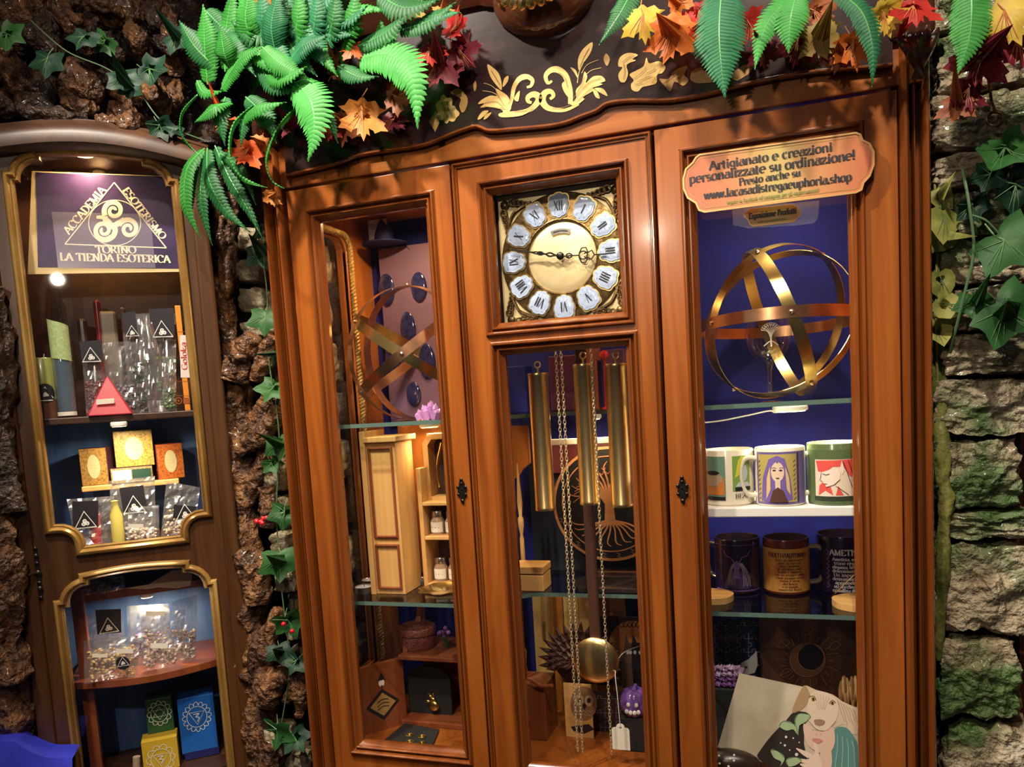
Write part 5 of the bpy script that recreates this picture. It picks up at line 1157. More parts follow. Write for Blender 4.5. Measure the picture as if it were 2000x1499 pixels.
# tea lights
for k, (x, y) in enumerate(((712, 1158), (724, 1144))):
    c = Pz(x, y, zC); t = thing('tea_light', ['front tea light in silver cup on the left glass shelf', 'rear tea light half behind the front silver cup'][k], 'candle', tuple(c), group='tea lights on the left shelf')
    m_ = MB(); m_.lathe([(.001, 0), (.018, 0), (.019, .001), (.0195, .014), (.0205, .0145), (.019, .013)], 28, Matrix.Translation(c), cap=False); obj('cup', m_, M['steel'], t, True)
    m_ = MB(); m_.lathe([(.019, .0125), (.008, .013), (.001, .013)], 24, Matrix.Translation(c)); obj('wax', m_, M['white'], t)
    m_ = MB(); m_.tube([c + Vector((0, 0, .013)), c + Vector((.001, 0, .018))], .0008, 5); obj('wick', m_, M['ink'], t)
# leaf dish and little pot
c = Pz(866, 1160, zC + .004); m_ = MB(); out = []
for i in range(41):
    q = 2 * pi * i / 40
    out.append((.045 * (1 + .22 * abs(sin(3.5 * q))) * cos(q), .045 * (1 + .22 * abs(sin(3.5 * q))) * sin(q)))
vs_ = [c + Vector((0, 0, .002))] + [c + Vector((x * .7, y * .7, .003)) for x, y in out[:-1]] + [c + Vector((x, y, .012)) for x, y in out[:-1]]
m_.add(vs_, [(0, 1 + i, 1 + (i + 1) % 40) for i in range(40)] + [(1 + i, 41 + i, 41 + (i + 1) % 40, 1 + (i + 1) % 40) for i in range(40)]); one('leaf_dish', m_, M['bandbrass'], 'gold leaf-shaped dish in front of the jar rack', 'dish', 60)
c = Pz(826, 1142, zC); m_ = MB(); m_.lathe([(.001, 0), (.012, 0), (.014, .012), (.015, .014), (.012, .012)], 20, Matrix.Translation(c), cap=False); one('silver_pot', m_, M['steel'], 'tiny silver pot left of the gold leaf dish', 'pot', True)
# ---- left door, bottom: red shrine with open door
zb = .772
A, B = P(697, 1311, .115), P(786, 1281, .20); C_, D_ = P(708, 1456, .115), P(793, 1420, .20)
t = thing('wooden_shrine', 'red-brown wooden shrine with its left door standing open, bottom left', 'shrine', ((A.x + B.x) / 2, .2, zb))
dr = (B - A); dr.z = 0; dl = dr.length; dr.normalize(); dn = Vector((dr.y, -dr.x, 0))
mD = Matrix(((dr.x, -dn.x, 0, A.x), (dr.y, -dn.y, 0, A.y), (0, 0, 1, 0), (0, 0, 0, 1)))
zd0, zd1 = (C_.z + D_.z) / 2, (A.z + B.z) / 2
dd = obj('door', MB().box(0, dl, 0, .010, zd0, zd1), M['redwood'], t, bevel=.0015, xf=mD)
dc = Vector((dl * .49, -.0008, zd0 + (zd1 - zd0) * .44)); fn = lambda u, v: mD @ Vector((dc.x + u, -.0012, dc.z + v)); fn2 = lambda u, v: mD @ Vector((dc.x + u, -.0018, dc.z + v)); fn3 = lambda u, v: mD @ Vector((dc.x + u, -.0024, dc.z + v))
m_ = MB(); m_.fill([(0, -.036), (.040, .0), (0, .036), (-.040, .0)], fn); pq = obj('diamond_plaque', m_, M['ink'], dd)
m_ = MB(); m_.fill([(0, -.027), (.031, .0), (0, .027), (-.031, .0)], fn2); obj('plaque_field', m_, M['inlay2'], pq)
m_ = MB(); [m_.stroke(sp2([(-.014, v), (0, v + .006), (.014, v + .003)], 5), fn3, .0016) for v in (-.010, -.002, .006)]; obj('plaque_print', m_, M['ink'], pq)
m_ = MB(); m_.fill([(x * .007, .050 + y * .010) for x, y in arc(0, 0, 1, 1, 0, 340, 16)], fn2); m_.fill([(-.009, .056), (.009, .056), (.003, .070), (0, .074)], fn3, 1); m_.fill([(-.003, .044), (.003, .044), (0, .038)], fn3, 1); obj('wizard_face', m_, [M['paper'], M['ink']], dd)
x0, x1 = P(790, 1300, .20).x, P(935, 1300, .20).x
obj('floor_board', MB().box(x0 - .012, x1, .185, .33, zb, zb + .012), M['redwood'], t, bevel=.002)
obj('back_board', MB().box(x0 - .01, x1, .32, .33, zb, P(800, 1280, .2).z), M['redwood'], t)
zs_ = P(830, 1278, .2).z
obj('roof_board', MB().box(x0 - .006, x1, .18, .33, zs_ - .010, zs_), M['redwood'], t, bevel=.002)
obj('side_board', MB().box(x1 - .010, x1, .19, .33, zb, zs_), M['redwood'], t)
m_ = MB(); m_.plate([[(.20, zs_), (.31, zs_), (.31, zs_ + .085), (.295, zs_ + .10), (.285, zs_ + .06), (.25, zs_ + .03), (.21, zs_ + .018)]], x0 - .004, x0 + .008, xf=SX); obj('scrolled_side', m_, M['redwood'], t, bevel=.002)
c = Vector((P(818, 1276, .245).x, .245, zs_)); t = thing('carved_box', 'round carved red lidded box on top of the wooden shrine', 'box', tuple(c))
rb = noisy('carved_red', [(.3, (.12, .025, .018)), (.7, (.32, .085, .06))], (60, 60, 60), 2, 5, .35, bump=1, bscale=200, dist=.003)
m_ = MB(); m_.lathe([(.001, 0), (.038, 0), (.041, .004), (.041, .034), (.040, .036)], 36, Matrix.Translation(c)); obj('body', m_, rb, t, True)
m_ = MB(); m_.lathe([(.043, .034), (.0435, .046), (.041, .050), (.001, .051)], 36, Matrix.Translation(c)); obj('lid', m_, rb, t, 40)
m_ = MB(); [m_.tube([c + Vector((r * cos(q), r * sin(q), .0515)) for q in [2 * pi * i / 30 for i in range(30)]], .0013, 5, True) for r in (.014, .026, .036)]; obj('lid_carving', m_, rb, t, True)
c = Vector((P(874, 1272, .245).x, .245, zs_)); t = thing('flower_bunch', 'small bunch of purple flowers beside the round red box', 'flowers', tuple(c))
for k in range(9):
    e = c + Vector((rng.uniform(-.014, .014), rng.uniform(-.012, .012), rng.uniform(.03, .044)))
    m_ = MB(); m_.tube([c + Vector((0, 0, .001)), e], .001, 4, mi=0); m_.ball(e, .0055, 8, 1); obj('flower', m_, [M['fern'], flat('purple_flower', (.22, .08, .30), .7)], t, True)
# velvet recess with rabbit brooch
a, b = P(793, 1300, .23), P(884, 1405, .23); m_ = MB(); m_.plate([[(a.x, b.z), (b.x, b.z)] + arc((a.x + b.x) / 2, a.z - .03, (b.x - a.x) / 2, .03, 0, 180, 10)], .23, .24); one('velvet_pad', m_, M['matteblack'], 'black arched velvet pad inside the red shrine', 'pad')
m_ = MB(); c = P(848, 1380, .222); m_.ball(c, .012, 12, sc=(1, .5, 1)); m_.ball(c + Vector((-.003, 0, .014)), .008, 10, sc=(1, .5, .9))
for dx in (-.006, .002): m_.tube(spline([c + Vector((-.003, 0, .016)), c + Vector((dx - .003, 0, .024)), c + Vector((dx * 1.6 - .003, 0, .030))], 4), [.002, .0022, .0024, .0026, .0028, .0028, .0026, .002, .001], 6)
m_.ball(c + Vector((-.016, 0, .010)), .004, 8, sc=(1.6, .5, .8)); one('rabbit_brooch', m_, M['gold'], 'gold rabbit brooch pinned on the black velvet pad', 'brooch', True)
c1, c2, c3, c4 = Pz(735, 1462, zb + .002), Pz(840, 1470, zb + .002), Pz(858, 1428, zb + .002), Pz(790, 1416, zb + .002)
m_ = MB(); m_.add([c1, c2, c3, c4] + [p + Vector((0, 0, .003)) for p in (c1, c2, c3, c4)], [(3, 2, 1, 0), (4, 5, 6, 7), (0, 1, 5, 4), (1, 2, 6, 5), (2, 3, 7, 6), (3, 0, 4, 7)])
t = tag(obj('earring_card', m_, M['matteblack']), 'black card lying in front of the shrine', 'card')
for k, (x, y) in enumerate(((800, 1437), (824, 1440), (800, 1450), (824, 1453), (800, 1460), (824, 1464))):
    c = Pz(x, y, zb + .006); m_ = MB(); m_.lathe([(.009, 0), (.009, .0015), (.007, .0025), (.0068, .0015), (.001, .0015)], 18, Matrix.Translation(c)); m_.ball(c + Vector((0, 0, .002)), .0025, 8)
    one('gold_earring', m_, M['gold'], ['round gold earring on the black card, %s row %s' % (r, s_) for r in ('back', 'middle', 'front') for s_ in ('left', 'right')][k], 'earring', 40, group='gold earrings on the black card')
# ---- behind the clock bay
def pbox(name, x0, y0, x1, y1, Y, dep, mt, label, cat, bevel=.001):
    a, b = P(x0, y0, Y), P(x1, y1, Y)
    return one(name, MB().box(a.x, b.x, Y, Y + dep, b.z, a.z), mt, label, cat, bevel=bevel)
# small wares on the upper shelf behind the weights
yb = .26
for k, (x0, x1, h, mt, lab_) in enumerate(((985, 1030, .10, M['velvet'], 'dark blue box at the left of the shelf behind the weights'), (1075, 1140, .115, mat('plum', (.10, .015, .06), .5), 'plum coloured box between the hanging weights'), (1143, 1168, .135, mat('brick_tone', (.35, .09, .04), .5), 'small brick-red box behind the second chain'), (1186, 1222, .12, mat('mauve_dark', (.13, .05, .10), .5), 'dark mauve box at the right behind the weights'))):
    a, b = P(x0, 780, yb), P(x1, 780, yb); one('small_box', MB().box(a.x, b.x, yb, yb + .05, SA, SA + h), mt, lab_, 'box', bevel=.002)
c = P(1180, 694, .24); m_ = MB(); m_.ball(c, .010, 14); m_.lathe([(.012, SA - c.z), (.004, SA - c.z + .004), (.0025, -.008)], 12, Matrix.Translation(c)); one('red_bead_pin', m_, flat('red_gloss', (.6, .02, .015), .15, coat=.6), 'pin with a glossy red ball near the third weight', 'pin', True)
a, b = P(1070, 865, .22), P(1225, 853, .22); one('white_rail', MB().box(a.x, b.x + .03, .22, .235, b.z - .012, b.z), M['paper'], 'short cream wooden rail behind the hanging weights', 'rail', bevel=.001)
pbox('backing_board', 1072, 870, 1260, 920, .33, .01, flat('deep_red', (.10, .012, .012), .5), 'deep red card behind the tree of life disc', 'card')
# pale board and finials at the left of the bay
a, b = P(960, 835, .30), P(1034, 905, .30); m_ = MB(); m_.plate([[(a.x, b.z - .02), (a.x, a.z), (b.x, a.z), (b.x, b.z), (b.x - .02, b.z - .015), (b.x - .03, b.z - .03), (a.x + .01, b.z - .05)]], .30, .31); one('notched_board', m_, M['inwood'], 'orange notched wooden board at the left of the clock bay', 'board', bevel=.001)
for k, (x, y0, y1) in enumerate(((998, 920, 1075), (1008, 915, 1075), (1021, 905, 1080))):
    p0, p1 = P(x, y0, .24), P(x, y1, .24); m_ = MB(); r = .005
    m_.lathe([(r, zC - p1.z - .0), (r, .03), (r * .6, .04), (r * 1.3, .06), (r * 1.3, .075), (r * .7, .08), (r * 1.2, .11), (r * .2, p0.z - p1.z)], 10, Matrix.Translation((p1.x, .24, p1.z)))
    one('turned_wand', m_, M['pale'], ['slim turned wooden wand, nearest the clock door stile', 'slim turned wooden wand in the middle of three', 'slim turned wooden wand, right of the three'][k], 'wand', True, group='turned wands in the clock bay')
a = Pz(1012, 1152, zC); bx0, bx1 = P(1004, 1120, .13).x, P(1053, 1120, .13).x
t = thing('wooden_box', 'small light wooden box with lid in the clock bay', 'box', ((bx0 + bx1) / 2, .16, zC))
obj('body', MB().box(bx0 - .03, bx1, .155, .215, zC, zC + .034), M['palex'], t, bevel=.002); obj('lid', MB().box(bx0 - .031, bx1 + .001, .154, .216, zC + .036, zC + .052), M['palex'], t, bevel=.002)
a, b = P(1030, 880, .345), P(1262, 1130, .345); one('darkening_sheet', MB().box(a.x, b.x, .345, .352, SC, a.z), M['blackblue'], 'large black sheet added to darken the bay behind the tree of life disc', 'card')  # black sheet put in to darken the back of the clock bay
# tree of life disc
c = P(1190, 985, .285); Rt = .125; cz = max(c.z, zC + Rt + .012)
t = thing('tree_disc', 'dark round plaque with copper-coloured tree of life behind the weights', 'plaque', (c.x, .29, zC))
m_ = MB(); m_.plate([arc(c.x, cz, Rt, Rt, 0, 352, 44)], .285, .293); obj('disc', m_, M['black'], t)
fn = lambda u, v: Vector((c.x + u, .284, cz + v)); m_ = MB(); m_.stroke(arc(0, 0, Rt - .004, Rt - .004, 0, 360, 48), fn, .006); m_.stroke(arc(0, 0, Rt - .022, Rt - .022, 0, 360, 44), fn, .0025)
cp = wood('tree_wood', (.26, .10, .04), (.40, .17, .07), (.52, .25, .11), 'x', .5, 0); obj('rim', m_, cp, t)
m_ = MB(); m_.fill([(-.012, -.04), (.012, -.04), (.009, 0), (.03, .03), (.012, .02), (.004, .045), (-.006, .02), (-.03, .03), (-.009, 0)], fn)
for k in range(13):
    q = radians(12 + k * 13); l = .088; m_.stroke(sp2([(0, 0), (.35 * l * cos(q) * 1.1, .02 + .3 * l * sin(q)), (.75 * l * cos(q + .12), .012 + .75 * l * sin(q + .12)), (l * cos(q), l * sin(q) + .004)], 5), fn, lambda t_, a_: .0055 * (1 - t_ * .7))
    for s_ in (-1, 1): m_.stroke(sp2([(.6 * l * cos(q), .012 + .6 * l * sin(q)), (.75 * l * cos(q + s_ * .15), .01 + .75 * l * sin(q + s_ * .15)), (.9 * l * cos(q + s_ * .16), .9 * l * sin(q + s_ * .16))], 4), fn, .0016)
for k in range(11):
    q = radians(-160 + k * 14); l = .095; m_.stroke(sp2([(0, -.034), (.4 * l * cos(q), -.035 + .3 * l * sin(q) * .7), (.8 * l * cos(q - .1), -.03 + .75 * l * sin(q - .1) * .75), (l * cos(q), l * sin(q) * .97)], 5), fn, lambda t_, a_: .005 * (1 - t_ * .7))
for k in range(10):
    q = radians(198 + k * 16); r_ = Rt - .013; x_, y_ = r_ * cos(q), r_ * sin(q); m_.stroke([(x_ - .004, y_ + .005), (x_ + .003, y_ + .002), (x_ - .003, y_ - .002), (x_ + .004, y_ - .005)], fn, .0014)
obj('tree', m_, cp, t)
obj('foot', MB().box(c.x - .06, c.x + .06, .28, .31, zC, zC + .014), M['brownwood'], t, bevel=.002)
a, b = Pz(1040, 1152, zC + .004), P(1250, 1120, .2); m_ = MB(); m_.plate([[(-.37, .16), (-.22, .16), (-.19, .20), (-.19, .27), (-.38, .27), (-.40, .22)]], zC, zC + .008, xf=Matrix(((1, 0, 0, 0), (0, 0, 1, 0), (0, 1, 0, 0), (0, 0, 0, 1)))); one('dark_tray', m_, mat('smoked_glass', (.03, .022, .02), .08, coat=.7), 'dark smoked tray with cut corners under the tree disc', 'tray', bevel=.001)
# ---- bottom of the bay
zb = .772
xs = [P(x, 1200, .33).x for x in (1040, 1075, 1100, 1130, 1160, 1190, 1222)]
t = thing('plank_panel', 'pale upright plank panel at the back of the clock bay', 'panel', (xs[3], .335, zb))
for i in range(6): obj('plank', MB().box(xs[i] + .0006, xs[i + 1] - .0006, .332 - .002 * (i % 2), .342, zb, P(1100, 1163, .33).z - .004), [M['pale'], M['palex'], M['inwood']][(i * 2) % 3], t, bevel=.001)
# spiky carved owl
c = P(1135, 1288, .25); t = thing('feathered_owl', 'dark carved wooden owl with rings of pointed feathers behind the pendulum', 'carving', (c.x, .25, zb))
m_ = MB(); m_.ball(c, .06, 20, sc=(1.05, .4, 1.0)); m_.lathe([(.028, 0), (.03, .004), (.014, .02), (.012, c.z - zb - .05)], 14, Matrix.Translation((c.x, .25, zb))); obj('body', m_, M['brownwood'], t, True)
for ring, (r0, r1, n_, w_) in enumerate(((.052, .092, 17, .011), (.040, .074, 15, .011), (.026, .056, 13, .010), (.014, .038, 10, .009))):
    for i in range(n_):
        q = radians(-20 + 220 * (i + .5 * (ring % 2)) / n_); d = Vector((cos(q), 0, sin(q))); s_ = Vector((-sin(q), 0, cos(q))); y_ = .232 - ring * .007
        m_ = MB(); b0_ = Vector((c.x, y_, c.z)) + d * r0; e = Vector((c.x, y_ - .004, c.z)) + d * r1; mid = b0_.lerp(e, .45) + Vector((0, -.004, 0))
        m_.add([b0_ - s_ * w_ * .5, b0_ + s_ * w_ * .5, mid + s_ * w_ * .62, mid - s_ * w_ * .62, e, mid + Vector((0, -.003, 0)), b0_ + Vector((0, .004, 0)), mid + Vector((0, .004, 0))], [(0, 1, 2, 5), (0, 5, 3), (5, 2, 4), (3, 5, 4), (0, 3, 7, 6), (1, 6, 7, 2), (2, 7, 4), (3, 4, 7)])
        obj('feather', m_, M['brownwood'], t)
# owl print card, cat card, purple pumpkin, price tag, dark puzzle board
def card(name, x0, y0, x1, y1, Y, mt, label, cat='card', th=.004):
    a, b = P(x0, y0, Y), P(x1, y1, Y); return tag(obj(name, MB().box(a.x, b.x, Y, Y + th, b.z, a.z), mt, bevel=.0005), label, cat)
def on(Y, d=.0006): return lambda x, y: P(x, y, Y - d)
k_ = card('owl_card', 1100, 1335, 1162, 1478, .20, M['palex'], 'pale wooden card with a printed brown owl below the pendulum')
m_ = MB(); m_.fill(arc(1140, 1375, 26, 34, 0, 350, 20), on(.20)); obj('owl_head', m_, flat('owl_brown', (.24, .13, .06), .6), k_)
m_ = MB(); m_.fill(arc(1131, 1368, 9, 11, 0, 340, 14), on(.20, .0012)); m_.fill(arc(1151, 1369, 9, 11, 0, 340, 14), on(.20, .0012)); [m_.stroke([(1122 + 9 * j, 1388 + i * 7), (1127 + 9 * j, 1392 + i * 7), (1131 + 9 * j, 1388 + i * 7)], on(.20, .0012), 1.0) for i in range(2) for j in range(4)]; obj('owl_face', m_, flat('owl_cream', (.50, .36, .20), .6), k_)
m_ = MB(); m_.fill(arc(1132, 1368, 4, 5, 0, 340, 12), on(.20, .0024)); m_.fill(arc(1150, 1369, 4, 5, 0, 340, 12), on(.20, .0024)); m_.fill([(1141, 1374), (1145, 1378), (1141, 1388), (1137, 1378)], on(.20, .0024)); m_.fill([(1115, 1420), (1150, 1415), (1160, 1425), (1140, 1434), (1120, 1428)], on(.20, .0012)); obj('owl_print', m_, M['ink'], k_)
k_ = card('puzzle_board', 1152, 1350, 1280, 1484, .235, mat('puzzle_dark', (.02, .012, .014), .3), 'dark jigsaw board behind the white price tag', 'board')
m_ = MB()
for i in range(5):
    for j in range(4):
        x, y = 1160 + i * 22, 1365 + j * 28; m_.stroke(sp2([(x, y), (x + 8, y), (x + 7, y - 5), (x + 14, y - 5), (x + 13, y), (x + 22, y)], 3), on(.235), .9); m_.stroke(sp2([(x, y), (x, y + 10), (x + 5, y + 9), (x + 5, y + 17), (x, y + 16), (x, y + 28)], 3), on(.235), .9)
obj('jigsaw_lines', m_, flat('line_grey', (.20, .17, .20), .4), k_)
k_ = card('cat_card', 1158, 1203, 1275, 1345, .28, mat('cat_back', (.04, .015, .01), .4), 'dark card printed with two cats before an orange moon')
m_ = MB(); m_.fill(arc(1235, 1255, 45, 42, 0, 350, 26), on(.28)); obj('moon_print', m_, flat('orange_moon', (.55, .22, .05), .5), k_)
m_ = MB(); m_.fill([(1216, 1345), (1214, 1290), (1220, 1262), (1222, 1240), (1229, 1256), (1238, 1258), (1240, 1290), (1240, 1345)], on(.28, .0012)); obj('grey_cat', m_, flat('grey_brown', (.13, .075, .05), .6), k_)
m_ = MB(); m_.fill([(1238, 1345), (1234, 1300), (1234, 1262), (1236, 1240), (1244, 1256), (1256, 1256), (1262, 1240), (1264, 1300), (1268, 1345)], on(.28, .0018)); [m_.stroke(sp2([(1208 + i * 8, 1218), (1214 + i * 8, 1226), (1222 + i * 8, 1214)], 4), on(.28, .0012), 1.6) for i in range(6)]; obj('black_cat', m_, M['ink'], k_)
m_ = MB(); [m_.fill(arc(x, 1275, 3, 4, 0, 340, 10), on(.28, .0024)) for x in (1226, 1231.5, 1240, 1250)]; obj('cat_eyes', m_, flat('eye_pale', (.6, .6, .62), .3), k_)
c = P(1240, 1372, .18); t = thing('purple_pumpkin', 'glossy purple carved pumpkin figure at the right of the clock bay', 'figurine', (c.x, .18, zb)); m_ = MB()
pm = noisy('purple_resin', [(.3, (.10, .03, .26)), (.6, (.28, .14, .55)), (.85, (.6, .5, .8))], (30, 30, 30), 1.5, 4, .15, coat=.8)
for k in range(9):
    q = 2 * pi * k / 9; m_.ball(c + Vector((.013 * cos(q), .013 * sin(q), 0)), .024, 12, sc=(.75, .75, 1.2))
m_.tube([c + Vector((0, 0, .026)), c + Vector((.004, 0, .038))], [.005, .003], 8); obj('body', m_, pm, t, True)
m_ = MB(); [m_.ball(c + Vector((dx, -.031, dz)), .004, 6, sc=(1, .5, 1.3)) for dx, dz in ((-.008, .006), (.008, .006), (-.012, -.008), (-.004, -.010), (.004, -.010), (.012, -.008))]; obj('face', m_, M['white'], t, True)
obj('pedestal', MB().box(c.x - .028, c.x + .028, .155, .205, zb, c.z - .024), M['matteblack'], t, bevel=.003)
a, b = P(1194, 1413, .09), P(1231, 1467, .09); w_ = (b.x - a.x) / 2; cx = (a.x + b.x) / 2
t = thing('price_tag', 'white scalloped price tag hanging on a thread in the clock bay', 'tag', (cx, .09, b.z))
m_ = MB(); m_.plate([[(cx - w_, b.z), (cx + w_, b.z), (cx + w_, a.z - .014)] + arc(cx + w_ * .65, a.z - .014, w_ * .35, .006, 0, 90, 4) + arc(cx, a.z - .008, w_ * .5, .008, 0, 180, 8) + arc(cx - w_ * .65, a.z - .014, w_ * .35, .006, 90, 180, 4) + [(cx - w_, a.z - .014)], arc(cx, a.z - .008, .0025, .0025, 0, 330, 8)], .09, .0912); obj('card', m_, M['paper'], t)
m_ = MB(); m_.tube(spline([Vector((cx, .0895, a.z - .008)), P(1206, 1360, .09), P(1202, 1310, .11), P(1215, 1278, .2), P(1250, 1262, .279)], 8), .0007, 5); obj('thread', m_, M['white'], t)
pts = [(bx, y) for bx, y in ((1010, 1325), (1036, 1335), (1062, 1338), (1075, 1345))]
a, b = P(1000, 1340, .17), P(1072, 1499, .17); t = thing('tall_red_case', 'dark red wooden case standing at the left of the clock bay', 'case', ((a.x + b.x) / 2, .2, zb))
obj('body', MB().box(a.x, b.x, .17, .26, zb, a.z), M['redwood'], t, bevel=.002); m_ = MB(); m_.tube(spline([P(1005, 1320, .165), P(1035, 1328, .165), P(1055, 1340, .165), P(1080, 1340, .165)], 6), .004, 8); obj('lip', m_, M['redwood'], t, True)
for k, x in enumerate((1014, 1028)):
    p0, p1 = P(x, 1205, .22), P(x, 1330, .22); m_ = MB(); m_.lathe([(.006, 0), (.006, .02), (.004, .03), (.007, .06), (.003, .07), (.0005, p0.z - p1.z)], 10, Matrix.Translation((p1.x, .215, a.z))); one('flame_finial', m_, M['redwood'], ['red wooden finial nearest the clock door stile', 'red wooden finial right of its twin'][k], 'finial', True)
# ---- right door: plaques on the glass
t = thing('shop_plaque', 'large pink-gold plaque with black lettering taped to the right door glass', 'sign', tuple(P(1520, 340, -.012)))
pl0 = [(1338, 330), (1352, 317), (1358, 307), (1366, 301), (1672, 258), (1682, 262), (1686, 273), (1700, 280), (1708, 296), (1708, 322), (1700, 345), (1688, 358), (1684, 372), (1672, 378), (1376, 416), (1364, 412), (1358, 398), (1342, 388), (1334, 370), (1333, 350)]
YP = -.016
lp_ = [(P(x, y, YP).x, P(x, y, YP).z) for x, y in pl0][::-1]
m_ = MB(); m_.plate([lp_], YP, YP + .002); bd = obj('board', m_, M['plaque'], t)
q = MB(); q.sweep(lp_, [(0, YP + .001), (0, YP - .0012), (.0028, YP - .0012), (.0028, YP)]); obj('rim', q, M['plaquerim'], t)
q = MB(); q.sweep(lp_, [(.0062, YP - .0003), (.0074, YP - .0003)]); obj('inner_line', q, M['inlay2'], t)
def line(s_, xa, ya, xb, yb_, size, mt, thick=.19, thin=.055, Y=YP, par=None, nm='lettering'):
    a, b = P(xa, ya, Y - .0008), P(xb, yb_, Y - .0008); u = b - a; L_ = u.length
    m_ = MB(); text(m_, s_, size, plane_fn(a, u, Vector((-u.z, 0, u.x)) if True else (0, 0, 1)), 0, 0, 'l', thick, thin, width=L_); return obj(nm, m_, mt, par)
line('Artigianato e creazioni', 1386, 332, 1627, 294, .0182, M['ink'], par=t); line('personalizzate su ordinazione!', 1347, 358, 1672, 310, .0192, M['ink'], par=t)
line('Presto anche su', 1444, 362, 1564, 343, .0150, M['ink'], par=t); line('www.lacasadistregaeuphoria.shop', 1376, 389, 1664, 352, .0170, M['ink'], par=t)
line('seguici su facebook ed instagram per gli aggiornamenti!', 1420, 399, 1600, 374, .0075, M['inkgreen'], .14, .08, par=t)
t = thing('small_plaque', 'small pink-gold plaque taped below the large one on the glass', 'sign', tuple(P(1508, 422, -.0))); YQ = .0105
pl1 = [(1452, 418), (1460, 412), (1464, 408), (1548, 399), (1554, 402), (1563, 410), (1564, 420), (1557, 428), (1552, 434), (1470, 443), (1463, 438), (1460, 430), (1453, 424)]
lp_ = [(P(x, y, YQ).x, P(x, y, YQ).z) for x, y in pl1][::-1]; m_ = MB(); m_.plate([lp_], YQ, YQ + .0015); obj('board', m_, M['plaque'], t); q = MB(); q.sweep(lp_, [(0, YQ - .0004), (.0016, YQ - .0004)]); obj('rim', q, M['plaquerim'], t)
line('Esposizione Prodotti', 1463, 428, 1556, 416, .0125, M['ink'], Y=YQ, par=t); line('www.lacasadistrega', 1480, 436, 1535, 429, .005, M['inkgreen'], .14, .09, Y=YQ, par=t)
tp = [(1430, 408), (1470, 402), (1558, 396), (1600, 392), (1598, 425), (1590, 436), (1560, 440), (1462, 446), (1432, 440)]
m_ = MB(); lp_ = [(P(x, y, .0125).x, P(x, y, .0125).z) for x, y in tp][::-1]; m_.plate([lp_], .0122, .0127); obj('tape', m_, M['filmlight'], t)
# white cable of the puck lamp
m_ = MB(); m_.tube(spline([P(1535, 797, .12), P(1515, 806, .12), P(1502, 803, .12), P(1460, 812, .13), P(1410, 822, .15), P(1375, 826, .16)], 8), .0013, 6); one('white_cable', m_, M['white'], 'thin white lamp cable under the right glass shelf', 'cable', True)
# ---- mugs
def mug(px, py, zs, r, h, body, inner, hang, label, prints, nm='mug', xoff=0, flare=0):
    c = Pz(px, py, zs); c.x += xoff; c.y += r * .9; t = thing(nm, label, 'mug', tuple(c)); T = Matrix.Translation(c)
    m_ = MB(); m_.lathe([(.001, 0), (r * .93, 0), (r, .003), (r, h - .002), (r - .001, h)], 48, T, cap=False); obj('body', m_, body, t, True)
    m_ = MB(); m_.lathe([(r - .001, h), (r - .0032, h), (r - .0036, h - .003), (r - .004, .008), (.001, .006)], 48, T, cap=False); obj('inside', m_, inner, t, 60)
    d = Vector((cos(hang), sin(hang), 0)); m_ = MB()
    m_.tube(spline([c + d * (r - .002) + Vector((0, 0, h * .82)), c + d * (r + .020) + Vector((0, 0, h * .80)), c + d * (r + .027) + Vector((0, 0, h * .5)), c + d * (r + .018) + Vector((0, 0, h * .22)), c + d * (r - .002) + Vector((0, 0, h * .17))], 7), .0048, 10, squash=1.3); obj('handle', m_, inner, t, True)
    a0 = atan2(CAM.y - c.y, CAM.x - c.x)
    def fn(k): return lambda u, v: c + Vector(((r + .0003 * k) * cos(a0 + u / r), (r + .0003 * k) * sin(a0 + u / r), v))
    prints(t, fn, r, h); return t
def patch(t, fn, polys, mt, lev=1, nm='print', strokes=()):
    m_ = MB(); [m_.fill(p, fn(lev), 0, .003) for p in polys]
    for s_, w_ in strokes: m_.stroke(s_, fn(lev), w_)
    return obj(nm, m_, mt, t)
def E_(cx, cy, rx, ry, n=18): return arc(cx, cy, rx, ry, 0, 360 - 360 / n, n - 1)
def pr1(t, fn, r, h):
    patch(t, fn, [rect(-.044, -.006, .010, .088)], flat('card_teal', (.16, .30, .22), .3)); patch(t, fn, [rect(-.043, -.008, .02, .05)], flat('card_orange', (.62, .22, .05), .3), 2); patch(t, fn, [[(-.040, .035), (-.018, .035), (-.016, .058), (-.042, .058)], rect(-.016, -.011, .042, .054)], flat('cup_tan', (.45, .33, .22), .3), 3); patch(t, fn, [E_(-.029, .059, .013, .004), rect(-.043, -.007, .011, .017)], M['ink'], 4)
    patch(t, fn, [rect(.006, .040, .026, .088)], flat('card_green', (.22, .40, .08), .3)); patch(t, fn, [[(.010, .05), (.016, .08), (.022, .087), (.030, .085), (.026, .06)]], flat('card_yellow', (.70, .66, .06), .3), 2); patch(t, fn, [E_(.026, .058, .008, .015), [(.010, .034), (.040, .034), (.034, .042), (.016, .042)]], flat('card_grey', (.55, .60, .60), .3), 3); patch(t, fn, [rect(.010, .040, .027, .033)], M['ink'], 4)
    m_ = MB(); text(m_, 'BEAN', .011, fn(5), -.026 + .05, .014, 'c', .12, .05); obj('lettering', m_, M['ink'], t)
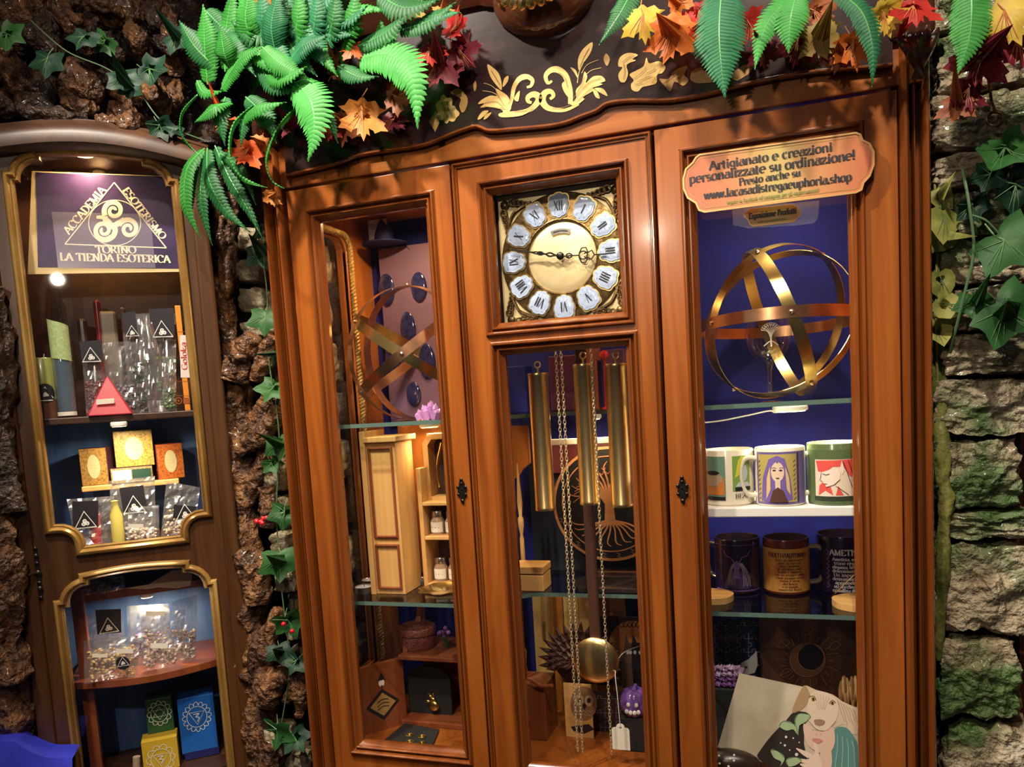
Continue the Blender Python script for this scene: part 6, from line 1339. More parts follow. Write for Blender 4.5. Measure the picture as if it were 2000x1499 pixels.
def pr2(t, fn, r, h):
    patch(t, fn, [rect(-.046, .050, .004, .094)], flat('border_lilac', (.16, .12, .32), .3)); patch(t, fn, [rect(-.040, .028, .008, .090)], flat('gold_ground', (.50, .40, .12), .3), 2)
    patch(t, fn, [[(-.034, .010), (-.030, .05), (-.018, .082), (-.004, .088), (.008, .082), (.016, .05), (.020, .012), (.006, .008), (-.02, .008)]], flat('hair_violet', (.20, .13, .42), .3), 3); patch(t, fn, [[(-.024, .012), (-.022, .05), (-.016, .07), (-.016, .03)], [(.008, .07), (.014, .05), (.016, .02), (.010, .03)]], flat('hair_blond', (.75, .55, .22), .3), 4)
    patch(t, fn, [E_(-.004, .060, .0105, .017), rect(-.008, .000, .030, .046)], flat('skin_print', (.80, .60, .45), .4), 5); patch(t, fn, [[(-.018, .008), (-.012, .028), (-.004, .034), (.004, .028), (.012, .008)]], flat('robe_brown', (.12, .05, .04), .3), 6)
    patch(t, fn, [E_(-.009, .063, .0028, .0012, 8), E_(.001, .063, .0028, .0012, 8), E_(-.004, .0765, .001, .001, 6)], M['ink'], 7, 'eyes', [([(-.0065, .050), (-.004, .0495), (-.0015, .050)], .0014), ([(-.013, .0665), (-.009, .068), (-.006, .0665)], .0007), ([(-.001, .0665), (.002, .068), (.005, .0665)], .0007)])
    patch(t, fn, [rect(.030, .032, .006, .092)], M['ink'], 3, 'border', [([(x, y), (x + .004, y + .004)], .001) for x in (-.039, .022) for y in [.012 + .008 * i for i in range(9)]])
def pr3(t, fn, r, h):
    patch(t, fn, [rect(-.060, .060, .004, .094)], flat('mug_green', (.10, .15, .06), .3)); patch(t, fn, [rect(-.034, .034, .016, .078)], flat('print_cream', (.80, .66, .52), .4), 2)
    patch(t, fn, [[(-.032, .076), (.034, .078), (.034, .045), (.022, .05), (.012, .066), (-.004, .066), (-.016, .056), (-.028, .058)], [(-.026, .034), (-.018, .042), (-.008, .034), (-.004, .018), (-.016, .026), (-.028, .017)], [(.004, .034), (.012, .018), (.0, .018)]], flat('hair_red', (.75, .10, .08), .3), 3)
    patch(t, fn, [[(-.024, .056), (-.012, .060), (.0, .064), (.008, .056), (.006, .044), (-.002, .036), (-.014, .032), (-.018, .038), (-.023, .042), (-.021, .048)], [(.006, .060), (.010, .076), (.014, .060), (.010, .052)]], flat('skin_pale', (.86, .70, .60), .4), 4)
    patch(t, fn, [], M['ink'], 5, 'drawing', [([(-.020, .054), (-.014, .052), (-.009, .054)], .0013), ([(-.022, .056), (-.023, .050), (-.025, .043), (-.020, .041)], .0008), ([(-.018, .037), (-.013, .037)], .0011), ([(-.014, .031), (-.002, .036), (.007, .045)], .0008), ([(.012, .074), (.02, .05), (.026, .03)], .001), ([(.02, .076), (.028, .05)], .001), ([(.0, .034), (.008, .028), (.02, .018)], .0008)])
    patch(t, fn, [rect(-.036, .036, .008, .016)], flat('mug_green_dark', (.04, .05, .03), .3), 2)
mug(1427, 989, SW, .0430, .098, M['cream'], M['cream'], radians(180), 'cream mug with two printed cards, left on the white shelf', pr1, xoff=-.003)
mug(1526, 990, SW, .0420, .100, M['cream'], M['cream'], radians(196), 'mug printed with a violet-haired woman, middle of the white shelf', pr2)
mug(1637, 988, SW, .0455, .104, mat('green_glaze', (.10, .15, .06), .2, coat=.5), M['cream'], radians(190), 'green mug printed with a red-haired elf, right on the white shelf', pr3)
dk = mat('dark_purple_glaze', (.018, .008, .035), .15, coat=.7)
def pr4(t, fn, r, h):
    pv = flat('print_violet', (.17, .10, .34), .3); ps = flat('print_silver', (.42, .36, .50), .3)
    patch(t, fn, [[(-.026, .010), (-.020, .034), (-.008, .046), (.004, .046), (.014, .034), (.022, .010)]], flat('print_cloak', (.07, .04, .15), .3), 1, 'cloak')
    patch(t, fn, [E_(-.002, .054, .0068, .0105), [(-.006, .044), (.002, .044), (.004, .030), (-.010, .030)]], pv, 2, 'horned_head', [(sp2([(-.006, .060), (-.012, .070), (-.021, .074), (-.026, .083)], 5), .0022), (sp2([(.003, .061), (.009, .071), (.018, .074), (.024, .084)], 5), .0022)])
    patch(t, fn, [], ps, 3, 'hair', [(sp2([(.003 + i * .0012, .060), (.009 + i * .0022, .042), (.010 + i * .0034, .014 + .002 * (i % 2))], 5), .0011) for i in range(5)] + [(sp2([(-.007 - i * .001, .058), (-.012 - i * .002, .042), (-.012 - i * .003, .018)], 5), .0008) for i in range(3)] + [([(-.006, .056), (-.0035, .0555)], .001), ([(.0005, .0555), (.003, .056)], .001)])
    patch(t, fn, [], pv, 1, 'band', [([(-.05 + i * .01, .094) for i in range(11)], .0012), ([(-.05 + i * .01, .006) for i in range(11)], .003)])
def pr5(t, fn, r, h):
    patch(t, fn, [rect(-.060, .060, .006, .088)], noisy('autumn_print', [(.25, (.55, .10, .015)), (.5, (.72, .36, .07)), (.75, (.80, .50, .16))], (30, 30, 20), 1.2, 4, .3)); m_ = MB()
    text(m_, "FUOCO D'AUTUNNO", .0115, fn(2), .002, .072, 'c', .15, .06, width=.072)
    for i, s_ in enumerate(('Tutto in movimento', 'senti in crescita', 'fuoco ardente', 'in autunno cade', 'foglie e fiamma', 'con un respiro caldo', 'come pioggia rossa', 'cuore e terra', 'del bosco', 'e la magia', 'nasce dal fuoco')): text(m_, s_, .0062, fn(2), .006, .065 - i * .0056, 'c', .15, .09)
    obj('lettering', m_, flat('brown_ink', (.10, .02, .01), .5), t)
def pr6(t, fn, r, h):
    m_ = MB(); text(m_, 'AMETISTA', .0150, fn(2), .010, .074, 'c', .15, .06, width=.066)
    for i, s_ in enumerate(('Ametista, nobile', 'trono regale,', 'eleganza, bellezza', 'determinazione', 'Un imperiale', 'determinazione', 'apprendista', 'straordinaria', 'cristallina di luce')): text(m_, s_, .0085, fn(2), .008, .064 - i * .0073, 'c', .16, .09, width=.052 if len(s_) > 13 else None)
    obj('lettering', m_, flat('silver_ink', (.72, .70, .76), .4), t)
    patch(t, fn, [], flat('print_violet', (.17, .10, .34), .3), 1, 'border', [(sp2([(-.030, .012 + .009 * i), (-.024, .016 + .009 * i), (-.030, .021 + .009 * i)], 3), .0015) for i in range(8)])
mug(1441, 1160, SC, .0425, .104, dk, M['steel'], radians(150), 'dark purple mug with a printed horned figure, left below the white shelf', pr4)
mug(1538, 1163, SC, .0420, .104, mat('rust_glaze', (.16, .03, .012), .2, coat=.5), mat('dark_cream', (.30, .24, .16), .25, coat=.4), radians(-2), 'orange autumn mug covered in brown writing, middle below the white shelf', pr5)
mug(1652, 1162, SC, .0470, .108, dk, M['steel'], radians(60), 'dark mug with silver lettering, right below the white shelf', pr6)
def coaster(px, py, r, label):
    c = Pz(px, py, SC); m_ = MB(); pts = [(c.x + r * (1 + .02 * sin(5 * q)) * cos(q), c.y + r * (1 + .02 * cos(7 * q)) * sin(q)) for q in [2 * pi * i / 40 for i in range(40)]]
    m_.plate([pts], SC, SC + .012, xf=Matrix(((1, 0, 0, 0), (0, 0, 1, 0), (0, 1, 0, 0), (0, 0, 0, 1)))); one('round_coaster', m_, M['palex'], label, 'coaster', bevel=.002)
coaster(1392, 1172, .038, 'round wooden coaster by the left edge of the right-hand glass shelf'); coaster(1676, 1184, .042, 'round wooden coaster by the right edge of the right-hand glass shelf')
m_ = MB(); m_.tube([Pz(1622, 1168, SC + .003), P(1650, 1140, .10), P(1672, 1120, .09)], .0011, 6); one('silver_skewer', m_, M['steel'], 'thin silver stick leaning against the lettered dark mug', 'stick', True)
# ---- right door, bottom
zb = .772
k_ = card('moon_board', 1482, 1210, 1720, 1425, .30, M['brownwood'], 'dark brown board engraved with a copper crescent moon and rays', 'board', .01)
cpl = flat('copper_line', (.30, .15, .07), .4); m_ = MB(); f3 = on(.30)
m_.fill(arc(1577, 1290, 33, 32, 0, 352, 40), f3); obj('crescent', m_, flat('moon_brown', (.16, .065, .03), .4), k_); m_ = MB(); m_.fill(arc(1584, 1284, 25, 25, 0, 352, 36), on(.30, .0012)); obj('moon_shadow_disc', m_, M['black'], k_)
m_ = MB(); m_.stroke(arc(1577, 1290, 34, 33, 0, 360, 44), on(.30, .0018), 1.3); m_.stroke(arc(1584, 1284, 26, 26, 0, 360, 40), on(.30, .0018), 1.2)
for i in range(22):
    q = 2 * pi * i / 22; m_.stroke([(1577 + 40 * cos(q), 1290 + 39 * sin(q)), (1577 + (52 + 10 * (i % 2)) * cos(q + .06), 1290 + (52 + 10 * (i % 2)) * sin(q + .06))], on(.30, .0018), .9)
for x, y in ((1530, 1258), (1630, 1262), (1577, 1232), (1535, 1315)): m_.stroke(sp2([(x - 12, y + 5), (x, y - 8), (x + 12, y - 3), (x, y + 8), (x - 12, y + 5)], 5), on(.30, .0018), .9)
obj('engraving', m_, cpl, k_)
k_ = card('wolf_puzzle', 1392, 1210, 1480, 1400, .29, mat('puzzle_night', (.010, .008, .035), .2), 'dark blue jigsaw board with a pale animal, left of the moon board', 'board', .008)
m_ = MB()
for i in range(4):
    for j in range(5):
        x, y = 1396 + i * 22, 1222 + j * 26; m_.stroke(sp2([(x, y), (x + 8, y), (x + 7, y - 5), (x + 14, y - 5), (x + 13, y), (x + 22, y)], 3), on(.29), .9); m_.stroke(sp2([(x, y), (x, y + 9), (x + 5, y + 8), (x + 5, y + 16), (x, y + 15), (x, y + 26)], 3), on(.29), .9)
obj('jigsaw_lines', m_, flat('line_grey', (.20, .17, .20), .4), k_)
m_ = MB(); m_.fill([(1443, 1310), (1448, 1295), (1462, 1288), (1478, 1272), (1480, 1300), (1474, 1315), (1455, 1320)], on(.29, .0012)); obj('animal_print', m_, flat('animal_grey', (.42, .38, .36), .6), k_); m_ = MB(); m_.fill(arc(1457, 1304, 3, 2, 0, 330, 8), on(.29, .0018)); m_.fill(arc(1446, 1312, 3, 2, 0, 330, 8), on(.29, .0018)); obj('animal_eye', m_, M['ink'], k_)
# braids and fur tassel
def braid(name, pts, r, mt, label, cat, n=3, turns=5):
    path = spline([P(*p) for p in pts], 10); m_ = MB(); k = len(path)
    for s_ in range(n):
        q0 = 2 * pi * s_ / n; m_.tube([path[i] + Vector((r * cos(q0 + turns * 2 * pi * i / k), r * .6 * sin(2 * (q0 + turns * 2 * pi * i / k)), r * .7 * sin(q0 + turns * 2 * pi * i / k))) for i in range(k)], r * .75, 7)
    return one(name, m_, mt, label, cat, True)
braid('purple_braid', [(1385, 1312, .20), (1415, 1310, .2), (1442, 1312, .2)], .009, flat('lilac_yarn', (.42, .24, .42), .7), 'pale lilac braid, upper one beside the jigsaw board', 'braid')
braid('purple_braid', [(1385, 1330, .20), (1415, 1330, .2), (1440, 1332, .2)], .009, flat('purple_yarn', (.20, .07, .24), .7), 'dark purple braid under the lilac one', 'braid')
one('braid_stand', MB().box(P(1390, 1340, .20).x, P(1442, 1340, .20).x, .19, .22, zb, P(1410, 1342, .20).z), M['matteblack'], 'black block carrying the two braids', 'stand', bevel=.003)
t = thing('fur_tassel', 'tan fur tassel hanging at the right of the moon board', 'tassel', tuple(P(1665, 1380, .2)))
for i in range(26):
    x = 1640 + rng.uniform(0, 50); y0 = 1325 + rng.uniform(-4, 8); m_ = MB(); m_.tube(spline([P(x, y0, .21), P(x + rng.uniform(-3, 6), y0 + 28, .19), P(x + rng.uniform(-4, 10), y0 + 62 + rng.uniform(-8, 10), .20)], 4), [.002, .003, .0036, .004, .0038, .0032, .0025, .0016, .0006], 5); obj('strand', m_, flat(['fur_tan', 'fur_brown'][i % 2], [(.48, .26, .10), (.26, .12, .045)][i % 2], .7), t, True)
# art print leaning in front
p0 = P(1444, 1316, .115); nrm = Vector((.05, -1, .16)).normalized()
AF = lambda k: (lambda x, y: on_plane(x, y, p0, nrm) + nrm * (.0005 * k))
cn = [(1444, 1316), (1570, 1343), (1612, 1356), (1660, 1378), (1718, 1405), (1726, 1566), (1560, 1520), (1480, 1486), (1402, 1460)]
cf = [AF(0)(x, y) for x, y in cn]; cb_ = [p - nrm * .003 for p in cf]; n_ = len(cf)
m_ = MB(); m_.add(cf + cb_, [tuple(range(n_)), tuple(range(2 * n_ - 1, n_ - 1, -1))] + [(i, (i + 1) % n_, n_ + (i + 1) % n_, n_ + i) for i in range(n_)])
art = tag(obj('art_print', m_, noisy('aged_paper', [(.3, (.50, .42, .30)), (.7, (.68, .60, .46))], (5, 5, 5), 2, 5, .6)), 'cream art print of a veiled woman, pale wolf and green moths', 'picture')
def ap(nm, polys, col, k, strokes=(), rough=.6):
    m_ = MB(); [m_.fill(p, AF(k)) for p in polys]; [m_.stroke(s_, AF(k), w_) for s_, w_ in strokes]; return obj(nm, m_, flat('art_' + nm, col, rough), art)
c6 = lambda pts, k=4.2955: [(1300 + x / k, 1150 + y / k) for x, y in pts]
ap('wolf_coat', [sp2(c6([(1160, 815), (1260, 850), (1400, 890), (1500, 960), (1645, 1030), (1650, 1200), (1560, 1220), (1500, 1140), (1400, 1170), (1180, 1180), (1060, 1040), (1100, 920)]), 3, True)], (.66, .52, .38), 1)
ap('wolf_ear', [sp2(c6([(1160, 815), (1200, 860), (1210, 920), (1150, 1010), (1060, 1040), (1100, 920)]), 3, True)], (.42, .27, .14), 2)
ap('wolf_muzzle', [sp2(c6([(1220, 880), (1340, 870), (1440, 950), (1440, 1080), (1370, 1170), (1290, 1190), (1200, 1110), (1190, 1000)]), 3, True)], (.74, .60, .46), 2)
ap('wolf_eyes', [c6(arc(1238, 927, 9, 14, 0, 340, 12)), c6(arc(1398, 960, 9, 13, 0, 340, 12))], (.03, .015, .01), 4, [(sp2(c6([(1205, 905), (1240, 900), (1262, 935)]), 4), .9), (sp2(c6([(1370, 965), (1395, 935), (1425, 955)]), 4), .9)])
ap('wolf_iris', [c6(arc(1238, 925, 20, 20, 0, 340, 12)), c6(arc(1398, 958, 20, 17, 0, 340, 12))], (.58, .36, .12), 3)
ap('wolf_fur', [], (.46, .32, .20), 3, [(sp2(c6([(1240 + i * 26, 875 + i * 6), (1262 + i * 20, 930), (1280 + i * 10, 1010 + 10 * (i % 2))]), 4), .5) for i in range(6)] + [(sp2(c6([(1440 + i * 24, 930 + i * 16), (1470 + i * 22, 1030), (1500 + i * 22, 1110 + 30 * (i % 2))]), 4), .7) for i in range(6)])
ap('wolf_nose', [sp2(c6([(1245, 1105), (1290, 1095), (1335, 1110), (1325, 1140), (1290, 1150), (1255, 1140)]), 3, True)], (.35, .20, .15), 3, [(c6([(1290, 1150), (1290, 1165)]), .6), (sp2(c6([(1200, 1110), (1280, 1190), (1360, 1185), (1430, 1110)]), 5), .8)])
ap('teal_drape', [sp2(c6([(1420, 1175), (1520, 1170), (1600, 1280), (1650, 1400), (1665, 1560), (1380, 1560), (1370, 1430), (1410, 1300)]), 3, True)], (.10, .26, .24), 2)
ap('drape_folds', [], (.30, .48, .44), 3, [(sp2(c6([(1440 + i * 40, 1220 + i * 20), (1440 + i * 46, 1340), (1420 + i * 56, 1500)]), 5), 1.6) for i in range(5)])
ap('black_cape', [sp2(c6([(1080, 1035), (1200, 1050), (1170, 1140), (1160, 1300), (1180, 1500), (1000, 1560), (780, 1430), (800, 1350), (900, 1220), (1000, 1120)]), 3, True)], (.025, .018, .016), 2)
ap('cape_dots', [c6(arc(x, y, r, r, 0, 330, 10)) for x, y, r in ((1010, 1245, 11), (1070, 1255, 7), (1000, 1315, 10), (1098, 1392, 14), (1040, 1355, 6), (965, 1295, 6), (1120, 1290, 6))], (.75, .70, .60), 3)
ap('woman_face', [sp2(c6([(1160, 1130), (1230, 1190), (1320, 1195), (1400, 1160), (1420, 1270), (1390, 1360), (1300, 1380), (1200, 1320), (1160, 1220)]), 3, True), sp2(c6([(1300, 1370), (1390, 1350), (1380, 1560), (1290, 1560)]), 2, True)], (.74, .52, .40), 3)
ap('woman_lips', [sp2(c6([(1225, 1265), (1265, 1255), (1320, 1275), (1270, 1300)]), 3, True)], (.60, .25, .20), 4, [(c6([(1255, 1215), (1270, 1225)]), 1), (c6([(1295, 1210), (1305, 1225)]), 1)])
ap('woman_hand', [sp2(c6(p), 3, True) for p in ([(1250, 1380), (1240, 1300), (1262, 1295), (1290, 1400), (1320, 1560), (1180, 1560), (1190, 1440)], [(1190, 1420), (1100, 1350), (1110, 1340), (1230, 1390)], [(1190, 1470), (1100, 1440), (1105, 1425), (1220, 1440)], [(1190, 1510), (1130, 1480), (1140, 1465), (1230, 1480)])], (.80, .62, .50), 4)
ap('moth', [sp2(c6(p), 3, True) for p in ([(1080, 1120), (1110, 1050), (1190, 1050), (1215, 1070), (1170, 1120), (1120, 1150), (1110, 1230)], [(1070, 1130), (990, 1110), (950, 1150), (1010, 1190), (1070, 1180), (1100, 1220)], [(1000, 1420), (940, 1360), (880, 1350), (910, 1420), (970, 1450), (960, 1490)], [(1010, 1430), (1090, 1410), (1140, 1440), (1090, 1480), (1030, 1490)])], (.36, .50, .28), 5)
ap('moth_outline', [], (.03, .05, .02), 6, [(sp2(c6(p), 4), .7) for p in ([(1080, 1130), (1110, 1050), (1190, 1050), (1215, 1075)], [(1070, 1130), (990, 1110), (950, 1150)], [(1000, 1420), (940, 1360), (880, 1350)], [(1010, 1430), (1090, 1410), (1140, 1440)], [(1085, 1120), (1110, 1210)], [(1005, 1420), (1030, 1500)])])
# dark spotted disc below the print
m_ = MB(); c = P(1425, 1490, .07); m_.ball(c, .05, 24, sc=(1.1, .5, .5)); sd_ = one('spotted_stone', m_, mat('spotted_dark', (.03, .016, .012), .3), 'dark brown white-spotted stone at the bottom left of the right door', 'stone', True)
for i in range(16):
    q = rng.uniform(0, pi); s_ = rng.uniform(.1, .85); d = Vector((1.1 * s_ * cos(q * 2), 0, .5 * s_ * sin(q * 2))) * .05; yy = -.025 * sqrt(max(0, 1 - s_ * s_)); m_ = MB(); m_.ball(c + d + Vector((0, yy, 0)), .0022, 8); obj('spot', m_, M['white'], sd_)
# ================================================================== things inside the corner cabinet (its own frame)
def lone(name, m_, mt, label, cat, smooth=False, bevel=0, group=None): return tag(obj(name, m_, mt, None, smooth, bevel, 2, ML), label, cat, group)
def lthing(name, label, cat, p, group=None): return thing(name, label, cat, tuple(ML @ Vector(p)), ANG, group)
def lp_(name, m_, mt, t, smooth=False, bevel=0): return obj(name, m_, mt, t, smooth, bevel, 2, ML)
def lon(t_, d=.0006): return lambda x, y: PL(x, y, t_ - d)
def lrect(x0, y0, x1, y1, t_): 
    a, b = PL(x0, y0, t_), PL(x1, y1, t_); return a.x, b.x, b.z, a.z
# ---- the sign
TS = .070
t = lthing('shop_sign', 'dark violet sign with triangle and triple spiral in the corner cabinet', 'sign', PL(205, 535, TS))
q4 = [(62, 334), (352, 345), (358, 531), (54, 536)]; inn = [(70, 337), (351, 346), (356, 525), (74, 522)]
c4 = [PL(x, y, TS) for x, y in q4]; m_ = MB(); m_.add(c4 + [p + Vector((0, .003, 0)) for p in c4], [(3, 2, 1, 0), (4, 5, 6, 7), (0, 1, 5, 4), (1, 2, 6, 5), (2, 3, 7, 6), (3, 0, 4, 7)]); lp_('mount', m_, mat('gold_card', (.68, .50, .24), .45), t)
m_ = MB(); m_.fill(inn, lon(TS)); lp_('panel', m_, noisy('violet_panel', [(.3, (.018, .010, .045)), (.7, (.055, .024, .095))], (8, 8, 8), 2, 4, .35), t)
sgn = mat('sign_gold', (.86, .74, .52), .45); f_ = lon(TS, .0012)
c1 = lambda pts, k=5.354: [(40 + x / k, 280 + y / k) for x, y in pts]
m_ = MB(); tri = c1([(465, 1055), (980, 410), (1525, 1095)]); m_.stroke([tri[0], tri[1]], f_, 2.2); m_.stroke([tri[1], tri[2]], f_, 2.2); m_.stroke([tri[2], tri[0]], f_, 2.2); lp_('triangle', m_, sgn, t)
m_ = MB(); m_.stroke(c1(arc(985, 832, 272, 238, 0, 360, 60)), f_, 1.6); lp_('ring', m_, sgn, t)
m_ = MB()
def spiral(cx, cy, r0, r1, a0, turns, n=44): return [(cx + (r0 + (r1 - r0) * i / n) * cos(radians(a0) + turns * 2 * pi * i / n), cy + (r0 + (r1 - r0) * i / n) * sin(radians(a0) + turns * 2 * pi * i / n)) for i in range(n + 1)]
for cx, cy, a0, tail in ((975, 705, 150, [(800, 770), (850, 790)]), (870, 910, 40, [(960, 860)]), (1130, 895, -160, [(1010, 880), (960, 980), (900, 1010)])):
    sp_ = spiral(cx, cy, 105, 18, a0, 1.55 if tail else 1.4); m_.stroke(c1(sp_), f_, lambda t_, a_: (54 - 24 * t_) / 5.354)
m_.stroke(sp2(c1([(795, 775), (850, 775), (900, 800), (950, 860)]), 6), f_, lambda t_, a_: (30 + 30 * t_) / 5.354); m_.stroke(sp2(c1([(880, 770), (900, 820), (950, 870), (1020, 840), (1090, 800)]), 6), f_, 60 / 5.354); m_.stroke(sp2(c1([(950, 860), (990, 900), (970, 970), (900, 1010), (830, 1000)]), 6), f_, 56 / 5.354)
lp_('triple_spiral', m_, sgn, t)
def lline(s_, xa, ya, xb, yb_, size, par, mt, t_, thick=.18, thin=.065, d=.0012):
    a, b = PL(xa, ya, t_ - d), PL(xb, yb_, t_ - d); u = b - a; m_ = MB(); text(m_, s_, size, plane_fn(a, u, Vector((-u.z, 0, u.x))), 0, 0, 'l', thick, thin, width=u.length); return lp_('lettering', m_, mt, par)
lline('ACCADEMIA', *c1([(510, 955), (905, 490)])[0], *c1([(510, 955), (905, 490)])[1], .0205, t, sgn, TS)
lline('ESOTERISMO', *c1([(1065, 495)])[0], *c1([(1475, 1010)])[0], .0205, t, sgn, TS)
lline('TORINO', *c1([(790, 1148)])[0], *c1([(1215, 1150)])[0], .0205, t, sgn, TS); lline('LA TIENDA ESOTERICA', *c1([(418, 1225)])[0], *c1([(1572, 1250)])[0], .0215, t, sgn, TS)
a = lrect(101, 414, 304, 524, TS - .003); lone('clear_sleeve', MB().box(a[0], a[1], TS - .004, TS - .003, a[2], a[3]), film_mat('sleeve', (.55, .5, .6), .14, .1, .2), 'clear plastic sleeve taped over the dark violet sign', 'sleeve')
# ---- small makers
def lbox(name, x0, y0, x1, y1, t_, dep, mt, label, cat, zbase=None, bevel=.0008, par=None):
    a = lrect(x0, y0, x1, y1, t_); m_ = MB().box(a[0], a[1], t_, t_ + dep, a[2] if zbase is None else zbase, a[3])
    return tag(obj(name, m_, mt, par, False, bevel, 2, ML), label, cat)
def logo(par, cx, cy, s_, t_, d=.0014, mt=None): m_ = MB(); emblem(m_, lambda u, v: PL(cx, cy, t_ - d) + Vector((u, 0, v)), 0, 0, s_ / 1000, 0, s_ / 1000 * .07); return lp_('triangle_emblem', m_, mt or M['white'], par)
fseed = [0]
def packet(label, quad, t_, lab=None, emb=None, fillc=None, lean=.02, strip=None, name='clear_packet', film='film', grp=None, tags=(), zb_=None):
    """crinkled cellophane packet with optional black header label"""
    fseed[0] += 1; sd = fseed[0]; tl, tr, br_, bl = [PL(x, y, t_) for x, y in quad]; nx, nz = 13, 17
    if zb_ is not None:
        dz_ = zb_ + .001 - min(bl.z, br_.z); tl.z += dz_; tr.z += dz_; bl.z = br_.z = zb_ + .001
    t = lthing(name, label, 'packet', (bl + br_) / 2, grp); 
    for side in (0, 1):
        m_ = MB(); vs_ = []
        for j in range(nz + 1):
            for i in range(nx + 1):
                u, v = i / nx, j / nz; p = (bl.lerp(br_, u)).lerp(tl.lerp(tr, u), v); bul = sin(pi * u) * (1 - v) ** .6 * min(1, v * 6 + .3) * .010
                cr = noise.noise(Vector((p.x * 70, sd * 3.1 + side * 9, p.z * 60))) * .006 + abs(noise.noise(Vector((p.x * 150, sd * 1.7, p.z * 55)))) * .006
                p = p + Vector((0, (-bul - cr - .0005) if side == 0 else (bul + .001), 0)); p.y += lean * v; vs_.append(p)
        m_.add(vs_, [(j * (nx + 1) + i, j * (nx + 1) + i + 1, (j + 1) * (nx + 1) + i + 1, (j + 1) * (nx + 1) + i) for j in range(nz) for i in range(nx)])
        lp_('film_front' if side == 0 else 'film_back', m_, M[film], t)
    if fillc:
        rnd = random.Random(sd); m_ = MB(); col, top_ = fillc
        for k in range(130):
            u, v = rnd.uniform(.08, .92), rnd.uniform(.03, top_); p = (bl.lerp(br_, u)).lerp(tl.lerp(tr, u), v) + Vector((0, rnd.uniform(-.005, .006) + lean * v, 0)); m_.ball(p, rnd.uniform(.002, .0045), 6, sc=(1, 1, rnd.uniform(.5, 1.2)))
        o = lp_('contents', m_, flat('fill_%d' % sd, col, .6), t); o['kind'] = 'stuff'
    if lab:
        lt = t_ - .012 + lean * .5; m_ = MB(); m_.fill(lab, lon(lt)); lb = lp_('header_label', m_, M['ink'], t)
        if emb: logo(lb, *emb, lt)
    for x0, y0, x1, y1 in tags:
        lt = t_ - .016; m_ = MB(); m_.fill([(x0, y0), (x1, y0), (x1, y1), (x0, y1)], lon(lt)); lp_('name_sticker', m_, M['paper'], t)
    return t
def cyl(name, label, cat, px, py, r, h, t_, prof, mts, zb_, sticker=None):
    c = PL(px, py, t_); c.z = zb_; t = lthing(name, label, cat, c)
    for nm, pr, mt in prof:
        m_ = MB(); m_.lathe([(a * r, b * h) for a, b in pr], 28, Matrix.Translation(c)); lp_(nm, m_, mts[mt], t, 50)
    return t, c
# ---- top shelf
zs1 = S1
rw = mat('candle_olive', (.23, .24, .06), .35, coat=.3)
t, c = cyl('pillar_candle', 'olive green pillar candle with round emblem sticker on the top shelf', 'candle', 90, 800, .027, .125, .085, [('lower_wax', [(.05, 0), (1, 0), (1, .32)], 0), ('upper_wax', [(1, .32), (1, .98), (.9, 1), (.03, .97)], 1)], [mat('wax_brown', (.12, .045, .02), .4), rw], zs1)
a0 = -pi / 2 + .25; fn = lambda u, v: c + Vector((.0273 * cos(a0 + u / .027), .0273 * sin(a0 + u / .027), .052 + v)); m_ = MB(); m_.fill(arc(0, 0, .018, .020, 0, 350, 28), fn, 0, .003); st_ = lp_('round_sticker', m_, M['ink'], t)
m_ = MB(); fn2 = lambda u, v: c + Vector((.0277 * cos(a0 + u / .027), .0277 * sin(a0 + u / .027), .052 + v)); emblem(m_, fn2, 0, 0, .026, 0, .0022); m_.stroke([(-.012 + .003 * i, -.0145) for i in range(9)], fn2, .0018); lp_('triangle_emblem', m_, M['white'], st_)
m_ = MB(); m_.tube([c + Vector((.006, 0, .121)), c + Vector((.008, 0, .134))], .001, 5); lp_('wick', m_, M['white'], t)
t, c = cyl('tall_bottle', 'tall clear bottle with green label beside the olive candle', 'bottle', 132, 800, .0185, .29, .075, [('blue_liquid', [(.05, .012), (.95, .014), (.95, .5)], 1), ('glass_body', [(.05, 0), (1, .004), (1.01, .03), (1, .78), (.55, .86), (.5, .98), (.6, 1), (.05, 1)], 0)], [M['goblet'], film_mat('bottle_blue', (.25, .35, .45), .55, .1, .2)], zs1)
m_ = MB(); fn = lambda u, v: c + Vector((.0191 * sin(u / .0185), -.0191 * cos(u / .0185), v)); m_.fill([(-.026, .125), (.026, .115), (.026, .188), (-.026, .205)], fn, 0, .003); lp_('green_label', m_, noisy('pale_green_label', [(.3, (.30, .40, .16)), (.7, (.50, .60, .30))], (90, 90, 90), 2, 4, .5), t)
m_ = MB(); m_.fill(rect(-.022, .022, .004, .012), fn, 0, .003); lp_('base_label', m_, M['paper'], t)
packet('clear packet with black label between bottle and red pyramid', [(155, 668), (200, 662), (208, 800), (168, 803)], .085, [(155, 668), (198, 664), (202, 706), (160, 710)], (178, 695, 34), ((.20, .06, .05), .5), zb_=S1)
packet('silvery empty-looking packet behind the red pyramid', [(195, 660), (252, 655), (268, 798), (215, 800)], .095, None, None, ((.16, .14, .16), .4), zb_=S1)
packet('dark packet with green pods right of the red pyramid', [(246, 660), (285, 658), (296, 798), (262, 800)], .10, None, None, ((.03, .06, .02), .75), zb_=S1)
packet('tall crinkled packet with slanted black label behind the shelf', [(240, 612), (292, 604), (300, 795), (262, 800)], .125, [(240, 612), (264, 608), (272, 660), (243, 652)], (258, 648, 26), zb_=S1)
packet('large crinkled clear packet left of the orange box', [(262, 605), (292, 604), (338, 797), (290, 800)], .078, None, None, None, tags=(), zb_=S1)
packet('clear packet with big black label and green pod', [(288, 602), (342, 600), (344, 790), (312, 795)], .095, [(290, 604), (340, 602), (341, 656), (298, 658)], (317, 645, 40), ((.05, .22, .03), .55), zb_=S1)
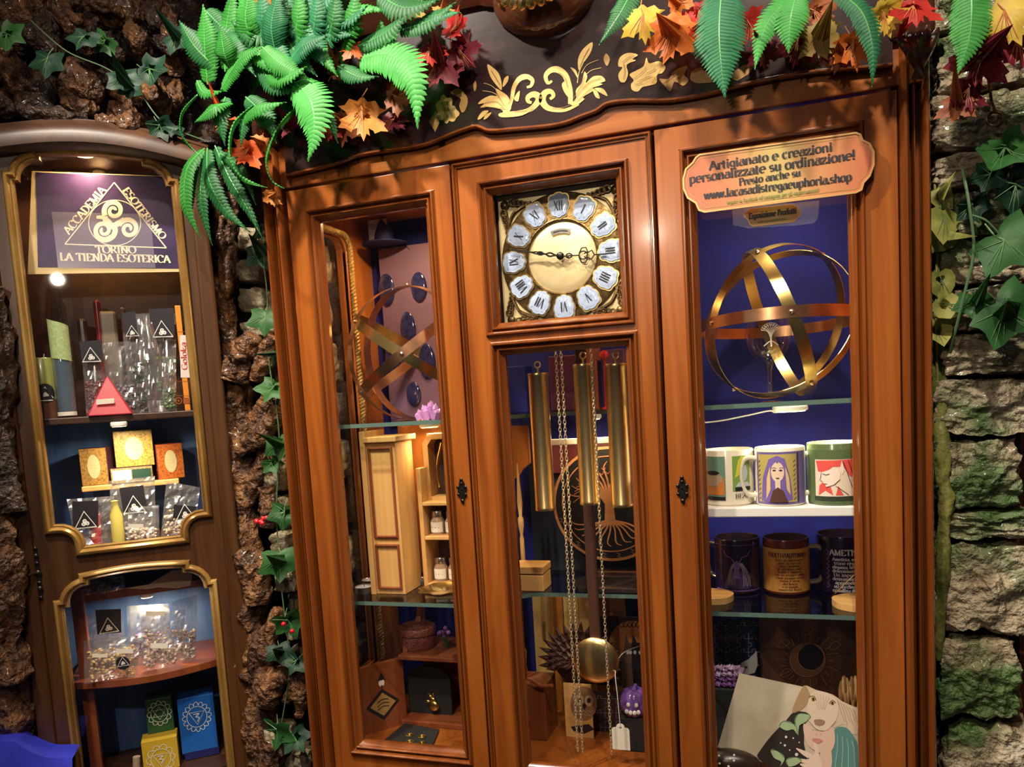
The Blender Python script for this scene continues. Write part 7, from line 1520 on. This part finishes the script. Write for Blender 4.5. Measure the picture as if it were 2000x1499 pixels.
packet('low packet with faint emblem beside the orange box', [(314, 690), (342, 688), (344, 796), (322, 798)], .07, None, None, ((.08, .16, .05), .4), zb_=S1)
for k, (x, y, w_, h_, col) in enumerate(((160, 640, 22, 36, (.05, .025, .02)), (210, 628, 40, 40, (.20, .15, .10)), (190, 615, 20, 60, (.20, .02, .02)), (240, 620, 14, 40, (.16, .12, .10)))):
    a = lrect(x - w_ / 2, y - h_ / 2, x + w_ / 2, y + h_ / 2, .16); lone('storage_jar', MB().box(a[0], a[1], .16, .19, zs1, a[3]), mat('jar_back_%d' % k, col, .3, coat=.4), ['dark brown jar at the back of the top shelf, left', 'grey-brown jar at the back of the top shelf', 'dark red jar at the back of the top shelf', 'slim taupe jar at the back of the top shelf'][k], 'jar', bevel=.006)
# red pyramid
c = PL(217, 805, .062); c.z = zs1; m_ = MB(); w_ = .042; h = .084
m_.add([c + Vector((-w_, -.028, 0)), c + Vector((w_, -.028, 0)), c + Vector((w_, .03, 0)), c + Vector((-w_, .03, 0)), c + Vector((0, 0, h))], [(3, 2, 1, 0), (0, 1, 4), (1, 2, 4), (2, 3, 4), (3, 0, 4)])
t = tag(obj('wax_pyramid', m_, mat('red_wax', (.45, .012, .03), .4, coat=.15), None, False, .002, 2, ML), 'glossy red wax pyramid wrapped in film on the top shelf', 'candle'); m_ = MB(); m_.fill([(188, 781), (223, 778), (223, 788), (188, 791)], lambda x, y: PL(x, y, .036)); lp_('white_strip', m_, M['paper'], t)
# orange incense box
a = lrect(341, 597, 372, 796, .06); t = lthing('incense_box', 'tall orange incense box with white name panel at the shelf end', 'box', PL(357, 796, .06))
lp_('carton', MB().box(a[0], a[1], .06, .085, zs1, a[3]), mat('orange_card', (.80, .27, .02), .45), t, bevel=.0008)
m_ = MB(); m_.fill([(351, 655), (367, 655), (371, 738), (353, 738)], lon(.06)); lp_('name_panel', m_, mat('pink_white', (.80, .68, .62), .5), t)
p1, p2 = PL(362, 722, .0588), PL(359, 668, .0588); u = p2 - p1; m_ = MB(); text(m_, 'Goloka', .016, plane_fn(p1, u, Vector((-u.z, 0, u.x))), 0, -.004, 'l', .15, .06, width=u.length); lp_('lettering', m_, flat('red_ink', (.55, .06, .04), .5), t)
m_ = MB(); m_.stroke([PL(349, 783, .059).to_tuple()[::2] for _ in ()] or arc(349, 783, 6, 6, 0, 360, 18), lon(.06), 1.6); m_.fill(arc(349, 783, 2, 2, 0, 330, 8), lon(.06)); m_.fill(rect(358, 371, 777, 789), lon(.06)); [m_.stroke([(344, y), (370, y)], lon(.06), .7) for y in (648, 745, 773)]; lp_('box_print', m_, flat('brown_print', (.35, .08, .01), .5), t)
# ---- small ledge with soap cartons
zl = b0.z
def soap(label, x0, y0, x1, y1, t_, dep, col, rot=0, oval=True, zb_=None, sidec=(.06, .015, .02)):
    a = lrect(x0, y0, x1, y1, t_); t = lthing('soap_carton', label, 'box', PL((x0 + x1) / 2, y1, t_), 'soap cartons on the small ledge'); cx = (a[0] + a[1]) / 2; R4 = Matrix.Translation((cx, t_, 0)) @ Matrix.Rotation(rot, 4, 'Z')
    w_ = (a[1] - a[0]) / 2; z0_ = zl if zb_ is None else zb_; h_ = a[3] - a[2]
    obj('carton', MB().box(-w_, w_, 0, dep, z0_, z0_ + h_), mat('carton_side', sidec, .5), t, bevel=.0008, xf=ML @ R4)
    obj('printed_front', MB().box(-w_ + .001, w_ - .001, -.0006, 0, z0_ + .001, z0_ + h_ - .001), noisy('carton_print', [(.4, tuple(q * .32 for q in col)), (.5, tuple(q * .6 for q in col)), (.7, tuple(q * .7 for q in col))], (220, 220, 220), 1, 3, .45), t, xf=ML @ R4)
    if oval:
        m_ = MB(); m_.plate([arc(0, z0_ + h_ / 2, w_ * .46, h_ * .32, 0, 352, 32)], -.0014, -.0004); obj('oval_badge', m_, mat('cream_badge', (.62, .55, .30), .5), t, xf=ML @ R4)
        m_ = MB(); [m_.stroke([(-w_ * k_, z0_ + h_ / 2 + dz), (w_ * k_, z0_ + h_ / 2 + dz)], lambda u, v: Vector((u, -.0018, v)), .0012) for dz, k_ in ((.003, .28), (-.003, .22))]; obj('badge_print', m_, flat('badge_ink', (.55, .42, .2), .5), t, xf=ML @ R4)
    return t, R4, w_, z0_, h_
soap('ochre soap carton with oval badge, left on the small ledge', 150, 872, 215, 940, .135, .05, (.72, .40, .10), radians(-14), sidec=(.07, .02, .025))
t, R4, w_, z0_, h_ = soap('slim green and cream carton lying under the gold one', 214, 913, 300, 936, .118, .06, (.62, .42, .16), 0, False)
m_ = MB(); m_.fill(rect(-w_ * .9, -w_ * .02, z0_ + h_ * .2, z0_ + h_ * .85), lambda u, v: Vector((u, -.0012, v))); obj('white_panel', m_, M['paper'], t, xf=ML @ R4); m_ = MB(); m_.fill(rect(w_ * .02, w_ * .92, z0_ + h_ * .2, z0_ + h_ * .85), lambda u, v: Vector((u, -.0012, v))); obj('green_panel', m_, flat('deep_green', (.02, .06, .04), .4), t, xf=ML @ R4)
soap('gold soap carton with oval badge, highest in the middle', 219, 843, 303, 908, .125, .05, (.85, .52, .10), radians(3), zb_=z0_ + h_ + .0005)
soap('orange soap carton with oval badge, right on the small ledge', 303, 864, 362, 928, .13, .05, (.90, .24, .04), radians(14), sidec=(.28, .04, .02))
# ---- bags below the ledge
packet('clear packet with black label and red candle, left below the ledge', [(128, 985), (222, 978), (222, 1066), (150, 1072)], .06, [(141, 980), (192, 978), (192, 1030), (142, 1032)], (166, 1018, 40), zb_=1.242)
m_ = MB(); c = PL(190, 1066, .075); c.z = 1.242; m_.lathe([(.05 * .011, 0), (.011, 0), (.011, .06), (.006, .068), (.001, .07)], 18, Matrix.Translation(c)); lone('red_candle', m_, flat('red_wax2', (.5, .015, .02), .3, coat=.4), 'slim red candle standing in the left packet below the ledge', 'candle', True)
packet('clear bag with black label, centre below the ledge', [(212, 950), (302, 940), (305, 1056), (222, 1066)], .072, [(233, 954), (280, 948), (287, 998), (241, 1002)], (262, 988, 42), ((.42, .36, .32), .35), zb_=1.242)
m_ = MB(); c = PL(233, 1064, .06); c.z = 1.242; m_.lathe([(.001, 0), (.0125, 0), (.0125, .058), (.006, .078), (.008, .088), (.001, .09)], 16, Matrix.Translation(c)); lone('yellow_sachet', m_, mat('yellow_wrap', (.62, .52, .12), .25, coat=.5), 'twisted yellow sachet beside the centre bag', 'sachet', True)
packet('clear bag with black label and pale contents, right below the ledge', [(325, 953), (392, 965), (380, 1052), (315, 1056)], .06, [(340, 986), (384, 990), (380, 1016), (338, 1012)], (362, 1003, 40), ((.62, .48, .34), .5), zb_=1.242)
packet('small crumpled clear bag at the bottom edge of the upper glass', [(250, 1000), (310, 995), (312, 1056), (248, 1060)], .05, None, None, ((.5, .4, .32), .3), tags=((252, 1024, 280, 1032),), zb_=1.242)
# ---- lower compartment, inner shelf
zi = 1.128
packet('long herb packet with a blue bead on the inner shelf', [(150, 1135), (240, 1128), (245, 1152), (148, 1168)], .10, None, None, ((.14, .11, .09), .8), lean=.005, zb_=zi)
m_ = MB(); m_.ball(PL(226, 1145, .085), .008, 14); lone('blue_bead', m_, mat('blue_glass_bead', (.02, .12, .45), .08, coat=.8), 'shiny blue glass bead on the herb packet', 'bead', True)
m_ = MB(); pp = [(240, 1150), (290, 1142), (310, 1130), (335, 1115), (365, 1112), (376, 1125), (372, 1145), (345, 1150), (310, 1148), (285, 1152)]; m_.plate([[(PL(x, y, .10).x, PL(x, y, .10).z) for x, y in pp][::-1]], .10, .104); lone('wooden_feather', m_, mat('pale_peach', (.62, .42, .26), .6), 'pale carved feather lying on the inner shelf', 'feather', bevel=.001)
# ---- bowed shelf bags
packet('dark bag with black emblem label at the back of the bowed shelf', [(160, 1195), (238, 1190), (246, 1290), (168, 1300)], .13, [(186, 1192), (236, 1190), (237, 1236), (190, 1240)], (212, 1224, 38), ((.10, .04, .03), .3), zb_=S3)
packet('tall bag of violet petals behind the bowed shelf bags', [(246, 1190), (330, 1185), (335, 1290), (250, 1295)], .12, None, None, ((.18, .08, .20), .5), tags=((285, 1195, 322, 1204),), zb_=S3)
packet('bag of yellow resin with round emblem, front left of the bowed shelf', [(162, 1268), (272, 1258), (270, 1330), (165, 1342)], .045, None, None, ((.55, .38, .16), .75), tags=((180, 1278, 210, 1285), (226, 1268, 260, 1277)), zb_=S3)
m_ = MB(); m_.fill(arc(240, 1296, 14, 13, 0, 350, 22), lon(.028)); o = tag(obj('round_sticker', m_, M['ink'], None, xf=ML), 'round black emblem sticker on the yellow resin bag', 'sticker'); logo(o, 240, 1294, 22, .028)
packet('bag of pale crystals, front right of the bowed shelf', [(276, 1214), (362, 1204), (350, 1310), (276, 1316)], .06, None, None, ((.50, .36, .28), .7), tags=((294, 1257, 328, 1267),), zb_=S3)
packet('crinkled silvery bag at the right end of the bowed shelf', [(335, 1185), (385, 1172), (382, 1280), (352, 1300)], .085, None, None, ((.40, .32, .26), .5), zb_=S3)
# ---- chakra cartons at the bottom
def chakra(label, x0, y0, x1, y1, t_, col, n_pet, inner, zb_=.716, sc=1.0, shape='v'):
    a = lrect(x0, y0, x1, y1, t_); t = lthing('symbol_carton', label, 'box', PL((x0 + x1) / 2, y1, t_), 'symbol cartons in the corner cabinet')
    lp_('carton', MB().box(a[0], a[1], t_, t_ + .05, a[2] if zb_ is None else zb_, a[3]), mat('carton_colour', col, .4, coat=.2), t, bevel=.001)
    cx, cz = (a[0] + a[1]) / 2, a[3] - (a[1] - a[0]) * .62; R_c = (a[1] - a[0]) * .30 * sc; f__ = lambda u, v: Vector((cx + u, t_ - .0008, cz + v)); m_ = MB()
    for k in range(n_pet):
        q = 2 * pi * k / n_pet; d_ = pi / n_pet
        m_.stroke(sp2([(R_c * cos(q - d_), R_c * 1.15 * sin(q - d_)), (R_c * 1.22 * cos(q - d_ * .7), R_c * 1.38 * sin(q - d_ * .7)), (R_c * 1.34 * cos(q), R_c * 1.52 * sin(q)), (R_c * 1.22 * cos(q + d_ * .7), R_c * 1.38 * sin(q + d_ * .7)), (R_c * cos(q + d_), R_c * 1.15 * sin(q + d_))], 3), f__, .0012)
    m_.stroke(arc(0, 0, R_c * .92, R_c * 1.05, 0, 360, 36), f__, .0013)
    if inner == 'tri': m_.stroke([(-R_c * .7, R_c * .5), (R_c * .7, R_c * .5), (0, -R_c * .8), (-R_c * .7, R_c * .5)], f__, .0013); m_.stroke(sp2([(-R_c * .3, R_c * .3), (R_c * .2, R_c * .3), (-R_c * .1, 0), (R_c * .2, -.1 * R_c), (0, -R_c * .5)], 5), f__, .002)
    else: m_.stroke([(-R_c * .7, R_c * .4), (R_c * .7, R_c * .4), (0, -R_c * .8), (-R_c * .7, R_c * .4)], f__, .0013); m_.stroke([(-R_c * .7, -R_c * .4), (R_c * .7, -R_c * .4), (0, R_c * .8), (-R_c * .7, -R_c * .4)], f__, .0013)
    lp_('symbol', m_, M['white'], t)
zb2 = .716
chakra('bright blue carton with white petal symbol, bottom of corner cabinet', 345, 1368, 428, 1476, .10, (.012, .12, .48), 16, 'tri', PL(380, 1470, .10).z)
chakra('green carton with white star symbol beside the blue carton', 282, 1370, 345, 1462, .115, (.015, .10, .03), 12, 'star', PL(380, 1458, .115).z, 1.15)
chakra('yellow carton with petal symbol in front, bottom of corner cabinet', 275, 1452, 358, 1560, .075, (.62, .40, .03), 10, 'tri', zb2)
lbox('dark_blue_carton', 360, 1472, 436, 1540, .10, .05, mat('navy_card', (.012, .016, .12), .4), 'navy carton under the bright blue one', 'box', zb2)
lbox('green_back_carton', 284, 1464, 345, 1540, .125, .045, mat('green_dark_card', (.01, .05, .02), .5), 'dark green carton under the star carton', 'box', zb2)
m_ = MB(); a = PL(262, 1490, .085); m_.tube([a + Vector((0, 0, -.05)), a + Vector((.006, 0, .012))], .008, 10); lone('paper_roll', m_, flat('roll_tan', (.42, .30, .2), .6), 'tan paper roll left of the yellow carton', 'roll', True)
# ---- blue cloth in the foreground, over a low stand
cl = MB(); nx, ny = 24, 16; vs_ = []
for j in range(ny + 1):
    for i in range(nx + 1):
        u, v = i / nx, j / ny; p = LW(-120 + 262 * u, 1452 + 36 * u ** 1.3 - 14 * sin(pi * u * 1.0) * (1 if u < .6 else .5), -.10)
        p = p + Vector((.0, 0, -.45 * v)) + (ML.to_3x3() @ Vector((0, -.035 * sin(6 * u + 1) * min(1, v * 3) - .05 * min(1, v * 4), 0))) + Vector((0, 0, .006 * sin(14 * u)))
        vs_.append(p)
cl.add(vs_, [(j * (nx + 1) + i, (j + 1) * (nx + 1) + i, (j + 1) * (nx + 1) + i + 1, j * (nx + 1) + i + 1) for j in range(ny) for i in range(nx)])
back_ = [Vector(p) + (ML.to_3x3() @ Vector((0, .09, -.01))) for p in vs_[:nx + 1]]
cl.add([Vector(p) for p in vs_[:nx + 1]] + back_, [(i, i + 1, nx + 1 + i + 1, nx + 1 + i) for i in range(nx)])
one('draped_cloth', cl, M['cloth'], 'royal blue cloth draped at the bottom left corner', 'cloth', 70)
a = LW(-60, 1500, -.06); one('low_stand', MB().box(-.20, .015, .0, .05, 0, a.z - .02, xf=Matrix.Translation((a.x, a.y, 0)) @ Matrix.Rotation(ANG, 4, 'Z')), M['barkdark'], 'low dark stand under the blue cloth', 'stand', bevel=.004)
